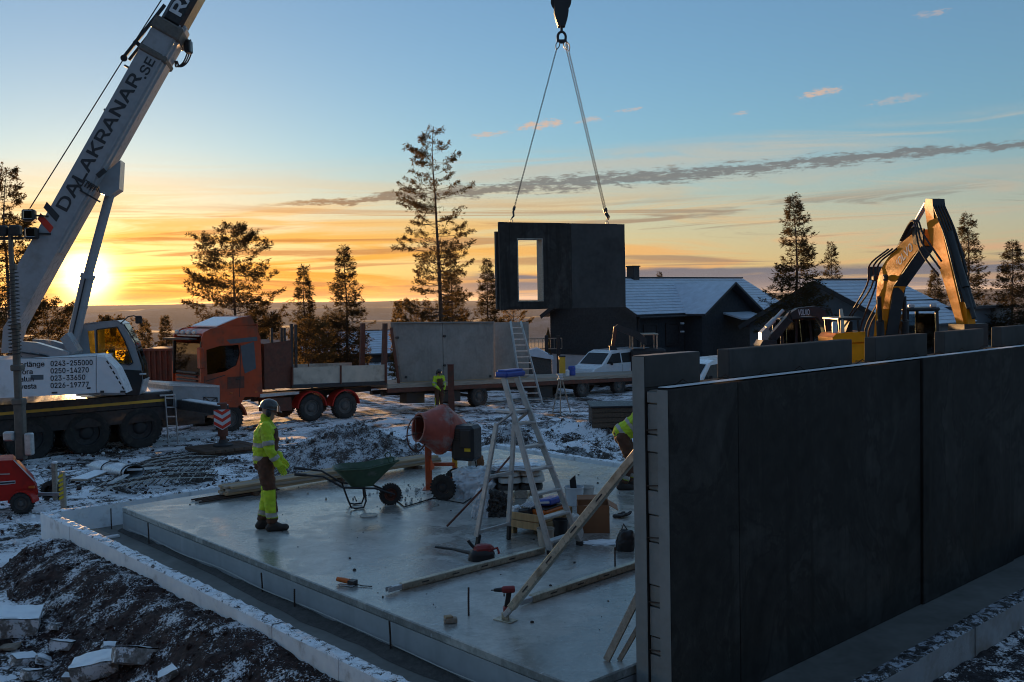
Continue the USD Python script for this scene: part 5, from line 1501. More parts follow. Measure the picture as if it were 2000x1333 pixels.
ex.part('tilt_coupler', MB().hull([lo + AXX * k * 0.35 + d for k in (-1, 1) for d in (EZ * 0.1 - hk * 0.3, EZ * 0.1 + hk * 0.4, -EZ * 0.5 - hk * 0.3, -EZ * 0.5 + hk * 0.4)]), M['black'])
ex.part('bucket', MB().prism([(-0.5, 0), (0.5, 0), (0.75, -0.5), (0.5, -1.0), (0.0, -1.15), (-0.45, -0.9), (-0.6, -0.4)], lo - EZ * 0.5, hk, EZ, (-0.55, 0.55)), M['dark'])
tl = slab_bar
o = K['knee'] * 0.72 + K['tip'] * 0.28 - AXX * -0.203 - nrm(np.cross(AXX, K['tip'] - K['knee'])) * 0
dirb = nrm(K['tip'] - K['knee']); upb = nrm(np.cross(dirb, AXX)); upb = upb if upb[2] > 0 else -upb
exb, eyb = dirb, upb
if np.dot(np.cross(exb, eyb), AXX) < 0:
    exb = -exb; o = o + dirb * 1.1
ex.part('lettering', MB().text('VOLVO', 0.24, o - eyb * 0.06, exb, eyb, length=1.1), M['textgrey'])
hx = K['foot'] * [1, 1, 0]
ex.part('upper_body', MB().obox(hx + np.array([0.5, 1.7, gb + 1.65]), (1, 0, 0), (0, 1, 0), EZ, (2.9, 3.6, 1.1), 0.12), M['yellow'])
ex.part('tracks', MB().obox(hx + np.array([-0.9, 0.9, gb + 0.45]), (1, 0, 0), (0, 1, 0), EZ, (0.6, 4.2, 0.9), 0.25).obox(hx + np.array([1.7, 0.9, gb + 0.45]), (1, 0, 0), (0, 1, 0), EZ, (0.6, 4.2, 0.9), 0.25).obox(hx + np.array([0.4, 0.9, gb + 0.75]), (1, 0, 0), (0, 1, 0), EZ, (2.0, 1.6, 0.6)), M['black'])
cz0, cz1 = gb + 1.3, at(1800, 605, 30.6)[2]
cc = hx + np.array([1.15, 0.4, 0])
m = MB()
for i in (-1, 1):
    for j in (-1, 1):
        m.beam(cc + np.array([i * 0.5, j * 0.85, cz0]), cc + np.array([i * 0.47, j * 0.75, cz1]), 0.09, 0.09, (0, 1, 0))
m.obox(cc + EZ * cz1, (1, 0, 0), (0, 1, 0), EZ, (1.1, 1.8, 0.12), 0.05).obox(cc + EZ * (cz0 + 0.3), (1, 0, 0), (0, 1, 0), EZ, (1.1, 1.8, 0.8), 0.05)
cbp = ex.part('cab', m, M['black'])
m = MB()
for i in (-1, 1):
    m.obox(cc + np.array([i * 0.47, 0, (cz0 + cz1) / 2 + 0.3]), (1, 0, 0), (0, 1, 0), EZ, (0.02, 1.5, cz1 - cz0 - 0.9))
m.obox(cc + np.array([0, -0.78, (cz0 + cz1) / 2 + 0.3]), (1, 0, 0), (0, 1, 0), EZ, (0.9, 0.02, cz1 - cz0 - 0.9))
ex.part('window', m, M['tint'], under=cbp)
ex.part('seat', MB().hull([cc + np.array([i * 0.28, j, z]) for i in (-1, 1) for j, z in ((0.0, cz0 + 0.7), (0.35, cz0 + 0.7), (0.3, cz0 + 1.6), (0.45, cz0 + 1.6))]), M['black'], under=cbp)
for i in (-0.35, 0.35):
    ex.part('lamp', MB().obox(cc + np.array([i, -0.8, cz1 + 0.12]), (1, 0, 0), (0, 1, 0), EZ, (0.2, 0.12, 0.12), 0.03), M['textgrey'], under=cbp)
ex.part('mirror', MB().obox(cc + np.array([-0.85, -0.7, cz0 + 1.55]), (1, 0, 0), (0, 1, 0), EZ, (0.22, 0.08, 0.34), 0.03), M['textgrey'], under=cbp)
ex.part('cab_rail', MB().tube([cc + np.array([-0.7, -0.6, cz0]), cc + np.array([-0.7, -0.6, cz1 + 0.3]), cc + np.array([0.6, -0.6, cz1 + 0.3])], 0.03, 6), M['black'], under=cbp)

# ------------------------------------------------------------------ second, dark excavator
e2p = at(1565, 680, 33)
ZN = np.array([0, -1.0, 0])
XN = np.array([1.0, 0, 0])


def yp(px, py, Y):
    return at(px, py, Y)


def poly(pxs, Y, dep):
    o = yp(*pxs[0], Y)
    return MB().prism([(float(yp(x, y, Y)[0] - o[0]), float(yp(x, y, Y)[2] - o[2])) for x, y in pxs], o, XN, EZ, dep)


g2 = H(e2p[0], e2p[1])
e2 = Thing('excavator', 'smaller dark excavator with an arched boom reaching left in front of the house', 'excavator', e2p * [1, 1, 0] + EZ * g2)
e2.part('boom', poly([(1540, 612), (1556, 602), (1590, 598), (1608, 606), (1622, 630), (1628, 672), (1612, 674), (1606, 640), (1594, 620), (1572, 615), (1545, 624)], 33, (-0.2, 0.2)), M['dark'])
e2.part('stick', poly([(1540, 612), (1549, 622), (1512, 668), (1500, 662), (1505, 652)], 33, (-0.16, 0.16)), M['dark'])
e2.part('cylinder', MB().cyl(yp(1497, 640, 32.8), yp(1530, 606, 32.8), 0.06, n=10).cyl(yp(1497, 640, 32.8), yp(1512, 625, 32.8), 0.09, n=10), M['galv'])
e2.part('coupler', poly([(1484, 650), (1496, 638), (1502, 650), (1496, 664), (1484, 664)], 33, (-0.2, 0.2)), M['steel'])
e2.part('bucket', poly([(1484, 664), (1510, 664), (1512, 676), (1500, 690), (1484, 686), (1478, 674)], 33, (-0.45, 0.45)), M['dark'])
z0, z1 = g2 + 0.9, yp(1575, 622, 33.4)[2]
xa, xb_ = yp(1531, 640, 33)[0], yp(1600, 640, 33)[0]
m = MB()
for x in (xa, (xa + xb_) / 2 - 0.1, xb_):
    for y in (33.3, 34.3):
        m.beam((x, y, z0), (x + (0.0 if x != xb_ else -0.25), y, z1), 0.08, 0.08, (0, 1, 0))
m.box(((xa + xb_) / 2, 33.8, z1), (xb_ - xa + 0.1, 1.15, 0.1), 0.04)
c_ = e2.part('cab', m, M['black'])
e2.part('window', MB().box(((xa + xb_) / 2, 33.3, (z0 + z1) / 2 + 0.1), (xb_ - xa - 0.15, 0.02, z1 - z0 - 0.35)).box(((xa + xb_) / 2, 34.3, (z0 + z1) / 2 + 0.1), (xb_ - xa - 0.15, 0.02, z1 - z0 - 0.35)), M['tint'], under=c_)
e2.part('upper_body', MB().box(((xa + xb_) / 2 + 1.2, 34.0, z0 + 0.25), (3.0, 2.2, 0.9), 0.1), M['yellow'])
e2.part('tracks', MB().box(((xa + xb_) / 2 + 0.6, 33.0, g2 + 0.4), (3.4, 0.5, 0.8), 0.2).box(((xa + xb_) / 2 + 0.6, 34.8, g2 + 0.4), (3.4, 0.5, 0.8), 0.2).box(((xa + xb_) / 2 + 0.6, 34, g2 + 0.7), (1.4, 1.4, 0.6)), M['black'])
e2.part('lettering', MB().text('VOLVO', 0.19, yp(1559, 616, 32.75), XN, EZ, length=float(yp(1581, 612, 32.75)[0] - yp(1559, 612, 32.75)[0])), M['textgrey'])
e2.part('hoses', MB().tube([yp(1600, 600, 32.6), yp(1622, 604, 32.6), yp(1634, 640, 32.6), yp(1630, 668, 32.6)], 0.03, 6).tube([yp(1544, 608, 32.7), yp(1536, 622, 32.7), yp(1548, 630, 32.7)], 0.03, 6), M['cable'])

# ------------------------------------------------------------------ yellow compact machine in the wall gap
ym = at(1657, 700, 25)
gy = H(ym[0], ym[1])
T = Thing('compact_loader', 'yellow compact machine with an open cab seen in the gap of the wall top', 'loader', ym * [1, 1, 0] + EZ * gy)
T.part('hood', poly([(1626, 660), (1634, 652), (1690, 648), (1690, 668), (1628, 672)], 25, (-1.2, 0)), M['yellow'])
zz = lambda y: at(1660, y, 25)[2]
T.part('body', MB().box((at(1672, 680, 25)[0], 25.72, (zz(668) + gy + 0.4) / 2), (at(1690, 680, 25)[0] - at(1640, 680, 25)[0], 1.4, zz(668) - gy - 0.42), 0.06), M['yellow'])
m = MB()
for px_, top_ in ((1646, 624), (1684, 626)):
    for y in (25.2, 26.3):
        m.beam(at(px_, 652, 25) * [1, 0, 1] + np.array([0, y, 0]), at(px_ - 3, top_, 25) * [1, 0, 1] + np.array([0, y, 0]), 0.05, 0.05, (0, 1, 0))
m.box((at(1662, 620, 25)[0], 25.7, zz(623)), (0.62, 1.3, 0.07), 0.02)
T.part('cab_frame', m, M['black'])
T.part('exhaust', MB().tube([at(1646, 655, 25.1), at(1644, 618, 25.1), at(1642, 604, 25.1)], [0.05, 0.05, 0.04], 10), M['beige'], 40)
T.part('seat', MB().hull([at(x, y, 25.0) + np.array([0, d, 0]) for x, y in ((1662, 650), (1676, 650), (1676, 630), (1670, 628)) for d in (0.4, 0.9)]), M['black'])
T.part('lamp_bracket', MB().box(at(1630, 640, 25.1), (0.12, 0.1, 0.3), 0.02), M['textgrey'])
T.part('side_decal', MB().text('VOLVO', 0.05, at(1670, 708, 24.99), XN, EZ, length=0.17), M['textdark'])
for x in (1640, 1678):
    for y, s in ((25.2, -1), (26.4, 1)):
        c = at(x, 700, 25) * [1, 0, 0] + np.array([0, y, gy + 0.4])
        wheel(T, c, (0, s, 0), 0.4, 0.25, n=20)

# ------------------------------------------------------------------ mini excavator by the house
mp = at(1262, 690, 54.5); g3 = H(mp[0], mp[1])
T = Thing('mini_excavator', 'mini excavator with a dark folded boom standing behind the white van', 'excavator', mp * [1, 1, 0] + EZ * g3)
T.part('boom', poly([(1199, 640), (1206, 634), (1246, 648), (1262, 662), (1262, 676), (1240, 660), (1204, 645)], 54.5, (-0.2, 0.2)), M['dark'])
T.part('stick', poly([(1199, 638), (1205, 644), (1199, 678), (1193, 678)], 54.5, (-0.15, 0.15)), M['rust'])
T.part('bucket', poly([(1190, 676), (1202, 676), (1206, 688), (1192, 692)], 54.5, (-0.3, 0.3)), M['dark'])
m = MB()
za, zb_ = at(1262, 684, 54.5)[2], at(1262, 654, 54.5)[2]
for x in (1236, 1258, 1284):
    for y in (54.7, 55.9):
        m.beam((at(x, 670, 54.5)[0], y, za), (at(x, 670, 54.5)[0], y, zb_), 0.08, 0.08, (0, 1, 0))
m.box(((at(1236, 670, 54.5)[0] + at(1284, 670, 54.5)[0]) / 2, 55.3, zb_), (1.55, 1.4, 0.1), 0.03)
T.part('cab_frame', m, M['prop'])
T.part('body', MB().box(((at(1236, 670, 54.5)[0] + at(1284, 670, 54.5)[0]) / 2 + 0.2, 55.3, (za + g3 + 0.5) / 2), (2.0, 1.6, za - g3 - 0.4), 0.1), M['dark'])
T.part('tracks', MB().box((mp[0], 54.7, g3 + 0.28), (2.2, 0.4, 0.55), 0.15).box((mp[0], 55.9, g3 + 0.28), (2.2, 0.4, 0.55), 0.15), M['black'])

# ------------------------------------------------------------------ light mast on its red trailer
rt = at(30, 992, 17.9); gr = H(rt[0], rt[1]); rY = 17.9
T = Thing('mast_trailer', 'small red trailer carrying a tall telescopic mast at the left edge', 'trailer', np.array([rt[0], rY, gr]))
_rd = nrm(np.array([rt[0], rY, 0])); _rx = np.array([_rd[1], -_rd[0], 0]); _r0 = np.array([rt[0], rY, gr])
def rp(px, py, off=0.0):
    return on_plane(px, py, _r0 - _rd * off, _rd)
def rpoly(pxs, dep):
    o = rp(*pxs[0])
    return MB().prism([(float((rp(x, y) - o) @ _rx), float((rp(x, y) - o)[2])) for x, y in pxs], o, _rx, EZ, dep)
T.part('body', rpoly([(-90, 906), (26, 899), (66, 940), (75, 962), (72, 970), (64, 972), (58, 962), (46, 956), (32, 960), (24, 978), (-90, 984)], (-0.8, 0)), M['red'])
T.part('panel_seam', MB().beam(rp(-20, 928, 0.004), rp(19, 926, 0.004), 0.02, 0.01, _rd), M['reflect'])
T.part('edge_trim', MB().beam(rp(27, 899, 0.01), rp(67, 940, 0.01), 0.02, 0.03, _rd), M['textgrey'])
T.part('nameplate', MB().beam(rp(-20, 946, 0.006), rp(30, 942, 0.006), 0.06, 0.01, _rd), M['textgrey'])
T.part('dark_line', MB().beam(rp(-20, 946, 0.013), rp(29, 942.3, 0.013), 0.03, 0.006, _rd), M['textdark'])
T.part('tail_lamp', MB().obox(rp(62, 952, 0.01), XN, (0, 1, 0), EZ, (0.12, 0.04, 0.05), 0.01), M['plasticorange'])
wr = 20.5 * rY / FPX
wheel(T, np.array([at(42, 975, rY)[0], rY + 0.02, gr + wr]), (0, -1, 0), wr, 0.16, n=24)
wheel(T, np.array([at(42, 975, rY)[0], rY + 1.18, gr + wr]), (0, 1, 0), wr, 0.16, n=24)
T.part('mudguard', MB().prism([(math.cos(g) * (wr + 0.05), math.sin(g) * (wr + 0.05)) for g in np.linspace(0.05, math.pi - 0.05, 14)] + [(math.cos(g) * (wr + 0.02), math.sin(g) * (wr + 0.02)) for g in np.linspace(math.pi - 0.05, 0.05, 14)], np.array([at(42, 975, rY)[0], rY, gr + wr]), XN, EZ, (-0.18, 0.04)), M['red'])
T.part('drawbar', MB().beam(at(72, 965, rY + 0.5), at(118, 966, rY + 0.4), 0.06, 0.06), M['galv'])
mx = at(20, 896, rY)
zt = at(10, 520, rY)[2]
T.part('mast', MB().box((mx[0] - 0.04, rY + 0.5, (mx[2] + at(20, 800, rY)[2]) / 2), (0.17, 0.17, at(20, 800, rY)[2] - mx[2] + 0.2), 0.02), M['mastgrey'])
T.part('mast', MB().box((mx[0] - 0.06, rY + 0.5, (at(20, 800, rY)[2] + at(14, 640, rY)[2]) / 2), (0.115, 0.115, at(14, 640, rY)[2] - at(20, 800, rY)[2]), 0.02), M['mastgrey'])
T.part('mast', MB().box((mx[0] - 0.08, rY + 0.5, (at(14, 640, rY)[2] + at(14, 440, rY)[2]) / 2), (0.075, 0.075, at(14, 440, rY)[2] - at(14, 640, rY)[2]), 0.015), M['mastgrey'])
for y, s in ((722, 0.2), (790, 0.21), (640, 0.15), (520, 0.11)):
    T.part('mast_collar', MB().box((mx[0] - 0.05, rY + 0.5, at(14, y, rY)[2]), (s, s, 0.12), 0.02), M['mastgrey'])
T.part('winch', MB().box((mx[0] + 0.14, rY + 0.45, at(20, 875, rY)[2]), (0.14, 0.14, 0.42), 0.02).box((mx[0] - 0.22, rY + 0.42, at(20, 858, rY)[2]), (0.2, 0.14, 0.18), 0.03), M['galv'])
T.part('coiled_cable', MB().tube([np.array([mx[0] - 0.08 + 0.11 * math.cos(t), rY + 0.5 + 0.11 * math.sin(t), at(14, 700, rY)[2] + t * 0.011]) for t in np.arange(0, 150, 0.6)], 0.008, 5), M['cable'])
m = MB()
for k in (-1, 1):
    m.obox(np.array([mx[0] - 0.08 + k * 0.13, rY + 0.45, at(10, 447, rY)[2]]), XN, (0, 1, 0), EZ, (0.2, 0.16, 0.2), 0.03)
m.box((mx[0] - 0.08, rY + 0.5, at(10, 462, rY)[2]), (0.5, 0.06, 0.06))
T.part('floodlight', m, M['black'])

# stakes beside it
for px_, yb, yt, Y, lab in ((107, 968, 905, 19.0, 'snowy wooden stake standing farther back beside the red trailer'), (123, 991, 922, 18.0, 'yellow and black striped stake in front of the trailer drawbar')):
    a_, b_ = at(px_, yb, Y), at(px_, yt, Y)
    a_[2] = min(a_[2], H(a_[0], a_[1])) - 0.1
    T = Thing('stake', lab, 'stake', a_)
    T.part('post', MB().obox((a_ + b_) / 2, XN, (0, 1, 0), EZ, (0.085, 0.085, b_[2] - a_[2]), 0.008), M['plank'])
    if Y == 18.0:
        n = 6
        for k in range(n):
            z = a_[2] + 0.35 + (b_[2] - a_[2] - 0.38) * k / n
            T.part('stripe', MB().hull([np.array([a_[0] + x, Y - 0.0445 - e, z + zz_]) for x, zz_ in ((-0.043, 0.0), (-0.043, 0.05), (0.043, 0.09), (0.043, 0.04)) for e in (0, 0.003)]), M['tyellow'])
    else:
        T.part('snow_cap', MB().ball(b_ + EZ * 0.01, (0.055, 0.055, 0.03)), M['snow'])

# ------------------------------------------------------------------ rebar mesh, rolled sheet and board on the snow
def gat(px, py, lift=0.0):
    """the point where a pixel's ray meets the ground"""
    d = _F + _r * ((px - CX) / FPX) - _u * ((py - CY) / FPX)
    s = np.linspace(9, 70, 4000)
    P = EYE + np.outer(s / d[1], d)
    hz = height(P[:, 0], P[:, 1])
    i = int(np.argmax(P[:, 2] < hz + lift))
    return P[i] * [1, 1, 0] + EZ * (hz[i] + lift)


T = Thing('rebar_mesh', 'stack of snowy rebar mesh sheets lying between the crane and the slab', 'rebar mesh', gat(290, 940))
cA, cB, cC = gat(175, 962, 0.16), gat(415, 935, 0.12), gat(300, 893, 0.16)
ux, uy = cB - cA, cC - cA
for k in range(24):
    f = k / 23
    P0_, P1_ = cA + ux * f, cA + ux * f + uy * 0.95
    T.part('long_bar', MB().tube([P0_, (P0_ + P1_) / 2 + EZ * (0.10 + 0.04 * math.sin(k)), P1_], 0.012, 5), M['rebar' if k % 3 else 'reflect'])
for k in range(14):
    f = k / 13
    P0_, P1_ = cA + uy * f * 0.95 + EZ * 0.028, cA + uy * f * 0.95 + ux + EZ * 0.028
    T.part('cross_bar', MB().tube([P0_, (P0_ + P1_) / 2 + EZ * 0.10, P1_], 0.011, 5), M['rebar' if k % 2 else 'reflect'])
P0_ = gat(192, 910, 0.32); P1_ = gat(262, 922, 0.34)
T = Thing('rolled_sheet', 'long bundle wrapped in pale sheet lying on the rebar mesh', 'rolled sheet', P0_)
dr = nrm(P1_ - P0_); sd = nrm(np.cross(EZ, dr))
T.part('bundle', MB().sheet(lambda u, v: P0_ + dr * (u * np.linalg.norm(P1_ - P0_))[..., None] + (sd * (np.cos(v * 2 * math.pi) * 0.24)[..., None] + EZ * (np.sin(v * 2 * math.pi) * 0.13 * (1 + 0.15 * np.sin(u * 14)))[..., None]), 24, 18).hull([P0_ + sd * math.cos(t) * 0.22 + EZ * math.sin(t) * 0.12 for t in np.arange(0, 6.28, 0.5)] + [P0_ + dr * 0.02]), M['sheet'], True)
for f in (0.4, 0.95):
    T.part('strap', MB().tube([P0_ + dr * f * np.linalg.norm(P1_ - P0_) + sd * math.cos(t) * 0.255 + EZ * math.sin(t) * 0.155 for t in np.linspace(0, 6.3, 22)], 0.014, 5), M['black'])
q0_ = gat(262, 922, 0.34)
T.part('loose_end', MB().beam(P1_ + EZ * 0.05, gat(302, 914, 0.2), 0.3, 0.05).beam(gat(214, 945, 0.2), gat(248, 928, 0.26), 0.10, 0.03), M['sheet'])
c = gat(178, 930, 0.16)
T = Thing('snowy_board', 'square board covered with snow beside the rebar mesh', 'board', c)
T.part('panel', MB().obox(c, nrm((1, -0.15, 0)), nrm((0.35, 1, 0.1)), nrm((0, -0.1, 1)), (0.42, 0.75, 0.03), 0.005), M['plank'])
T.part('snow_layer', MB().obox(c + EZ * 0.028, nrm((1, -0.15, 0)), nrm((0.35, 1, 0.1)), nrm((0, -0.1, 1)), (0.40, 0.72, 0.02), 0.008), M['snow'])

# ------------------------------------------------------------------ steel post, tripod, site box in the middle ground
P = at(882, 800, 36) * [1, 1, 0]; P[2] = H(P[0], P[1]); zt = at(882, 713, 36)[2]
T = Thing('steel_post', 'brown steel post standing upright in front of the trailer', 'post', P)
m = MB()
for d, s in ((0.1, (0.22, 0.02)), (-0.1, (0.22, 0.02)), (0, (0.02, 0.18))):
    m.box(P + np.array([0, d, (zt - P[2]) / 2]), (s[0], s[1], zt - P[2]))
T.part('column', m, M['rust'])
T.part('base_plate', MB().box(P + EZ * 0.02, (0.4, 0.4, 0.04), 0.005), M['rust'])
T.part('cap_plate', MB().box(np.array([P[0], P[1], zt + 0.012]), (0.26, 0.26, 0.024), 0.004), M['rust'])
P = at(1096, 796, 38) * [1, 1, 0]; P[2] = H(P[0], P[1]); zt = at(1096, 742, 38)[2]
T = Thing('tripod', 'surveying tripod standing in front of the trailer deck', 'tripod', P)
for k in range(3):
    g = k * 2.09 + 0.4
    T.part('leg', MB().tube([np.array([P[0] + 0.42 * math.cos(g), P[1] + 0.42 * math.sin(g), P[2]]), np.array([P[0] + 0.06 * math.cos(g), P[1] + 0.06 * math.sin(g), zt])], [0.025, 0.03], 6), M['plank'])
T.part('head', MB().lathe([(0, 0), (0.12, 0), (0.12, 0.04), (0.05, 0.06), (0, 0.06)], np.array([P[0], P[1], zt]), EZ, 16), M['galv'])
T.part('instrument', MB().obox(np.array([P[0], P[1], zt + 0.15]), XN, (0, 1, 0), EZ, (0.16, 0.13, 0.18), 0.03).cyl(np.array([P[0] - 0.14, P[1], zt + 0.2]), np.array([P[0] + 0.1, P[1], zt + 0.2]), 0.04, n=10), M['textgrey'])

c0_, c1_ = gat(1157, 838), at(1240, 838, 24.5)
zt = at(1180, 797, c0_[1])[2]
T = Thing('site_box', 'dark plank box behind the second worker', 'box', c0_)
x0_, x1_, y0_ = c0_[0], c0_[0] + 2.4, c0_[1]
for k in range(4):
    h = (zt - c0_[2]) / 4
    T.part('side_board', MB().box(((x0_ + x1_) / 2, y0_, c0_[2] + h * (k + 0.5)), (x1_ - x0_, 0.05, h - 0.015), 0.006), M['mat'])
    T.part('side_board', MB().box((x0_ + 0.02, y0_ + 0.7, c0_[2] + h * (k + 0.5)), (0.05, 1.3, h - 0.015), 0.006), M['mat'])
T.part('lid', MB().box(((x0_ + x1_) / 2, y0_ + 0.7, zt + 0.03), (x1_ - x0_ + 0.1, 1.55, 0.05), 0.01), M['dark'])
T.part('filling', MB().box(((x0_ + x1_) / 2, y0_ + 0.7, (zt + c0_[2]) / 2), (x1_ - x0_ - 0.1, 1.2, zt - c0_[2] - 0.05)), M['debris'])

# posts, yellow bin and drum by the house corner
for px_, yt, lab in ((1068, 655, 'left dark deck post beside the house corner'), (1091, 656, 'right dark deck post against the house corner')):
    a_ = at(px_, 700, 60) * [1, 1, 0]; a_[2] = H(a_[0], a_[1])
    single('deck_post', MB().box((a_[0], a_[1], (a_[2] + at(px_, yt, 60)[2]) / 2), (0.22, 0.22, at(px_, yt, 60)[2] - a_[2]), 0.02), M['trimdark'], lab, 'post')
a_, b_ = at(1050, 676, 60), at(1098, 676, 60)
T = Thing('deck_railing', 'low thin railing between the deck posts left of the house', 'railing', a_ * [1, 1, 0] + EZ * H(a_[0], a_[1]))
for z in (at(1070, 662, 60)[2], at(1070, 682, 60)[2]):
    T.part('rail', MB().beam(np.array([a_[0] - 0.5, 60.3, z]), np.array([b_[0], 60.3, z]), 0.06, 0.06), M['plank'])
for k in range(9):
    x = a_[0] - 0.4 + k * (b_[0] - a_[0] + 0.4) / 8
    T.part('baluster', MB().box((x, 60.3, at(1070, 672, 60)[2]), (0.03, 0.03, at(1070, 662, 60)[2] - at(1070, 682, 60)[2]), 0), M['plank'])
a_ = at(1098, 722, 54) * [1, 1, 0]; ga = H(a_[0], a_[1])
T = Thing('fuel_bin', 'yellow upright bin at the foot of the pale basement wall', 'bin', a_ + EZ * ga)
zt = at(1098, 697, 54)[2]
T.part('body', MB().box((a_[0], a_[1], (zt + ga) / 2), (0.34, 0.5, zt - ga), 0.03), M['stripe'])
T.part('lid', MB().box((a_[0], a_[1], zt + 0.02), (0.38, 0.54, 0.05), 0.015), M['black'])
a_ = at(1050, 728, 52) * [1, 1, 0]; ga = H(a_[0], a_[1])
T = Thing('covered_pile', 'dark pile under a snowy blue tarpaulin left of the yellow bin', 'pile', a_ + EZ * ga)
zt = at(1050, 684, 52)[2]
T.part('stack', MB().box((a_[0], a_[1], (zt + ga) / 2 - 0.1), (1.5, 1.2, zt - ga - 0.2), 0.08), M['debris'])
T.part('tarpaulin', MB().hull([np.array([a_[0] + i, a_[1] + j, z]) for i, z in ((-0.85, zt - 0.05), (0.0, zt + 0.12), (0.85, zt - 0.35)) for j in (-0.7, 0.7)] + [np.array([a_[0] + i, a_[1] + j, z - 0.1]) for i, z in ((-0.85, zt - 0.1), (0.85, zt - 0.4)) for j in (-0.7, 0.7)]), M['roofsnow'])
a_ = tp(1117, 733, -0.6)
T = Thing('plastic_drum', 'small blue and white drum standing on the trailer deck before the van', 'drum', a_)
zd = tp(1117, 736.2, 0)[2]
a_ = a_ * [1, 1, 0] + EZ * zd
T.part('drum', MB().lathe([(0, 0), (0.16, 0), (0.18, 0.03), (0.18, 0.2), (0.165, 0.22), (0.18, 0.24), (0.18, 0.42), (0.14, 0.46), (0, 0.46)], a_, EZ, 18), M['blue'], 40)
T.part('can', MB().lathe([(0, 0), (0.1, 0), (0.1, 0.26), (0.04, 0.3), (0, 0.3)], a_ - E2 * 0.3, EZ, 14), M['sheet'], 40)


# ------------------------------------------------------------------ trees
M['pine'] = needles('pine_needles', (0.08, 0.055, 0.025), (0.26, 0.16, 0.07), (0.66, 0.46, 0.30), 0.45)  # needle and frost tones warmed to hold orange sunlight
M['spruce'] = needles('spruce_needles', (0.07, 0.055, 0.03), (0.24, 0.16, 0.08), (0.64, 0.47, 0.33), 0.48)
M['darkspruce'] = needles('dark_spruce_needles', (0.012, 0.016, 0.012), (0.03, 0.034, 0.024), (0.12, 0.12, 0.12), 0.1)
M['frost'] = needles('sun_toned_frosty_needles', (0.14, 0.095, 0.04), (0.30, 0.20, 0.09), (0.65, 0.5, 0.36), 0.6)  # frosty needles with the golden light put into their colour


def sprays(p, d, k, ln, wid, r, spread=0.75):
    """k pointed leaf sprays at each point p along d"""
    n = len(p)
    P = np.repeat(p, k, 0); D = np.repeat(d, k, 0)
    D = D + r.normal(0, spread, (n * k, 3)); D[:, 2] += 0.12
    D /= np.linalg.norm(D, axis=1, keepdims=True) + 1e-9
    S = np.cross(D, r.normal(0, 1, (n * k, 3))); S /= np.linalg.norm(S, axis=1, keepdims=True) + 1e-9
    L = ln * r.uniform(0.55, 1.25, (n * k, 1)); Wd = wid * r.uniform(0.6, 1.3, (n * k, 1))
    P = P + r.normal(0, ln * 0.22, (n * k, 3))
    v = np.stack([P - S * Wd * 0.5, P + D * L * 0.45 + S * Wd, P + D * L, P + D * L * 0.45 - S * Wd], 1).reshape(-1, 3)
    i = np.arange(n * k)[:, None] * 4
    f = np.vstack([i + np.array([0, 1, 2]), i + np.array([0, 2, 3])])
    return v, f


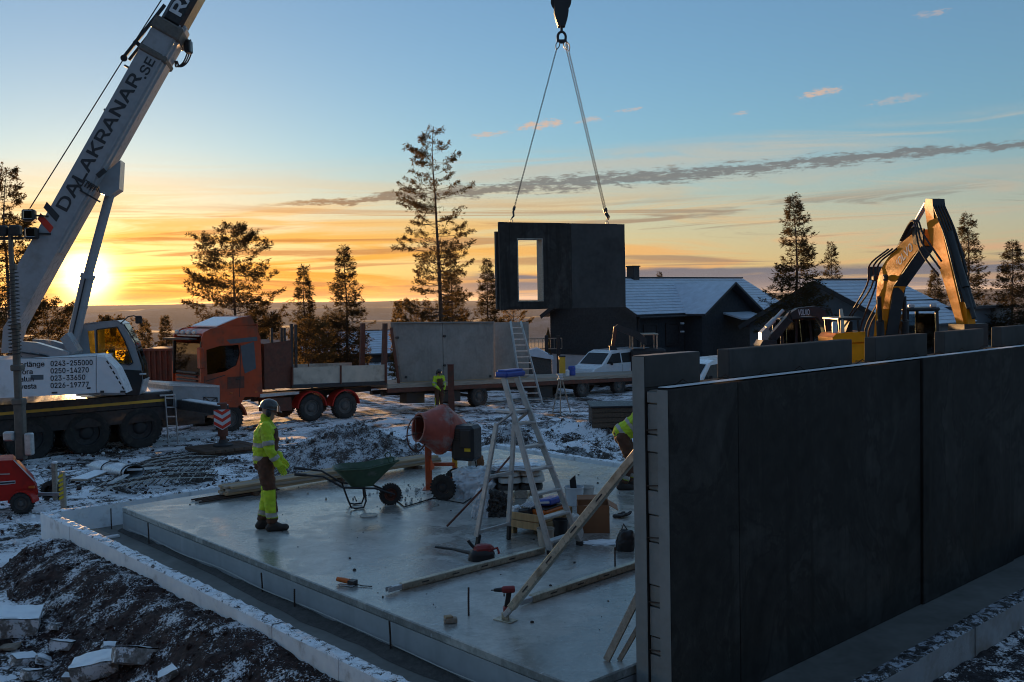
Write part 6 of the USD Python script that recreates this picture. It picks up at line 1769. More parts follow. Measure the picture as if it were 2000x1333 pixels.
def tree(name, label, px, ytop, Y, spread, kind, seed, base=None, crown0=0.12, mat=None, lean=0.0, dens=1.0, group=None, fork=False):
    r = np.random.default_rng(seed)
    topP = at(px, ytop, Y)
    bx = topP[0] - lean
    gzv = H(bx, Y) - 0.05
    h = topP[2] - gzv
    w = spread * Y / FPX
    T = Thing(name, label, 'tree', (bx, Y, gzv), group)
    base_p = np.array([bx, Y, gzv])
    zs = np.linspace(0, 1, 12)
    bend = np.cumsum(r.normal(0, 0.006 * h, (12, 2)), 0) * (zs[:, None])
    bend -= bend[-1] * zs[:, None]
    tr = np.stack([bx + lean * zs + bend[:, 0], Y + bend[:, 1], gzv + h * zs], 1)
    r0 = h * 0.0095 + 0.03
    wood_ = MB().tube(tr, r0 * (1 - zs * 0.93), 7)
    tp_ = lambda t: np.array([np.interp(t, zs, tr[:, i]) for i in range(3)])
    pts, dirs = [], []
    t = crown0
    br = MB()
    nb = 0
    while t < 0.985:
        if kind == 'spruce':
            k, prof, gap = r.integers(6, 9), (1 - t) ** 0.8 * min(1.0, 0.6 + (t - crown0) * 3) * 1.12, 0.024
        elif kind == 'pine':
            k, prof, gap = r.integers(4, 8), (0.30 + 0.75 * math.sin(min(1, (1 - t) * 1.25 + 0.05) * math.pi * 0.72)) * (1.0 if t < 0.9 else 0.6), 0.027
        else:
            k, prof, gap = r.integers(5, 8), math.sin(min(1, (1 - t) * 0.9 + 0.12) * math.pi * 0.85) ** 0.7, 0.05
        for q in range(k):
            az = r.uniform(0, 2 * math.pi)
            L = w * prof * (r.uniform(0.55, 1.12) if kind == 'spruce' else r.uniform(0.42, 1.12)) + 0.12
            b0 = tp_(min(0.995, t + r.normal(0, 0.006)))
            out = np.array([math.cos(az), math.sin(az), 0])
            up = (0.35 * t - 0.22) if kind == 'spruce' else (r.normal(0.06, 0.12) + 0.30 * t ** 2 if kind == 'pine' else r.normal(0.55, 0.2))
            s = np.linspace(0, 1, 6)
            droop = (-0.16 if kind == 'spruce' else -0.05) * np.sin(s * math.pi) + (0.10 if kind == 'spruce' else 0.10) * s ** 2
            wig = np.cumsum(r.normal(0, 0.03, (6, 3)), 0) * L
            line = b0 + out * (s * L)[:, None] + EZ * ((up * s + droop) * L)[:, None] + wig * s[:, None]
            br.tube(line, np.linspace(max(0.008, r0 * (1 - t) * 0.28), 0.006, 6), 4, cap=False)
            m_ = max(2, int(L / (0.20 if kind == 'spruce' else 0.16) * dens))
            u = r.uniform(0.18 if kind == 'spruce' else 0.38, 1.0, m_) ** (0.8 if kind == 'spruce' else 0.6)
            pp = np.stack([np.interp(u, s, line[:, i]) for i in range(3)], 1)
            side = np.cross(out, EZ)
            off = r.normal(0, 1, (m_, 1)) * side * (0.24 * L * (1.15 - u) + 0.07)[:, None]
            pp = pp + off + EZ * r.normal(0, 0.05, (m_, 1))
            dd = out + off * 1.2 / (np.linalg.norm(off, axis=1, keepdims=True) + 0.2) + EZ * (0.15 if kind != 'spruce' else -0.05)
            pts.append(pp); dirs.append(dd)
            nb += 1
        t += gap * r.uniform(0.7, 1.4) * (1.0 if t < 0.85 else 0.7)
    pts, dirs = np.vstack(pts), np.vstack(dirs)
    ln = 0.19 if kind == 'spruce' else 0.17
    v, f = sprays(pts, dirs, 6 if kind == 'spruce' else 7, ln * (1 if h > 6 else 0.75), 0.021, r, 0.6 if kind == 'spruce' else 0.85)
    T.part('trunk', wood_, M['bark'], 60)
    T.part('branches', br, M['bark'])
    T.part('crown', MB().add(v, f), M[mat or kind])
    return T


TREES = [
    ('pine_tree', 'tall slender pine with a bare dark trunk rising behind the trailer load', 846, 248, 58, 72, 'pine', 1, 0.14, None, -0.25),
    ('pine_tree', 'broad round topped pine directly behind the orange truck cab', 455, 437, 52, 88, 'pine', 2, 0.16, None, 0.0),
    ('spruce_tree', 'thin short spruce just right of the truck headboard', 593, 516, 60, 34, 'spruce', 3, 0.10, None, 0.0),
    ('spruce_tree', 'full pointed spruce between the truck bed and the tall pine', 671, 478, 60, 60, 'spruce', 4, 0.12, None, 0.0),
    ('spruce_tree', 'spruce standing close against the right side of the tall pine', 879, 484, 64, 40, 'spruce', 5, 0.10, None, 0.0),
    ('spruce_tree', 'spruce just left of the hanging wall element', 950, 504, 66, 40, 'spruce', 6, 0.10, None, 0.0),
    ('spruce_tree', 'large full spruce between the dark house and the grey house', 1547, 377, 50, 84, 'spruce', 7, 0.06, None, 0.0),
    ('spruce_tree', 'small pointed spruce behind the ridge of the grey house', 1622, 472, 86, 38, 'spruce', 8, 0.06, None, 0.0),
    ('spruce_tree', 'tall narrow spruce just right of the raised excavator stick', 1886, 412, 62, 56, 'spruce', 9, 0.10, None, 0.0),
    ('spruce_tree', 'dark spruce at the far right edge of the picture', 1976, 467, 60, 62, 'spruce', 10, 0.08, None, 0.0),
    ('spruce_tree', 'tiny treetop showing above the dark roof right of its chimney', 1288, 531, 100, 16, 'spruce', 11, 0.1, None, 0.0),
    ('spruce_tree', 'spruce half hidden behind the lower excavator stick', 1826, 525, 78, 36, 'spruce', 12, 0.08, None, 0.0),
    ('pine_tree', 'dark pine at the left edge behind the lamp mast', 14, 328, 44, 58, 'pine', 13, 0.2, None, 0.0),
    ('young_pine', 'golden young pine under the boom left of the crane cab', 92, 588, 46, 70, 'pine', 14, 0.05, 'frost', 0.0),
    ('young_spruce', 'small golden spruce right behind the crane cab mirror', 281, 622, 60, 20, 'spruce', 15, 0.05, 'frost', 0.0),
    ('young_spruce', 'small golden spruce between the crane cab and the orange truck', 322, 618, 62, 24, 'spruce', 16, 0.05, 'frost', 0.0),
    ('young_spruce', 'low golden spruce seen through the crane cab window', 218, 622, 50, 60, 'pine', 17, 0.05, 'frost', 0.0),
    ('young_spruce', 'pale frosty sapling left of the tall pine trunk', 776, 588, 62, 20, 'spruce', 18, 0.05, 'frost', 0.0),
    ('bushy_sapling', 'frosty bushy sapling under the thin spruce behind the truck bed', 606, 640, 56, 46, 'bush', 19, 0.05, 'frost', 0.0),
    ('bushy_sapling', 'frosty bushy sapling under the full pointed spruce', 650, 632, 62, 40, 'bush', 20, 0.05, 'frost', 0.0),
    ('bushy_sapling', 'frosty low shrub at the foot of the tall pine', 812, 596, 60, 40, 'bush', 21, 0.05, 'frost', 0.0),
    ('bushy_sapling', 'frosty low shrub right of the spruce by the hanging element', 1002, 590, 66, 30, 'bush', 22, 0.05, 'frost', 0.0),
    ('bushy_sapling', 'golden shrub behind the wind deflector of the orange truck', 530, 628, 56, 30, 'bush', 23, 0.05, 'frost', 0.0),
    ('young_spruce', 'thin frosty sapling at the dark house corner beside the deck posts', 1094, 598, 66, 12, 'spruce', 24, 0.05, 'frost', 0.0),
    ('bushy_sapling', 'frosty shrub at the foot of the pine behind the truck cab', 505, 618, 54, 40, 'bush', 25, 0.05, 'frost', 0.0),
    ('bushy_sapling', 'golden shrub at the left edge below the lamp mast top', 8, 560, 40, 40, 'bush', 26, 0.05, 'frost', 0.0),
]
for nm, lab, px_, yt, Y, sp_, kd, sd_, c0_, mt_, ln_ in TREES:
    tree(nm, lab, px_, yt, Y, sp_, kd, sd_, crown0=c0_, mat=mt_, lean=ln_, dens=2.3 if kd == 'pine' else 2.6)


def forest(name, label, X, Y, seed, hmin, hmax, mat='spruce', tiers=5):
    r = np.random.default_rng(seed)
    Z = height(X, Y, False) - 0.3
    m = MB()
    for x, y, z in zip(X, Y, Z):
        h = r.uniform(hmin, hmax)
        k = 7
        for j in range(tiers):
            q = j / tiers
            z0, z1 = z + h * (0.10 + 0.78 * q), z + h * (0.10 + 0.78 * q + 0.30)
            g = np.arange(k) * 2 * math.pi / k + r.uniform(0, 1)
            rad = h * 0.18 * (1 - 0.82 * q) * r.uniform(0.65, 1.25, k)
            v = np.vstack([np.stack([x + np.cos(g) * rad, y + np.sin(g) * rad, z0 + r.normal(0, 0.03 * h, k)], 1), [[x, y, min(z1, z + h)]]])
            m.add(v, np.array([[a_, (a_ + 1) % k, k] for a_ in range(k)]))
    single(name, m, M[mat], label, 'forest', kind='stuff')


r_ = np.random.default_rng(50)
_a = r_.uniform(-0.62, 0.62, 1500); _R = 150 * (1 + 5 * r_.random(1500) ** 1.5)
forest('forest', 'far forest of small dark spruces on the slope below the site', np.sin(_a) * _R, np.cos(_a) * _R, 51, 4, 9, tiers=3)
# unseen wooded hillside added behind the viewer to block low sky
_y = -9 - 170 * r_.random(900) ** 1.5; _xx = r_.uniform(-1, 1, 900) * (34 - 0.8 * _y)
forest('forest', 'dense spruce forest added unseen behind the viewer to block low sky', _xx, _y, 52, 11, 18, 'darkspruce')

# ------------------------------------------------------------------ soil bank, heaps and broken blocks
M['soil'] = snow_over('dark_soil', (0.026, 0.014, 0.012), (0.075, 0.043, 0.036), 0.53, 2.6, 42.0, 0.9, fine=0.9)
M['heap'] = snow_over('frosted_gravel', (0.06, 0.048, 0.044), (0.18, 0.145, 0.13), 0.92, 3.2, 34.0, 0.9, snow=(0.60, 0.60, 0.62), fine=1.1)
M['greyheap'] = snow_over('grey_gravel', (0.10, 0.098, 0.095), (0.26, 0.255, 0.25), 0.55, 4.0, 40.0, 0.9, snow=(0.55, 0.57, 0.60), fine=1.0)


def bank_z(a, b):
    p = np.stack([a, b, 0 * a], -1)
    d = -1.06 - b
    c = -0.19 - 0.09 * (meshkit.fbm(p * 0.9, 3, 41) - 0.5) * 2
    z = c - 0.60 * sm(d, -0.05, 1.7) + 0.05 * sm(d, 0.0, 0.25) * (1 - sm(d, 0.3, 0.8))
    z = z - 0.35 * (1 - sm(a, -0.5, 0.7))
    z = z + 0.20 * (meshkit.fbm(p * 1.6, 5, 43) - 0.5) * sm(d, 0.05, 0.5) + 0.07 * (meshkit.fbm(p * 9, 4, 47) - 0.5)
    rest = height(W(0, 0)[0] + E1[0] * a + E2[0] * b, W(0, 0)[1] + E1[1] * a + E2[1] * b) - 0.06
    return z * (1 - sm(d, 2.2, 3.6)) + rest * sm(d, 2.2, 3.6)


def _bank(u, v):
    a = -1.3 + u * 12.0; b = -1.055 - v * 3.6
    return W(0, 0) + E1 * a[..., None] + E2 * b[..., None] + EZ * bank_z(a, b)[..., None]
T = Thing('soil_bank', 'dark soil bank with patches of snow heaped against the near foam edge', 'soil bank', W(5, -2, -0.8))
T.part('soil', MB().sheet(_bank, 420, 130), M['soil'], True)
r_ = np.random.default_rng(61)
m = MB()
ico = trimesh.creation.icosphere(0)
_sa, _sb = r_.uniform(-0.8, 9.5, 2600), -1.08 - 2.4 * r_.random(2600) ** 0.8
for a, b, z in zip(_sa, _sb, bank_z(_sa, _sb)):
    s = 0.008 + 0.03 * r_.random() ** 4
    m.add(ico.vertices * (s * r_.uniform(0.6, 1.3, 3)) @ trimesh.transformations.random_rotation_matrix(r_.random(3))[:3, :3].T + W(a, b, z + s * 0.2), ico.faces)
T.part('stones', m, M['soil'], kind='stuff')


def heap(name, label, c, rx, ry, hgt, mat, seed, rough=0.22, n=150, power=1.3):
    r0 = np.random.default_rng(seed)
    off = r0.uniform(0, 50, 3)
    def fn(u, v):
        x, y = (u - 0.5) * 2.3, (v - 0.5) * 2.3
        X, Y = c[0] + x * rx, c[1] + y * ry
        p = np.stack([X, Y, 0 * X], -1) + off
        rr = np.hypot(x, y) + 0.35 * (meshkit.fbm(p * 0.7, 3, seed) - 0.5)
        d = np.clip(1 - rr, 0, 1)
        z = height(X, Y) - 0.12 + hgt * (1 - np.minimum(rr, 1) ** 1.7) + rough * (meshkit.fbm(p * 1.8, 5, seed + 1) - 0.5) * np.minimum(1, d * 4) + 0.10 * (meshkit.fbm(p * 8, 4, seed + 2) - 0.5) * np.minimum(1, d * 5)
        return np.stack([X, Y, z], -1)
    T = Thing(name, label, 'heap', (c[0], c[1], H(c[0], c[1])))
    T.part('heap_surface', MB().sheet(fn, n, n), M[mat], True)
    m = MB()
    xy = r0.normal(0, 0.42, (500, 2))
    for q in fn(xy[:, 0] / 2.3 + 0.5, xy[:, 1] / 2.3 + 0.5):
        s = 0.02 + 0.07 * r0.random() ** 3
        m.add(ico.vertices * (s * r0.uniform(0.6, 1.3, 3)) @ trimesh.transformations.random_rotation_matrix(r0.random(3))[:3, :3].T + q + EZ * s * 0.2, ico.faces)
    T.part('stones', m, M[mat], kind='stuff')
    return T


heap('gravel_heap', 'long frosty gravel heap behind the far foam edge, left of the mixer', at(688, 860, 23.2), 2.5, 1.9, 1.3, 'heap', 71, 0.35)
heap('gravel_heap', 'low grey gravel heap behind the far right foam edge', at(1120, 868, 20.6), 1.05, 0.95, 0.85, 'greyheap', 77, 0.2, 110)
heap('earth_heap', 'dark lumpy earth heap with snow right of the mixer motor', at(985, 850, 24.0), 1.0, 1.2, 0.6, 'heap', 83, 0.5, 110)

M['chunk'] = snow_over('dirty_broken_blocks', (0.20, 0.18, 0.16), (0.42, 0.40, 0.38), 0.9, 6.0, 60.0, 0.4, fine=0.4)


def chunk(px, py, size, tilt, rz, label, mat='chunk', th=0.16, snow=True):
    d = _F + _r * ((px - CX) / FPX) - _u * ((py - CY) / FPX)
    s = np.linspace(8, 20, 3000); P = EYE + np.outer(s / d[1], d)
    a, b = to_ab(P[:, 0], P[:, 1])
    z = bank_z(a, b)
    i = int(np.argmax(P[:, 2] < z + th * 0.5))
    c = P[i]
    r = np.random.default_rng(int(px * 7 + py))
    R = trimesh.transformations.euler_matrix(tilt[0], tilt[1], rz)[:3, :3]
    n = 9
    g = np.sort(r.uniform(0, 2 * math.pi, n)); 
    g = np.linspace(0, 2 * math.pi, 5)[:-1] + r.normal(0, 0.16, 4) + 0.78
    rad = r.uniform(0.85, 1.15, len(g))
    top = np.stack([np.cos(g) * rad * size[0] * 0.92, np.sin(g) * rad * size[1] * 0.92, 0 * g + th / 2], 1)
    bot = top * [0.94, 0.94, 1] + r.normal(0, 0.015, top.shape); bot[:, 2] = -th / 2 + r.normal(0, 0.01, len(g))
    m0 = trimesh.convex.convex_hull(np.vstack([top, bot]))
    m0 = trimesh.Trimesh(*trimesh.remesh.subdivide_to_size(m0.vertices, m0.faces, 0.05))
    nn = meshkit.fbm(m0.vertices * 9 + px, 4, 5) - 0.5
    m0.vertices = m0.vertices * (1 + 0.10 * nn[:, None])
    V = m0.vertices @ R.T + c
    T = Thing('broken_block', label, 'block', c)
    T.part('block', MB().add(V, m0.faces), M[mat])
    if snow:
        nz = m0.face_normals @ R.T
        k = (nz[:, 2] > 0.72)
        if k.any():
            f = m0.faces[k]
            up_ = nrm(R[:, 2])
            ids, f = np.unique(f, return_inverse=True); f = f.reshape(-1, 3); V = V[ids]
            Vs = V + up_ * (0.012 + 0.05 * np.clip(meshkit.fbm(V * 8, 4, 3) - 0.42, 0, 1))[:, None]
            T.part('snow_cap', MB().add(Vs, f), M['snow'], True)


chunk(28, 1215, (0.42, 0.34), (0.1, 0.12), 0.4, 'big snow covered block at the left edge with a dark underside', th=0.22)
chunk(262, 1282, (0.30, 0.27), (-0.30, 0.25), 0.5, 'square tilted block with one sharp corner up, right of the others')
chunk(190, 1300, (0.34, 0.22), (0.12, -0.15), 0.15, 'flat snowy block leaning against the square tilted one')
chunk(85, 1290, (0.14, 0.10), (0.3, 0.5), 1.0, 'small pale shard standing on edge among the rubble', th=0.05)
chunk(125, 1262, (0.20, 0.09), (-0.2, 0.2), 0.2, 'narrow snowy slab between the big block and the flat one', th=0.09)
chunk(18, 1265, (0.22, 0.10), (0.2, -0.2), -0.4, 'brownish split board below the big block at the left edge', 'plank', 0.05, False)
chunk(60, 1320, (0.16, 0.12), (-0.1, 0.3), 0.9, 'low snowy lump at the bottom left corner', th=0.1)
chunk(140, 1325, (0.13, 0.08), (0.2, 0.1), 0.2, 'small snowy shard at the bottom edge left of the flat block', th=0.06)

# loose clods, stones and trodden snow on the open ground
m, m2 = MB(), MB()
r_ = np.random.default_rng(97)
_x = r_.uniform(-15, 5, 5200); _y = 15.2 + 17 * r_.random(5200) ** 1.2
_a, _b = to_ab(_x, _y)
_ok = ~((_a > -0.8) & (_b > -1.2) & (_b < 8.8))
for x, y, z in zip(_x[_ok], _y[_ok], height(_x[_ok], _y[_ok])):
    s = 0.012 + 0.06 * r_.random() ** 4
    (m if r_.random() < 0.6 else m2).add(ico.vertices * (s * r_.uniform(0.6, 1.4, 3) * [1, 1, 0.7]) @ trimesh.transformations.random_rotation_matrix(r_.random(3))[:3, :3].T + np.array([x, y, z + s * 0.25]), ico.faces)
single('clods', m, M['soil'], 'dark clods and stones strewn over the snowy ground', 'clods', kind='stuff')
single('snow_lumps', m2, M['snow'], 'small lumps of trodden snow strewn over the ground', 'snow lumps', kind='stuff')

chunk(330, 1318, (0.12, 0.09), (0.2, -0.3), 0.7, 'small pale lump at the bottom edge right of the square tilted block', th=0.08)
chunk(108, 1225, (0.13, 0.08), (-0.2, -0.1), -0.3, 'snowy shard on the bank right of the big block', th=0.06)
chunk(48, 1288, (0.18, 0.12), (0.15, 0.2), 0.9, 'tilted grey slab leaning under the split board', th=0.07)
chunk(212, 1265, (0.10, 0.07), (0.3, 0.2), 0.4, 'small snowy piece tucked behind the flat block', th=0.06)

# shaded bank outside the wall, bottom right
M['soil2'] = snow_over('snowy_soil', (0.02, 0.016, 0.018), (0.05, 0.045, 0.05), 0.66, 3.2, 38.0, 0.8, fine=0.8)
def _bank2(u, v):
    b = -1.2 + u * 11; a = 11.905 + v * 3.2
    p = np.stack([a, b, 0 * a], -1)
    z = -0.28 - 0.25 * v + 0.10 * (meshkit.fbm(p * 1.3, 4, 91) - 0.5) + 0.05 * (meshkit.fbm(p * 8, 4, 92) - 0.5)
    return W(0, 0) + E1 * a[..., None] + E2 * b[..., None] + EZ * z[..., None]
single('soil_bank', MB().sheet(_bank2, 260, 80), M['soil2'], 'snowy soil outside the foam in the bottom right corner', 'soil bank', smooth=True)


# ------------------------------------------------------------------ people
def submesh(t, mask, off):
    f = t.faces[mask]
    ids, inv = np.unique(f, return_inverse=True)
    v = t.vertices[ids] + t.vertex_normals[ids] * off
    return MB().add(v, inv.reshape(-1, 3))


def finger_chain(p, d, ln, r, curl, axis):
    """three phalanges from p along d, bent by curl about axis"""
    out = []
    for k, f in enumerate((0.45, 0.32, 0.23)):
        ang = curl * (k + 0.4)
        dd = d * math.cos(ang) + np.cross(axis, d) * math.sin(ang)
        q = p + dd * ln * f
        out.append((p, r * (1 - 0.1 * k), q, r * (0.92 - 0.1 * k)))
        p = q
    return out


def hand_bones(w, d, nrmv, s=1.0, curl=0.45, glove=1.0):
    """palm and five fingers; w wrist, d along the hand, nrmv out of the palm"""
    side = nrm(np.cross(d, nrmv))
    b = []
    for k, o in enumerate((-0.030, -0.010, 0.011, 0.031)):
        kn = w + d * 0.085 * s + side * o * s
        b.append((w + side * o * 0.5 * s, 0.017 * s * glove, kn, 0.0125 * s * glove))
        b += finger_chain(kn, d, (0.072, 0.082, 0.076, 0.06)[k] * s, 0.0095 * s * glove, curl, side)
    th0 = w + d * 0.025 * s - side * 0.03 * s
    td = nrm(d * 0.7 - side * 0.6 + nrmv * 0.35)
    b.append((w + d * 0.01, 0.014 * s * glove, th0, 0.013 * s * glove))
    b.append((th0, 0.013 * s * glove, th0 + td * 0.04 * s, 0.0115 * s * glove))
    b.append((th0 + td * 0.04 * s, 0.0115 * s * glove, th0 + nrm(td + d * 0.5) * 0.068 * s, 0.0095 * s * glove))
    return b


def person(label, base, fwd, pose, s=1.0, cap='helmet', edge=0.016, shin=True):
    """pose: joints in metres, x forward, y left, z up from the base"""
    f = nrm(np.array([fwd[0], fwd[1], 0])); l = np.array([-f[1], f[0], 0])
    J = {k: base + f * v[0] * s + l * v[1] * s + EZ * v[2] * s for k, v in pose.items()}
    T = Thing('person', label, 'person', base)
    hd, nk = J['head'], J['neck']
    look = nrm(J['look'] - hd) if 'look' in J else f
    hu = nrm(hd - nk); look = nrm(look - hu * (look @ hu)); hl = np.cross(hu, look)
    b = [(hd + hu * 0.03 * s, 0.093 * s, hd - hu * 0.02 * s + look * 0.015 * s, 0.088 * s), (hd - hu * 0.02 * s + look * 0.02 * s, 0.075 * s, hd - hu * 0.085 * s + look * 0.045 * s, 0.050 * s), (nk, 0.058 * s, hd - hu * 0.06 * s, 0.055 * s)]
    b += [(hd + look * 0.098 * s - hu * 0.005 * s, 0.010 * s, hd + look * 0.118 * s - hu * 0.035 * s, 0.013 * s)]
    b += [(hd + look * 0.088 * s - hu * 0.07 * s - hl * 0.02 * s, 0.011 * s, hd + look * 0.088 * s - hu * 0.07 * s + hl * 0.02 * s, 0.011 * s)]
    for q in (-1, 1):
        b += [(hd + hl * q * 0.088 * s + hu * 0.0 * s, 0.013 * s, hd + hl * q * 0.092 * s - hu * 0.035 * s, 0.011 * s)]
        b += [(hd + look * 0.085 * s + hu * 0.022 * s + hl * q * 0.018 * s, 0.014 * s, hd + look * 0.078 * s + hu * 0.022 * s + hl * q * 0.05 * s, 0.013 * s)]
    torso = [(J['pelvis'], 0.115 * s, J['chest'], 0.125 * s), (J['chest'], 0.125 * s, nk, 0.065 * s)]
    limb = []
    for q in 'lr':
        torso += [(J['chest'], 0.10 * s, J['sh' + q], 0.06 * s), (J['pelvis'], 0.10 * s, J['hip' + q], 0.085 * s)]
        limb += [(J['sh' + q], 0.055 * s, J['el' + q], 0.042 * s), (J['el' + q], 0.042 * s, J['wr' + q], 0.028 * s)]
        limb += [(J['hip' + q], 0.08 * s, J['kn' + q], 0.055 * s), (J['kn' + q], 0.055 * s, J['an' + q], 0.038 * s)]
        limb += [(J['an' + q], 0.038 * s, J['an' + q] + f * 0.13 * s - EZ * 0.045 * s, 0.03 * s)]
    hands = []
    for q in 'lr':
        d = nrm(J['wr' + q] - J['el' + q])
        pn = nrm(np.cross(d, f)) * (1 if q == 'l' else -1)
        hands += [(x0_, r0_, x1_, r1_) for x0_, r0_, x1_, r1_ in hand_bones(J['wr' + q], d, -pn, s * 0.98)]
    body = body_of(b + torso + limb + hands, 0.012 if edge < 0.02 else 0.03, 4)
    T.part('body', MB().tm(body), M['skin'], 60)
    # clothes
    jb = [(J['pelvis'] + EZ * 0.02, 0.165 * s, J['pelvis'] * 0.5 + J['chest'] * 0.5, 0.165 * s), (J['pelvis'] * 0.5 + J['chest'] * 0.5, 0.165 * s, J['chest'], 0.17 * s), (J['chest'], 0.15 * s, nk - (nk - J['chest']) * 0.12, 0.088 * s), (nk, 0.078 * s, nk + nrm(nk - J['chest']) * 0.045 * s, 0.075 * s)]
    for q in 'lr':
        jb += [(J['chest'], 0.14 * s, J['sh' + q], 0.082 * s), (J['sh' + q], 0.085 * s, J['el' + q], 0.068 * s), (J['el' + q], 0.068 * s, J['wr' + q] - (J['wr' + q] - J['el' + q]) * 0.06, 0.054 * s)]
    jk = body_of(jb, edge, 8)
    n = meshkit.fbm(jk.vertices * np.array([11, 11, 17.0]), 3, 3) - 0.5
    jk.vertices = jk.vertices + jk.vertex_normals * (n * 0.055 * s)[:, None]
    c = jk.triangles_center
    ax = nrm(J['chest'] - J['pelvis'])
    h = (c - J['pelvis']) @ ax
    front = ((c - J['chest']) @ f) > 0.075 * s
    near_t = np.abs((c - J['chest']) @ l) < 0.13 * s
    dark = front & near_t & (h < 0.42 * s)
    arm = np.zeros(len(c), bool); band = np.zeros(len(c), bool)
    for q in 'lr':
        e, wv = J['el' + q], J['wr' + q]
        d = nrm(wv - e); t = (c - e) @ d; dist = np.linalg.norm((c - e) - t[:, None] * d, axis=1)
        band |= (np.abs(t - 0.13 * s) < 0.028 * s) & (dist < 0.085 * s)
        e2_, wv2 = J['sh' + q], J['el' + q]
        d = nrm(wv2 - e2_); t = (c - e2_) @ d; dist = np.linalg.norm((c - e2_) - t[:, None] * d, axis=1)
        band |= (np.abs(t - 0.22 * s) < 0.028 * s) & (dist < 0.095 * s)
    tors = np.linalg.norm((c - J['pelvis']) - h[:, None] * ax, axis=1) < 0.21 * s
    band |= tors & ((np.abs(h - 0.02 * s) < 0.03 * s) | (np.abs(h - 0.20 * s) < 0.028 * s)) & ~dark
    p = T.part('jacket', MB().tm(jk), M['hivis'], 50)
    T.part('dark_front', submesh(jk, dark, 0.004), M['brown'], 50, under=p)
    T.part('reflective_band', submesh(jk, band, 0.005), M['reflect'], 50, under=p)
    tb = [(J['pelvis'] + EZ * 0.03, 0.15 * s, J['pelvis'] - EZ * 0.05, 0.15 * s)]
    for q in 'lr':
        tb += [(J['pelvis'], 0.13 * s, J['hip' + q], 0.112 * s), (J['hip' + q], 0.115 * s, J['kn' + q], 0.084 * s), (J['kn' + q], 0.084 * s, J['an' + q] + (J['kn' + q] - J['an' + q]) * 0.16, 0.075 * s)]
    tr = body_of(tb, edge, 8)
    n = meshkit.fbm(tr.vertices * np.array([10, 10, 16.0]) + 5, 3, 4) - 0.5
    tr.vertices = tr.vertices + tr.vertex_normals * (n * 0.05 * s)[:, None]
    p = T.part('trousers', MB().tm(tr), M['brown'], 50)
    c = tr.triangles_center
    zb_ = base[2]
    hi = np.zeros(len(c), bool); bd = np.zeros(len(c), bool)
    for q in 'lr':
        a_, k_ = J['an' + q], J['kn' + q]
        d = nrm(k_ - a_); t = (c - a_) @ d; dist = np.linalg.norm((c - a_) - t[:, None] * d, axis=1)
        L_ = np.linalg.norm(k_ - a_)
        back = ((c - a_) @ f) < 0.045 * s
        hi |= (t > 0.10 * s) & (t < L_ + 0.08 * s) & (dist < 0.12 * s) & (back | (t < L_ * 0.3))
        bd |= (t > 0.11 * s) & (t < 0.17 * s) & (dist < 0.12 * s)
    if shin:
        T.part('yellow_shin', submesh(tr, hi & ~bd, 0.004), M['hivis'], 50, under=p)
        T.part('reflective_band', submesh(tr, bd, 0.005), M['reflect'], 50, under=p)
    for q in 'lr':
        a_ = J['an' + q]; toe = a_ + f * 0.17 * s - EZ * (a_[2] - zb_ - 0.045 * s); heel = a_ - f * 0.05 * s - EZ * (a_[2] - zb_ - 0.05 * s)
        bt = body_of([(a_ + EZ * 0.10 * s, 0.062 * s, a_, 0.06 * s), (a_, 0.06 * s, heel, 0.05 * s), (heel, 0.05 * s, toe, 0.047 * s), (a_, 0.058 * s, toe - f * 0.06 * s, 0.05 * s)], edge, 5)
        bt.vertices[:, 2] = np.maximum(bt.vertices[:, 2], zb_ + 0.003)
        T.part('boot', MB().tm(bt), M['boot'], 50)
        d = nrm(J['wr' + q] - J['el' + q]); pn = nrm(np.cross(d, f)) * (1 if q == 'l' else -1)
        gl = body_of(hand_bones(J['wr' + q] - d * 0.01, d, -pn, s * 1.08, glove=1.28) + [(J['wr' + q] - d * 0.05, 0.045 * s, J['wr' + q], 0.036 * s)], 0.010 if edge < 0.02 else 0.02, 3)
        T.part('glove', MB().tm(gl), M['hivis'], 50)
    # helmet
    o = hd + hu * 0.035 * s
    m = MB().lathe([(0.128 * s, -0.01 * s), (0.126 * s, 0.03 * s), (0.112 * s, 0.07 * s), (0.08 * s, 0.105 * s), (0.03 * s, 0.122 * s), (0.0, 0.124 * s)], o, hu, 26)
    m.hull([o + look * (0.115 + a1) * s + hl * b1 * s - hu * (0.005 + c1) * s for a1, b1, c1 in ((0, -0.085, 0), (0, 0.085, 0), (0.065, -0.05, 0.02), (0.065, 0.05, 0.02), (0, -0.085, 0.012), (0, 0.085, 0.012), (0.065, 0.05, 0.03), (0.065, -0.05, 0.03))])
    m.lathe([(0.132 * s, -0.012 * s), (0.136 * s, -0.004 * s), (0.130 * s, 0.006 * s)], o, hu, 26)
    hp = T.part('helmet', m, M['helmet'], 50)
    m = MB().lathe([(0.118 * s, -0.06 * s), (0.121 * s, -0.01 * s)], o - look * 0.012 * s, hu, 22)
    T.part('ear_flap', MB().ball(o + hl * 0.112 * s - hu * 0.06 * s, (0.04 * s, 0.04 * s, 0.055 * s)), M['black'], 60, under=hp)
    T.part('ear_flap', MB().ball(o - hl * 0.112 * s - hu * 0.06 * s, (0.04 * s, 0.04 * s, 0.055 * s)), M['black'], 60, under=hp)
    vm = MB().sheet(lambda u, v: o + (look * 1.0)[None, None] * (np.cos((u - 0.5) * 1.7) * (0.138 + 0.02 * v) * s)[..., None] + hl * (np.sin((u - 0.5) * 1.7) * (0.138 + 0.02 * v) * s)[..., None] - hu * ((v * 0.075 - 0.055) * s)[..., None], 14, 5)
    T.part('visor', vm, M['tint'], True, under=hp)
    return T


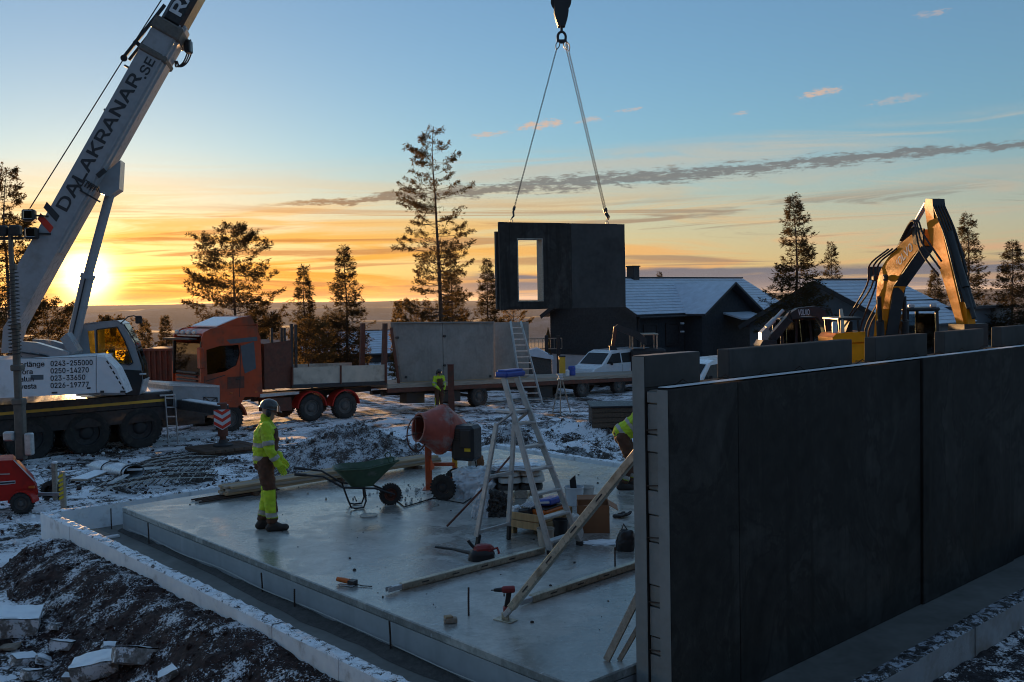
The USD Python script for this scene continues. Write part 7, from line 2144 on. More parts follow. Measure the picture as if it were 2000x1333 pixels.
STAND = dict(pelvis=(0, 0, 0.98), chest=(0.02, 0, 1.30), neck=(0.03, 0, 1.49), head=(0.065, 0, 1.635), look=(1.0, 0, 1.60), hipl=(0, 0.095, 0.93), hipr=(0, -0.095, 0.93),
             knl=(0.03, 0.10, 0.50), knr=(0.02, -0.105, 0.50), anl=(-0.02, 0.11, 0.095), anr=(0.0, -0.115, 0.095),
             shl=(0.02, 0.19, 1.43), shr=(0.02, -0.19, 1.43), ell=(0.06, 0.25, 1.14), elr=(0.05, -0.26, 1.14), wrl=(0.22, 0.20, 0.93), wrr=(0.17, -0.22, 0.92))
def gnd(px, py, z=0.0):
    d = _F + _r * ((px - CX) / FPX) - _u * ((py - CY) / FPX)
    return EYE + d * ((z - EYE[2]) / d[2])


pz = dict(STAND); pz['anr'] = (0.07, -0.10, 0.095); pz['knr'] = (0.05, -0.10, 0.50); pz['anl'] = (-0.06, 0.10, 0.095)
person('person in yellow jacket and dark helmet standing on the slab, back turned left', gnd(522, 1036), (0.96, 0.28), pz, 1.045, edge=0.016)
P = at(858, 800, 40.5) * [1, 1, 0]; P[2] = H(P[0], P[1])
pf = dict(STAND); pf['wrl'] = (0.30, 0.12, 1.02); pf['wrr'] = (0.28, -0.14, 0.98); pf['look'] = (1, 0, 1.45)
person('small distant person in yellow jacket beside the brown steel post at the trailer', P, (0.5, -0.85), pf, 0.98, edge=0.03)
pb = dict(pelvis=(-0.10, 0, 0.93), chest=(0.20, 0, 1.16), neck=(0.36, 0, 1.27), head=(0.47, 0, 1.35), look=(1.2, 0, 1.0), hipl=(-0.10, 0.095, 0.88), hipr=(-0.10, -0.095, 0.88),
          knl=(0.10, 0.11, 0.48), knr=(0.04, -0.11, 0.48), anl=(0.0, 0.12, 0.095), anr=(-0.12, -0.12, 0.095), shl=(0.28, 0.19, 1.20), shr=(0.28, -0.19, 1.20), ell=(0.40, 0.24, 0.95), elr=(0.40, -0.24, 0.95), wrl=(0.56, 0.16, 0.82), wrr=(0.56, -0.16, 0.80))
person('person in yellow jacket bending forward, mostly hidden behind the end of the grey wall', gnd(1229, 955), (0.98, -0.1), pb, 1.0, edge=0.02)

# ------------------------------------------------------------------ cement mixer
MX = at(861, 839, 16.1)
T = Thing('cement_mixer', 'worn red cement mixer with a dark motor box standing on the slab', 'cement mixer', gnd(850, 955))
ax = nrm(np.array([-0.83, -0.50, 0.16]))
pr = [(0.0, -0.44), (0.16, -0.44), (0.20, -0.40), (0.335, -0.16), (0.395, -0.06), (0.405, -0.03), (0.405, 0.03), (0.395, 0.06), (0.36, 0.12), (0.27, 0.30), (0.235, 0.39), (0.245, 0.40), (0.245, 0.425), (0.215, 0.425), (0.215, 0.39), (0.25, 0.29), (0.34, 0.10), (0.375, 0.0), (0.31, -0.16), (0.16, -0.38), (0.0, -0.40)]
T.part('drum', MB().lathe(pr, MX, ax, 40), M['mixred'], 30)
m = MB().lathe([(0.398, -0.028), (0.416, -0.026), (0.416, 0.026), (0.398, 0.028)], MX, ax, 40)
for k in range(36):
    g = k * 2 * math.pi / 36
    x_ = nrm(np.cross(ax, EZ)); y_ = np.cross(ax, x_)
    rad = math.cos(g) * x_ + math.sin(g) * y_
    m.obox(MX + rad * 0.412, ax, np.cross(ax, rad), rad, (0.05, 0.03, 0.02))
T.part('ring_gear', m, M['mixred'])
m = MB()
for k in range(2):
    g = k * math.pi + 0.5
    rad = math.cos(g) * x_ + math.sin(g) * y_; r2 = np.cross(ax, rad)
    m.hull([MX + ax * h_ + rad * r_0 + r2 * o for h_, r_0 in ((-0.2, 0.28), (0.2, 0.30), (0.2, 0.2), (-0.2, 0.16)) for o in (-0.008, 0.008)])
T.part('mixing_blade', m, M['dark'])
sdir = nrm(np.cross(ax, EZ)); sdir = sdir if sdir[0] > 0 else -sdir       # sideways towards the motor
m = MB()
lg = gnd(838, 955); lt = at(835, 872, 15.95)
m.beam(np.array([lg[0], lg[1], 0.0]), np.array([lg[0], lg[1], lt[2] + 0.25]), 0.11, 0.10, (0, 1, 0), 0.01)
T.part('front_leg', m, M['mixorange'])
T.part('foot_plate', MB().box(np.array([lg[0], lg[1], 0.006]), (0.2, 0.3, 0.012)), M['mixorange'])
lr = gnd(886, 950); lr = np.array([lr[0] + 0.02, lr[1] + 0.15, 0])
T.part('rear_leg', MB().beam(lr + EZ * 0.22, lr + EZ * 0.98, 0.09, 0.07, (0, 1, 0), 0.01), M['stripe'])
T.part('cross_brace', MB().beam(lg + EZ * 0.42, lr + EZ * 0.36, 0.06, 0.06, EZ, 0.01).hull([lg + EZ * 0.3 + sdir * 0.03, lg + EZ * 0.58 + sdir * 0.03, lg + EZ * 0.43 + sdir * 0.22, lg + EZ * 0.38 + sdir * 0.22] + [lg + EZ * 0.3 + sdir * 0.03 + np.array([0, 0.05, 0]), lg + EZ * 0.58 + sdir * 0.03 + np.array([0, 0.05, 0]), lg + EZ * 0.40 + sdir * 0.22 + np.array([0, 0.05, 0])]), M['mixorange'])
T.part('yoke', MB().beam(np.array([lg[0], lg[1], MX[2] - 0.30]), MX - ax * 0.42 - EZ * 0.35, 0.08, 0.07, EZ, 0.01).beam(MX - ax * 0.42 - EZ * 0.35, MX - ax * 0.46, 0.08, 0.07, ax, 0.01).beam(MX - ax * 0.42 - EZ * 0.35, lr + EZ * 0.7, 0.08, 0.07, EZ, 0.01), M['mixorange'])
wc = gnd(866, 977); ra = 0.20
wax = nrm(np.array([-0.30, -0.95, 0]))
for o in (0.0, 0.62):
    c = wc + np.array([0, 0, ra]) - wax * o
    wheel(T, c, wax if o == 0 else -wax, ra, 0.09, rim=M['dark'], n=24)
T.part('axle', MB().cyl(wc + EZ * ra, wc + EZ * ra - wax * 0.62, 0.02, n=10).beam(wc + EZ * ra - wax * 0.3, lr + EZ * 0.3, 0.06, 0.06, EZ), M['mixorange'])
mo = at(911, 864, 15.9)
bx_, by_ = nrm(np.array([0.9, -0.42, 0])), nrm(np.array([0.42, 0.9, 0]))
box_ = T.part('motor_box', MB().obox(mo, bx_, by_, EZ, (0.42, 0.36, 0.58), 0.05), M['black'])
T.part('box_ridge', MB().obox(mo - by_ * 0.19 + bx_ * 0.08 + EZ * 0.08, bx_, by_, EZ, (0.2, 0.03, 0.3), 0.012), M['black'], under=box_)
T.part('yellow_sticker', MB().obox(mo - by_ * 0.183 + bx_ * 0.11 - EZ * 0.08, bx_, by_, EZ, (0.11, 0.006, 0.09)), M['tyellow'], under=box_)
for k in range(5):
    T.part('vent_slat', MB().obox(mo - by_ * 0.183 + bx_ * -0.1 + EZ * (0.02 + 0.04 * k), bx_, by_, EZ, (0.14, 0.008, 0.016)), M['dark'], under=box_)
rc = at(812, 848, 15.7)
T.part('tilt_wheel', MB().tube([rc + np.array([0.02, 0, 0]) + nrm((0.35, -0.9, 0)) * 0.02 + (nrm(np.array([0.5, 0.86, 0])) * math.cos(t) * 0.28 + EZ * math.sin(t) * 0.28) for t in np.linspace(0, 2 * math.pi, 36)], 0.012, 6).cyl(rc + nrm(np.array([0.5, 0.86, 0])) * 0.28, rc - nrm(np.array([0.5, 0.86, 0])) * 0.28, 0.01, n=6).cyl(rc + EZ * 0.28, rc - EZ * 0.28, 0.01, n=6), M['rust'])
m = MB().tube([mo + bx_ * 0.15 - EZ * 0.29, mo + bx_ * 0.2 - EZ * 0.5, gnd(945, 960) + EZ * 0.02, gnd(905, 985) + EZ * 0.015, gnd(845, 975) + EZ * 0.012, gnd(790, 992) + EZ * 0.012, gnd(770, 975) + EZ * 0.012], 0.010, 6)
single('power_cable', m, M['cable'], 'black cable trailing over the slab from the mixer motor box', 'cable')

# ------------------------------------------------------------------ wheelbarrow
f_ = nrm(np.array([0.97, 0.24, 0])); n_ = np.array([f_[1], -f_[0], 0])
wc = gnd(763, 986)
rw = 0.165
L = lambda x, y, z: wc + f_ * x + n_ * y + EZ * z
T = Thing('wheelbarrow', 'dark green wheelbarrow standing on the slab with its handles to the left', 'wheelbarrow', wc)
wheel(T, L(0, 0.0, rw), n_, rw, 0.085, rim=M['rust'], n=26)
def tray(u, v, inner=0.0):
    t = u * 2 * math.pi
    cx_ = np.cos(t); sy = np.sin(t)
    e = 0.45
    X = np.sign(cx_) * np.abs(cx_) ** e; Y = np.sign(sy) * np.abs(sy) ** e
    xb0, xb1, xt0, xt1 = -0.62, -0.28, -0.88, 0.14
    x = (1 - v) * ((xb0 + xb1) / 2 + X * (xb1 - xb0) / 2) + v * ((xt0 + xt1) / 2 + X * (xt1 - xt0) / 2)
    y = ((1 - v) * 0.16 + v * (0.30 - 0.07 * np.clip(X, 0, 1))) * Y
    z = 0.34 + (0.30 + 0.08 * np.clip(X, 0, 1)) * v + inner
    return wc + f_ * (x * (1 - inner * 0.5))[..., None] + n_ * (y * (1 - inner))[..., None] + EZ * z[..., None]
m = MB().sheet(lambda u, v: tray(u, v), 49, 9).sheet(lambda u, v: tray(u, v, 0.02), 49, 9)
m.sheet(lambda u, v: tray(u, 0 * v) * (1 - v[..., None]) + v[..., None] * L(-0.45, 0, 0.34), 49, 3)
T.part('tray', m, M['greygreen'], 50)
uu = np.linspace(0, 1, 49)
T.part('rim', MB().tube([p for p in tray(uu[None], np.ones((1, 49)))[0]], 0.013, 6), M['greygreen'], 60)
for y in (-1, 1):
    T.part('handle', MB().tube([L(0.06, y * 0.05, rw), L(-0.25, y * 0.13, 0.30), L(-0.75, y * 0.22, 0.36), L(-1.05, y * 0.27, 0.56), L(-1.42, y * 0.29, 0.62)], 0.016, 8), M['dark'])
    T.part('grip', MB().tube([L(-1.30, y * 0.288, 0.603), L(-1.48, y * 0.292, 0.628)], 0.024, 8), M['black'])
    T.part('leg', MB().tube([L(-0.42, y * 0.17, 0.34), L(-0.40, y * 0.17, 0.12), L(-0.44, y * 0.17, 0.02), L(-0.56, y * 0.17, 0.014), L(-0.63, y * 0.17, 0.03), L(-0.68, y * 0.19, 0.16), L(-0.74, y * 0.21, 0.35)], 0.014, 7), M['dark'])
    T.part('tie_ring', MB().tube([L(0.0 + 0.0, y * 0.22, 0.755) + (f_ * math.cos(t) + EZ * math.sin(t)) * 0.042 for t in np.linspace(0, 6.29, 18)], 0.010, 6), M['greygreen'])
T.part('axle_brace', MB().cyl(L(0, -0.09, rw), L(0, 0.09, rw), 0.018, n=8).cyl(L(-0.55, -0.17, 0.13), L(-0.55, 0.17, 0.13), 0.012, n=8), M['dark'])

T = Thing('drain_cap', 'round grey plastic lid lying flat on the slab below the wheelbarrow', 'lid', gnd(720, 1009))
T.part('lid', MB().lathe([(0, 0.0), (0.13, 0.0), (0.135, 0.02), (0.12, 0.03), (0.10, 0.022), (0, 0.022)], gnd(720, 1009), EZ, 28), M['reflect'], 40)

# ------------------------------------------------------------------ step ladder
fl, rl = np.array([0.43, 12.02, 0]), np.array([-0.51, 12.38, 0])
wd = nrm(np.array([0.66, 0.75, 0]))
fr_, rr_ = fl + wd * 0.60, rl + wd * 0.62
tl_, tr_ = at(984, 738, 12.42), at(1009, 738, 12.62)
T = Thing('step_ladder', 'tall aluminium step ladder with a blue top standing on the slab', 'step ladder', fl * 0.5 + rr_ * 0.5)
out = nrm(np.cross(wd, EZ))
for a_, b_ in ((fl, tl_), (fr_, tr_)):
    T.part('front_rail', MB().beam(a_ + EZ * 0.03, b_, 0.035, 0.085, out, 0.006), M['alu'])
    T.part('foot', MB().obox(a_ + EZ * 0.03, wd, out, EZ, (0.05, 0.10, 0.06), 0.01), M['black'])
for a_, b_, q in ((rl, tl_, fl), (rr_, tr_, fr_)):
    jn = q + (b_ - q) * 0.76 - out * 0.02
    jn = (b_ * 0.72 + a_ * 0.28)
    T.part('rear_rail', MB().beam(a_ + EZ * 0.16, jn + (jn - a_) * 0.02, 0.035, 0.07, out, 0.006), M['alu'])
    T.part('foot', MB().beam(a_, a_ + (jn - a_) * 0.12, 0.045, 0.06, out, 0.008), M['black'])
    T.part('link', MB().beam(jn, q + (b_ - q) * 0.80, 0.02, 0.05, wd), M['alu'])
for f in (0.07, 0.20, 0.335, 0.47, 0.60, 0.735):
    p0_, p1_ = fl + (tl_ - fl) * f, fr_ + (tr_ - fr_) * f
    T.part('step', MB().obox((p0_ + p1_) / 2, nrm(p1_ - p0_), out, EZ, (np.linalg.norm(p1_ - p0_), 0.10, 0.035), 0.006), M['alu'])
p0_, p1_ = fl + (tl_ - fl) * 0.80, fr_ + (tr_ - fr_) * 0.80
T.part('platform', MB().obox((p0_ + p1_) / 2 - out * 0.16, nrm(p1_ - p0_), out, EZ, (np.linalg.norm(p1_ - p0_), 0.30, 0.04), 0.008), M['galv'])
for f in (0.10, 0.42):
    p0_, p1_ = rl + (tl_ - rl) * f, rr_ + (tr_ - rr_) * f
    T.part('rear_bar', MB().beam(p0_, p1_, 0.03, 0.045, EZ, 0.005), M['alu'])
tc = (tl_ + tr_) / 2 + EZ * 0.05
T.part('blue_top', MB().obox(tc, wd, out, EZ, (0.38, 0.22, 0.07), 0.02).obox(tc + EZ * 0.045, wd, out, EZ, (0.34, 0.16, 0.03), 0.01), M['blue'])

# ------------------------------------------------------------------ braces (push-pull props)
def brace(label, p, q, s=0.075, plate=None, side=None):
    d = nrm(q - p); sd_ = nrm(np.cross(EZ, d)) if side is None else side
    up = np.cross(d, sd_)
    Ln = np.linalg.norm(q - p)
    T = Thing('steel_brace', label, 'brace', (p + q) / 2)
    T.part('outer_tube', MB().beam(p + d * 0.12, q - d * 0.06, s, s, up, 0.006), M['prop'])
    T.part('inner_tube', MB().beam(p, p + d * 0.3, s * 0.72, s * 0.72, up, 0.006), M['galv'])
    n = int((Ln - 0.5) / 0.44)
    for k in range(n):
        c = p + d * (0.38 + k * 0.44)
        T.part('slot', MB().beam(c - up * 0.0 + sd_ * (s / 2 + 0.001), c + d * 0.10 + sd_ * (s / 2 + 0.001), 0.003, 0.014, up), M['dark'])
        T.part('slot', MB().beam(c - sd_ * (s / 2 + 0.001), c + d * 0.10 - sd_ * (s / 2 + 0.001), 0.003, 0.014, up), M['dark'])
    if plate is not None:
        T.part('foot_plate', MB().obox(plate + EZ * 0.006, nrm(d * [1, 1, 0]), nrm(np.cross(EZ, d)), EZ, (0.22, 0.12, 0.012), 0.003).obox(plate + EZ * 0.04, nrm(d * [1, 1, 0]), nrm(np.cross(EZ, d)), EZ, (0.08, 0.02, 0.07)), M['prop'])
    else:
        T.part('end_fork', MB().beam(p - d * 0.07 + sd_ * 0.025, p + d * 0.04 + sd_ * 0.025, 0.008, 0.05, up).beam(p - d * 0.07 - sd_ * 0.025, p + d * 0.04 - sd_ * 0.025, 0.008, 0.05, up), M['galv'])
    return T


pf_ = gnd(987, 1212)
_n = np.cross(pf_ + EZ * 0.05 - EYE, (_F + _r * ((1222 - CX) / FPX) - _u * ((912 - CY) / FPX)))
q_ = W(10.29, 1.02, 0)
q_ = q_ + EZ * (-(np.dot(q_ - EYE, _n)) / _n[2])
brace('steel brace leaning from the slab up against the wall end', pf_ + EZ * 0.05, q_, 0.075, plate=pf_)
brace('steel brace lying flat from the step ladder foot to the left', gnd(766, 1158) + EZ * 0.045, gnd(1068, 1079) + EZ * 0.045)
brace('steel brace lying flat behind the leaning one, ending at the wall', gnd(1022, 1183) + EZ * 0.045, gnd(1262, 1103) + EZ * 0.045)

# ------------------------------------------------------------------ planks beside the first worker
T = Thing('plank_stack', 'stack of long weathered planks lying behind the first worker along the slab edge', 'plank stack', W(0.55, 3.6, 0))
r_ = np.random.default_rng(3)
for k in range(9):
    lay = k // 3
    a0_ = 0.38 + 0.135 * (k % 3) + r_.normal(0, 0.008)
    T.part('plank', MB().gbox(a0_, a0_ + 0.125, 1.45 + r_.uniform(-0.05, 0.18), 5.9 + r_.uniform(-0.2, 0.1), 0.06 + 0.047 * lay, 0.06 + 0.047 * lay + 0.044, 0.004), M['plank' if k % 2 else 'timber'])
for b in (1.9, 3.6, 5.3):
    T.part('bearer', MB().gbox(0.34, 0.84, b, b + 0.09, 0.0, 0.058), M['mat'])
T = Thing('rebar_bundle', 'dark rusty bar ends sticking out past the left end of the planks', 'rebar', W(0.5, 1.3, 0))
for k in range(7):
    T.part('bar', MB().tube([W(0.42 + 0.05 * k, 0.98 + 0.09 * (k % 3) - 0.05 * k * (k < 2), 0.02 + 0.012 * (k % 2)), W(0.46 + 0.05 * k, 2.4, 0.03)], 0.014, 6), M['rebar'])

# ------------------------------------------------------------------ sacks, plastic and debris round the mixer
def lump(c, rx, ry, rz, seed, amp=0.25, fold=6.0, n=44, tilt=0.0, sq=0.7):
    o = np.random.default_rng(seed).uniform(0, 40, 3)
    def fn(u, v):
        t, ph = u * 2 * math.pi, v * math.pi / 2 * 1.0
        cx_, sy = np.cos(t), np.sin(t)
        X = np.sign(cx_) * np.abs(cx_) ** sq; Y = np.sign(sy) * np.abs(sy) ** sq
        k = np.cos(ph) ** 0.55; zz = np.sin(ph) ** 0.75
        q = np.stack([X * k, Y * k, zz], -1)
        nn = meshkit.fbm(q * fold + o, 4, seed) - 0.5
        rd = np.abs(meshkit.fbm(q * np.array([fold * 1.6, fold * 1.6, fold * 1.1]) + o, 4, seed + 1) - 0.5) * 2 - 0.25
        sc = 1 + amp * nn + amp * 0.9 * rd
        ok = np.where(u > 0.999, 0.0, u)
        return np.asarray(c) + np.stack([q[..., 0] * rx * sc + tilt * q[..., 2] * rz, q[..., 1] * ry * sc, q[..., 2] * rz * (1 + amp * 0.8 * nn)], -1)
    return MB().sheet(fn, n, n // 2)


bl = lambda px, py: gnd(px, py)
T = Thing('plastic_bundle', 'crumpled clear plastic sheet heaped over sacks beside the mixer wheel', 'plastic sheet', bl(925, 980))
T.part('sheet', lump(bl(922, 972) + np.array([0, 0.2, 0]), 0.38, 0.36, 0.46, 5, 0.42, 2.6, 120, 0.05), M['sheet'], 60)
T.part('sheet_fold', lump(bl(962, 962) + np.array([0, 0.3, 0]), 0.28, 0.3, 0.42, 6, 0.45, 2.8, 110), M['sheet'], 60)
T = Thing('sack_pallet', 'pallet of cement sacks under a white sheet behind the step ladder', 'sack pallet', bl(1015, 985))
sp_ = bl(1018, 975) + np.array([0, 0.45, 0])
ra_ = np.random.default_rng(9)
for k in range(3):
    T.part('pallet_board', MB().obox(sp_ + np.array([-0.25 + 0.25 * k, 0, 0.06]), XN, (0, 1, 0), EZ, (0.2, 0.8, 0.12), 0.005), M['plank'])
for lay in range(3):
    for k in range(2):
        c = sp_ + np.array([-0.19 + 0.38 * k + ra_.normal(0, 0.015), ra_.normal(0, 0.02), 0.12 + 0.115 * lay])
        T.part('sack', lump(c, 0.2, 0.36, 0.13, 20 + lay * 2 + k, 0.10, 3.0, 30, 0, 0.5), M['sack' if lay else 'debris'], 60)
T.part('cover_sheet', lump(sp_ + np.array([-0.05, 0, 0.45]), 0.46, 0.42, 0.10, 31, 0.22, 4.0, 90, 0, 0.5), M['sheet'], 60)
T = Thing('open_sack', 'upright torn white sack standing on the plastic beside the motor box', 'sack', bl(925, 965) + EZ * 0.36)
T.part('sack', lump(bl(926, 962) + np.array([0, 0.25, 0.36]), 0.10, 0.10, 0.26, 41, 0.5, 4.0, 36), M['sack'], 60)
T.part('brown_lining', lump(bl(938, 962) + np.array([0, 0.22, 0.42]), 0.07, 0.07, 0.16, 42, 0.6, 4.0, 26), M['card'], 60)
T = Thing('rubbish_sack', 'translucent sack full of dark rubbish behind the rear ladder leg', 'sack', bl(955, 1015))
T.part('sack', lump(bl(938, 1012) + np.array([0, 0.12, 0]), 0.13, 0.14, 0.40, 43, 0.5, 3.0, 90, 0.1), M['sheet'], 60)
T.part('rubbish', lump(bl(968, 1012) + np.array([0, 0.2, 0]), 0.19, 0.18, 0.34, 44, 0.7, 5.0, 90), M['debris'])
m = MB()
for k in range(170):
    a, b = 2.55 + ra_.normal(0, 0.45), 3.75 + ra_.normal(0, 0.40)
    s = 0.006 + 0.028 * ra_.random() ** 3
    m.add(ico.vertices * (s * ra_.uniform(0.6, 1.3, 3)) + W(a, b, s * 0.4), ico.faces)
single('cement_crumbs', m, M['sack'], 'pale spilt crumbs of cement on the slab round the mixer legs', 'crumbs', kind='stuff')
m = MB()
for k in range(260):
    a, b = ra_.uniform(0.3, 9.8), ra_.uniform(0.15, 7.5)
    s = 0.004 + 0.016 * ra_.random() ** 4
    m.add(ico.vertices * (s * ra_.uniform(0.6, 1.4, 3)) + W(a, b, s * 0.3), ico.faces)
single('grit', m, M['debris'], 'dark grit and chips scattered over the slab', 'grit', kind='stuff')
m = lump(bl(1185, 1060), 0.28, 0.14, 0.012, 51, 0.8, 5, 40)
single('snow_patch', m, M['snow'], 'thin smear of snow on the slab right of the step ladder', 'snow patch', kind='stuff', smooth=60)
for px_, py_, lab in ((612, 975, 'thin ice patch on the slab left of the wheelbarrow'), (600, 1040, 'thin ice patch on the slab right of the worker boots'), (560, 1100, 'thin ice patch near the slab edge below the worker')):
    pass

# red-brown pole, black floor tool and its handle
a_, b_ = gnd(873, 1031), gnd(960, 935) + EZ * 0.0
b_ = at(998, 893, 14.6)
single('red_pole', MB().tube([gnd(873, 1031) + EZ * 0.02, at(940, 958, 13.9), at(996, 893, 14.6)], 0.016, 8), M['rust'], 'thin red brown pole leaning over the plastic bundle', 'pole')
c = gnd(940, 1098)
T = Thing('floor_vacuum', 'black power tool with a long thin handle lying on the slab by the ladder', 'power tool', c)
T.part('body', lump(c + np.array([0, 0.12, 0]), 0.165, 0.12, 0.14, 61, 0.10, 2.0, 40, 0.05, 0.6), M['black'], 60)
T.part('top_cover', lump(c + np.array([0.02, 0.12, 0.10]), 0.13, 0.09, 0.09, 62, 0.25, 3.0, 30, 0.1), M['toolred'], 60)
T.part('handle', MB().tube([c + np.array([-0.12, 0.12, 0.08]), gnd(885, 1082) + EZ * 0.06, gnd(851, 1076) + EZ * 0.05], [0.028, 0.018, 0.016], 8), M['black'])
T.part('grip_post', MB().tube([c + np.array([-0.06, 0.12, 0.12]), at(921, 1065, c[1] + 0.12), at(914, 1056, c[1] + 0.12)], 0.02, 8), M['black'])
T.part('rear_arm', MB().tube([c + np.array([0.1, 0.1, 0.12]), c + np.array([0.2, 0.08, 0.15]), c + np.array([0.22, 0.06, 0.08])], 0.016, 6), M['toolred'])

# tool crate and the things in it
cr = gnd(1012, 1046); cx_d = nrm(np.array([0.80, -0.60, 0])); cy_d = nrm(np.array([0.60, 0.80, 0]))
T = Thing('tool_crate', 'open wooden pallet crate full of tools behind the step ladder', 'crate', cr)
cc_ = gnd(990, 1040)
Cp = lambda x, y, z: cc_ + cx_d * x + cy_d * y + EZ * z
LX, LY, HZ = 0.62, 0.70, 0.20
for k in range(2):
    T.part('side_board', MB().obox(Cp(LX / 2, 0, 0.14 + 0.11 * k), cx_d, cy_d, EZ, (LX, 0.022, 0.10), 0.003), M['box'])
    T.part('side_board', MB().obox(Cp(LX / 2, LY, 0.14 + 0.11 * k), cx_d, cy_d, EZ, (LX, 0.022, 0.10), 0.003), M['box'])
    T.part('end_board', MB().obox(Cp(0.011, LY / 2, 0.14 + 0.11 * k), cx_d, cy_d, EZ, (0.022, LY - 0.03, 0.10), 0.003), M['box'])
    T.part('end_board', MB().obox(Cp(LX - 0.011, LY / 2, 0.14 + 0.11 * k), cx_d, cy_d, EZ, (0.022, LY - 0.03, 0.10), 0.003), M['box'])
for x in (0.06, LX - 0.06):
    for y in (0.05, LY - 0.05):
        T.part('corner_block', MB().obox(Cp(x, y, 0.045), cx_d, cy_d, EZ, (0.10, 0.10, 0.09), 0.004), M['box'])
T.part('crate_floor', MB().obox(Cp(LX / 2, LY / 2, 0.10), cx_d, cy_d, EZ, (LX - 0.05, LY - 0.05, 0.02)), M['box'])
T.part('corner_iron', MB().obox(Cp(LX + 0.002, 0.0, 0.19), cx_d, cy_d, EZ, (0.02, 0.06, 0.24), 0.002).obox(Cp(LX - 0.03, -0.012, 0.19), cx_d, cy_d, EZ, (0.07, 0.006, 0.24)), M['dark'])
T = Thing('orange_case', 'orange plastic tool case lying in the crate', 'tool case', Cp(0.42, 0.4, 0.12))
T.part('case', MB().obox(Cp(0.45, 0.36, 0.24), cx_d, cy_d, EZ, (0.28, 0.5, 0.22), 0.03), M['plasticorange'])
T.part('lid_edge', MB().obox(Cp(0.45, 0.36, 0.352), cx_d, cy_d, EZ, (0.26, 0.47, 0.02), 0.008), M['black'])
T = Thing('blue_case', 'dark blue tool case lid tilted on top of the orange case', 'tool case', Cp(0.42, 0.42, 0.4))
T.part('lid', MB().obox(Cp(0.46, 0.40, 0.42), nrm(cx_d + EZ * 0.15), cy_d, nrm(EZ - cx_d * 0.15), (0.24, 0.34, 0.09), 0.02), M['blue'])
T.part('rim', MB().obox(Cp(0.46, 0.225, 0.42), nrm(cx_d + EZ * 0.15), cy_d, nrm(EZ - cx_d * 0.15), (0.22, 0.012, 0.03), 0.004), M['textgrey'])
T = Thing('tool_pile', 'jumble of dark tools and gloves heaped at the left of the crate', 'tools', Cp(0.2, 0.35, 0.12))
T.part('canvas_roll', lump(Cp(0.16, 0.40, 0.14), 0.11, 0.22, 0.28, 71, 0.5, 4.0, 36), M['sack'], 60)
T.part('black_case', MB().obox(Cp(0.26, 0.18, 0.27), nrm(cx_d + EZ * 0.25), cy_d, nrm(EZ - cx_d * 0.25), (0.22, 0.26, 0.16), 0.03), M['black'])
for k in range(5):
    T.part('drill_bit', MB().cyl(Cp(0.2 + 0.04 * k, 0.06, 0.37), Cp(0.22 + 0.04 * k, 0.2, 0.41), 0.012, n=8), M['galv'])
T.part('white_bag', lump(Cp(0.08, 0.12, 0.16), 0.09, 0.11, 0.2, 72, 0.5, 4.0, 30), M['sheet'], 60)
for i, (px_, py_, r0_, h0_, mt_, lab) in enumerate(((1066, 1066, 0.11, 0.23, 'beige', 'beige bucket standing in front of the tool crate'), (1095, 1052, 0.10, 0.26, 'black', 'black bucket right of the beige one below the ladder steps'), (1122, 1048, 0.12, 0.30, 'sack', 'pale sack of screws right of the black bucket'))):
    c = gnd(px_, py_)
    T = Thing('bucket' if i < 2 else 'screw_sack', lab, 'bucket' if i < 2 else 'sack', c)
    if i < 2:
        T.part('pail', MB().lathe([(0, 0), (r0_ * 0.85, 0), (r0_, h0_), (r0_ * 1.05, h0_), (r0_ * 1.05, h0_ - 0.02), (r0_ * 0.97, h0_ - 0.005), (r0_ * 0.82, 0.01), (0, 0.01)], c, EZ, 24), M[mt_], 40)
        T.part('handle', MB().tube([c + np.array([r0_ * math.cos(t), r0_ * 0.2 * math.sin(t), h0_ - 0.02 - 0.12 * abs(math.sin(t))]) for t in np.linspace(math.pi, 2 * math.pi, 14)], 0.004, 5), M['galv'])
    else:
        T.part('sack', lump(c, r0_, r0_ * 0.8, h0_, 81, 0.35, 3.5, 34), M[mt_], 60)
# cardboard box
c = gnd(1128, 1042); bx1, by1 = nrm(np.array([0.96, -0.05, 0])), nrm(np.array([0.05, 0.96, 0]))
T = Thing('cardboard_box', 'brown cardboard box standing open right of the crate', 'cardboard box', c)
B = lambda x, y, z: c + bx1 * x + by1 * y + EZ * z
for (x, y, sx_, sy_) in ((0.22, 0, 0.44, 0.008), (0.22, 0.40, 0.44, 0.008), (0.004, 0.20, 0.008, 0.39), (0.436, 0.20, 0.008, 0.39)):
    T.part('side', MB().obox(B(x, y, 0.19), bx1, by1, EZ, (sx_, sy_, 0.38), 0.002), M['card'])
T.part('flap', MB().obox(B(0.22, 0.46, 0.40), bx1, nrm(by1 + EZ * 0.3), nrm(EZ - by1 * 0.3), (0.43, 0.14, 0.006)), M['card'])
T.part('flap', MB().obox(B(0.50, 0.20, 0.34), nrm(bx1 - EZ * 0.6), by1, nrm(EZ + bx1 * 0.6), (0.14, 0.38, 0.006)), M['card'])
T.part('bottom', MB().obox(B(0.22, 0.20, 0.008), bx1, by1, EZ, (0.42, 0.38, 0.006)), M['card'])
T.part('contents', lump(B(0.22, 0.2, 0.22), 0.18, 0.16, 0.12, 85, 0.5, 4.0, 30), M['card'], 60)
c = gnd(1122, 985)
T = Thing('bucket', 'grey bucket with a dark tool standing in it behind the cardboard box', 'bucket', c)
T.part('pail', MB().lathe([(0, 0), (0.13, 0), (0.15, 0.28), (0.158, 0.28), (0.158, 0.26), (0.145, 0.275), (0.125, 0.01), (0, 0.01)], c, EZ, 26), M['sheet'], 40)
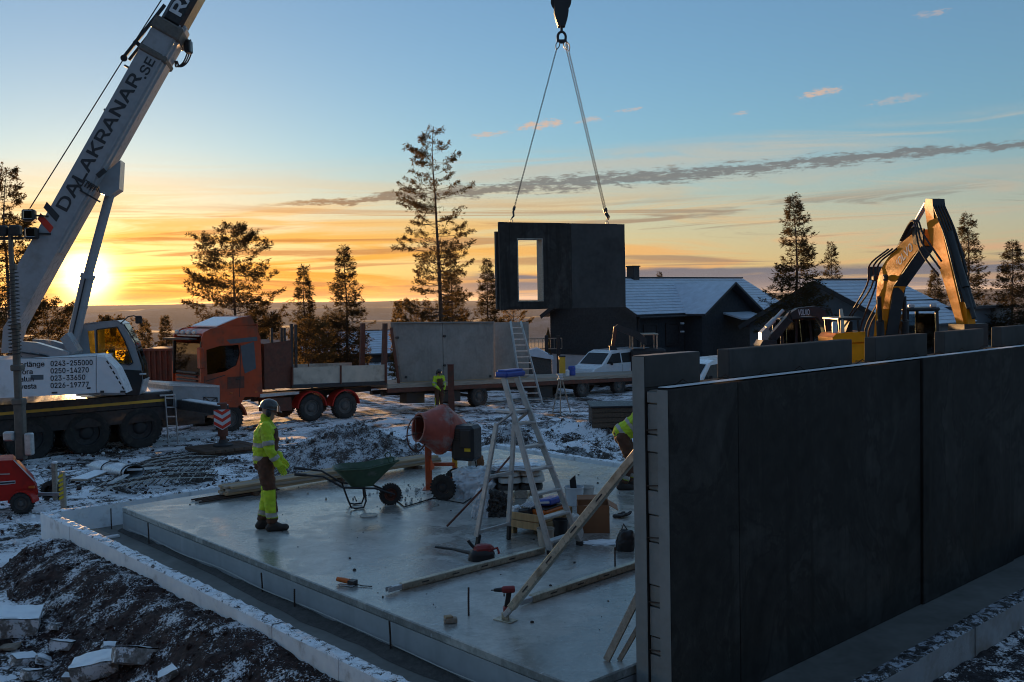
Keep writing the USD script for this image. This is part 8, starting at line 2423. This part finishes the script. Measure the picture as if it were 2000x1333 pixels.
T.part('tool', MB().hull([c + np.array([x, y, z]) for x, z in ((-0.05, 0.1), (0.05, 0.1), (0.0, 0.42), (-0.07, 0.38), (0.02, 0.46)) for y in (-0.03, 0.03)]), M['black'])
T = Thing('bucket', 'second pale bucket just right of the bucket with the dark tool', 'bucket', gnd(1140, 982))
T.part('pail', MB().lathe([(0, 0), (0.11, 0), (0.13, 0.24), (0.136, 0.24), (0.136, 0.22), (0.125, 0.235), (0.105, 0.01), (0, 0.01)], gnd(1141, 982) + np.array([0.04, 0.1, 0]), EZ, 24), M['sack'], 40)
c = gnd(1200, 1012)
T = Thing('work_gloves', 'pair of dark work gloves dropped on the slab right of the cardboard box', 'gloves', c)
for k in (0, 1):
    o = c + np.array([0.08 * k, 0.03 * k, 0.03])
    T.part('glove', MB().tm(body_of(hand_bones(o, nrm(np.array([0.9, -0.3 + 0.5 * k, 0.05])), EZ, 1.15, 0.3, 1.35), 0.012, 3)), M['boot'], 60)
c = gnd(1213, 1078)
T = Thing('dark_bag', 'dark canvas bag half hidden by the wall end', 'bag', c)
T.part('bag', lump(c + np.array([0.06, 0.1, 0]), 0.12, 0.12, 0.26, 87, 0.3, 3.0, 36, 0.1), M['black'], 60)
T.part('handle', MB().tube([c + np.array([0.0, 0.1, 0.2]), c + np.array([0.05, 0.1, 0.33]), c + np.array([0.12, 0.1, 0.2])], 0.012, 6), M['dark'])

# red drill, orange saw, wood block and small bits near the viewer
c = gnd(990, 1196)
T = Thing('cordless_drill', 'red cordless drill standing on its battery behind the leaning brace foot', 'drill', c)
dx = nrm(np.array([1, 0.1, 0])); dy = nrm(np.array([-0.1, 1, 0]))
D = lambda x, y, z: c + dx * x + dy * y + EZ * z
T.part('battery', MB().obox(D(0, 0, 0.032), dx, dy, EZ, (0.075, 0.09, 0.06), 0.012), M['toolred'])
T.part('handle', MB().hull([D(x, y, z) for x, z in ((-0.025, 0.06), (0.025, 0.06), (0.0, 0.2), (0.05, 0.2)) for y in (-0.02, 0.02)]), M['black'])
T.part('motor_housing', MB().tube([D(-0.05, 0, 0.235), D(-0.03, 0, 0.235), D(0.07, 0, 0.235), D(0.085, 0, 0.235)], [0.025, 0.036, 0.038, 0.033], 16), M['toolred'], 40)
T.part('chuck', MB().tube([D(-0.13, 0, 0.235), D(-0.115, 0, 0.235), D(-0.05, 0, 0.235)], [0.014, 0.018, 0.024], 14).cyl(D(-0.13, 0, 0.235), D(-0.16, 0, 0.235), 0.006, n=8), M['black'], 40)
T.part('trigger', MB().obox(D(-0.025, 0, 0.18), dx, dy, EZ, (0.015, 0.02, 0.03), 0.004), M['dark'])
c = gnd(676, 1142)
T = Thing('orange_grinder', 'small orange handled tool lying near the slab edge', 'hand tool', c)
gx = nrm(np.array([0.86, -0.42, 0])); gy_ = np.array([-gx[1], gx[0], 0])
T.part('handle', MB().tube([c - gx * 0.12 + EZ * 0.05, c - gx * 0.02 + EZ * 0.045, c + gx * 0.05 + EZ * 0.04], [0.026, 0.03, 0.03], 12), M['plasticorange'], 40)
T.part('head', MB().hull([c + gx * x + gy_ * y + EZ * z for x in (0.05, 0.13) for y in (-0.045, 0.045) for z in (0.0, 0.06)]), M['black'])
T.part('blade', MB().obox(c + gx * 0.04 - gy_ * 0.055 + EZ * 0.012, gx, gy_, EZ, (0.2, 0.05, 0.008), 0.002), M['galv'])
T.part('wire', MB().tube([c + gx * 0.13 + EZ * 0.02, c + gx * 0.22 + EZ * 0.01, c + gx * 0.34 + gy_ * 0.02 + EZ * 0.01], 0.006, 5), M['cable'])
c = gnd(880, 1217)
T = Thing('wood_offcut', 'small offcut block lying alone on the slab near the front edge', 'block', c)
T.part('block', MB().obox(c + EZ * 0.028, nrm(np.array([0.9, 0.2, 0])), nrm(np.array([-0.2, 0.9, 0])), EZ, (0.13, 0.07, 0.05), 0.004), M['plank'])
T.part('offcut', MB().obox(c + EZ * 0.063 + np.array([-0.02, 0, 0]), nrm(np.array([0.9, 0.4, 0])), nrm(np.array([-0.4, 0.9, 0])), EZ, (0.08, 0.07, 0.018), 0.003), M['timber'])
T = Thing('channel_board', 'short snowy board lying in the channel at the slab corner', 'board', W(-0.2, 0.1, -0.38))
T.part('board', MB().gbox(-0.30, 0.28, -0.42, -0.30, -0.384, -0.345, 0.004), M['plank'])
T.part('offcut', MB().gbox(0.34, 0.44, -0.40, -0.2, -0.384, -0.35, 0.004), M['eps'])
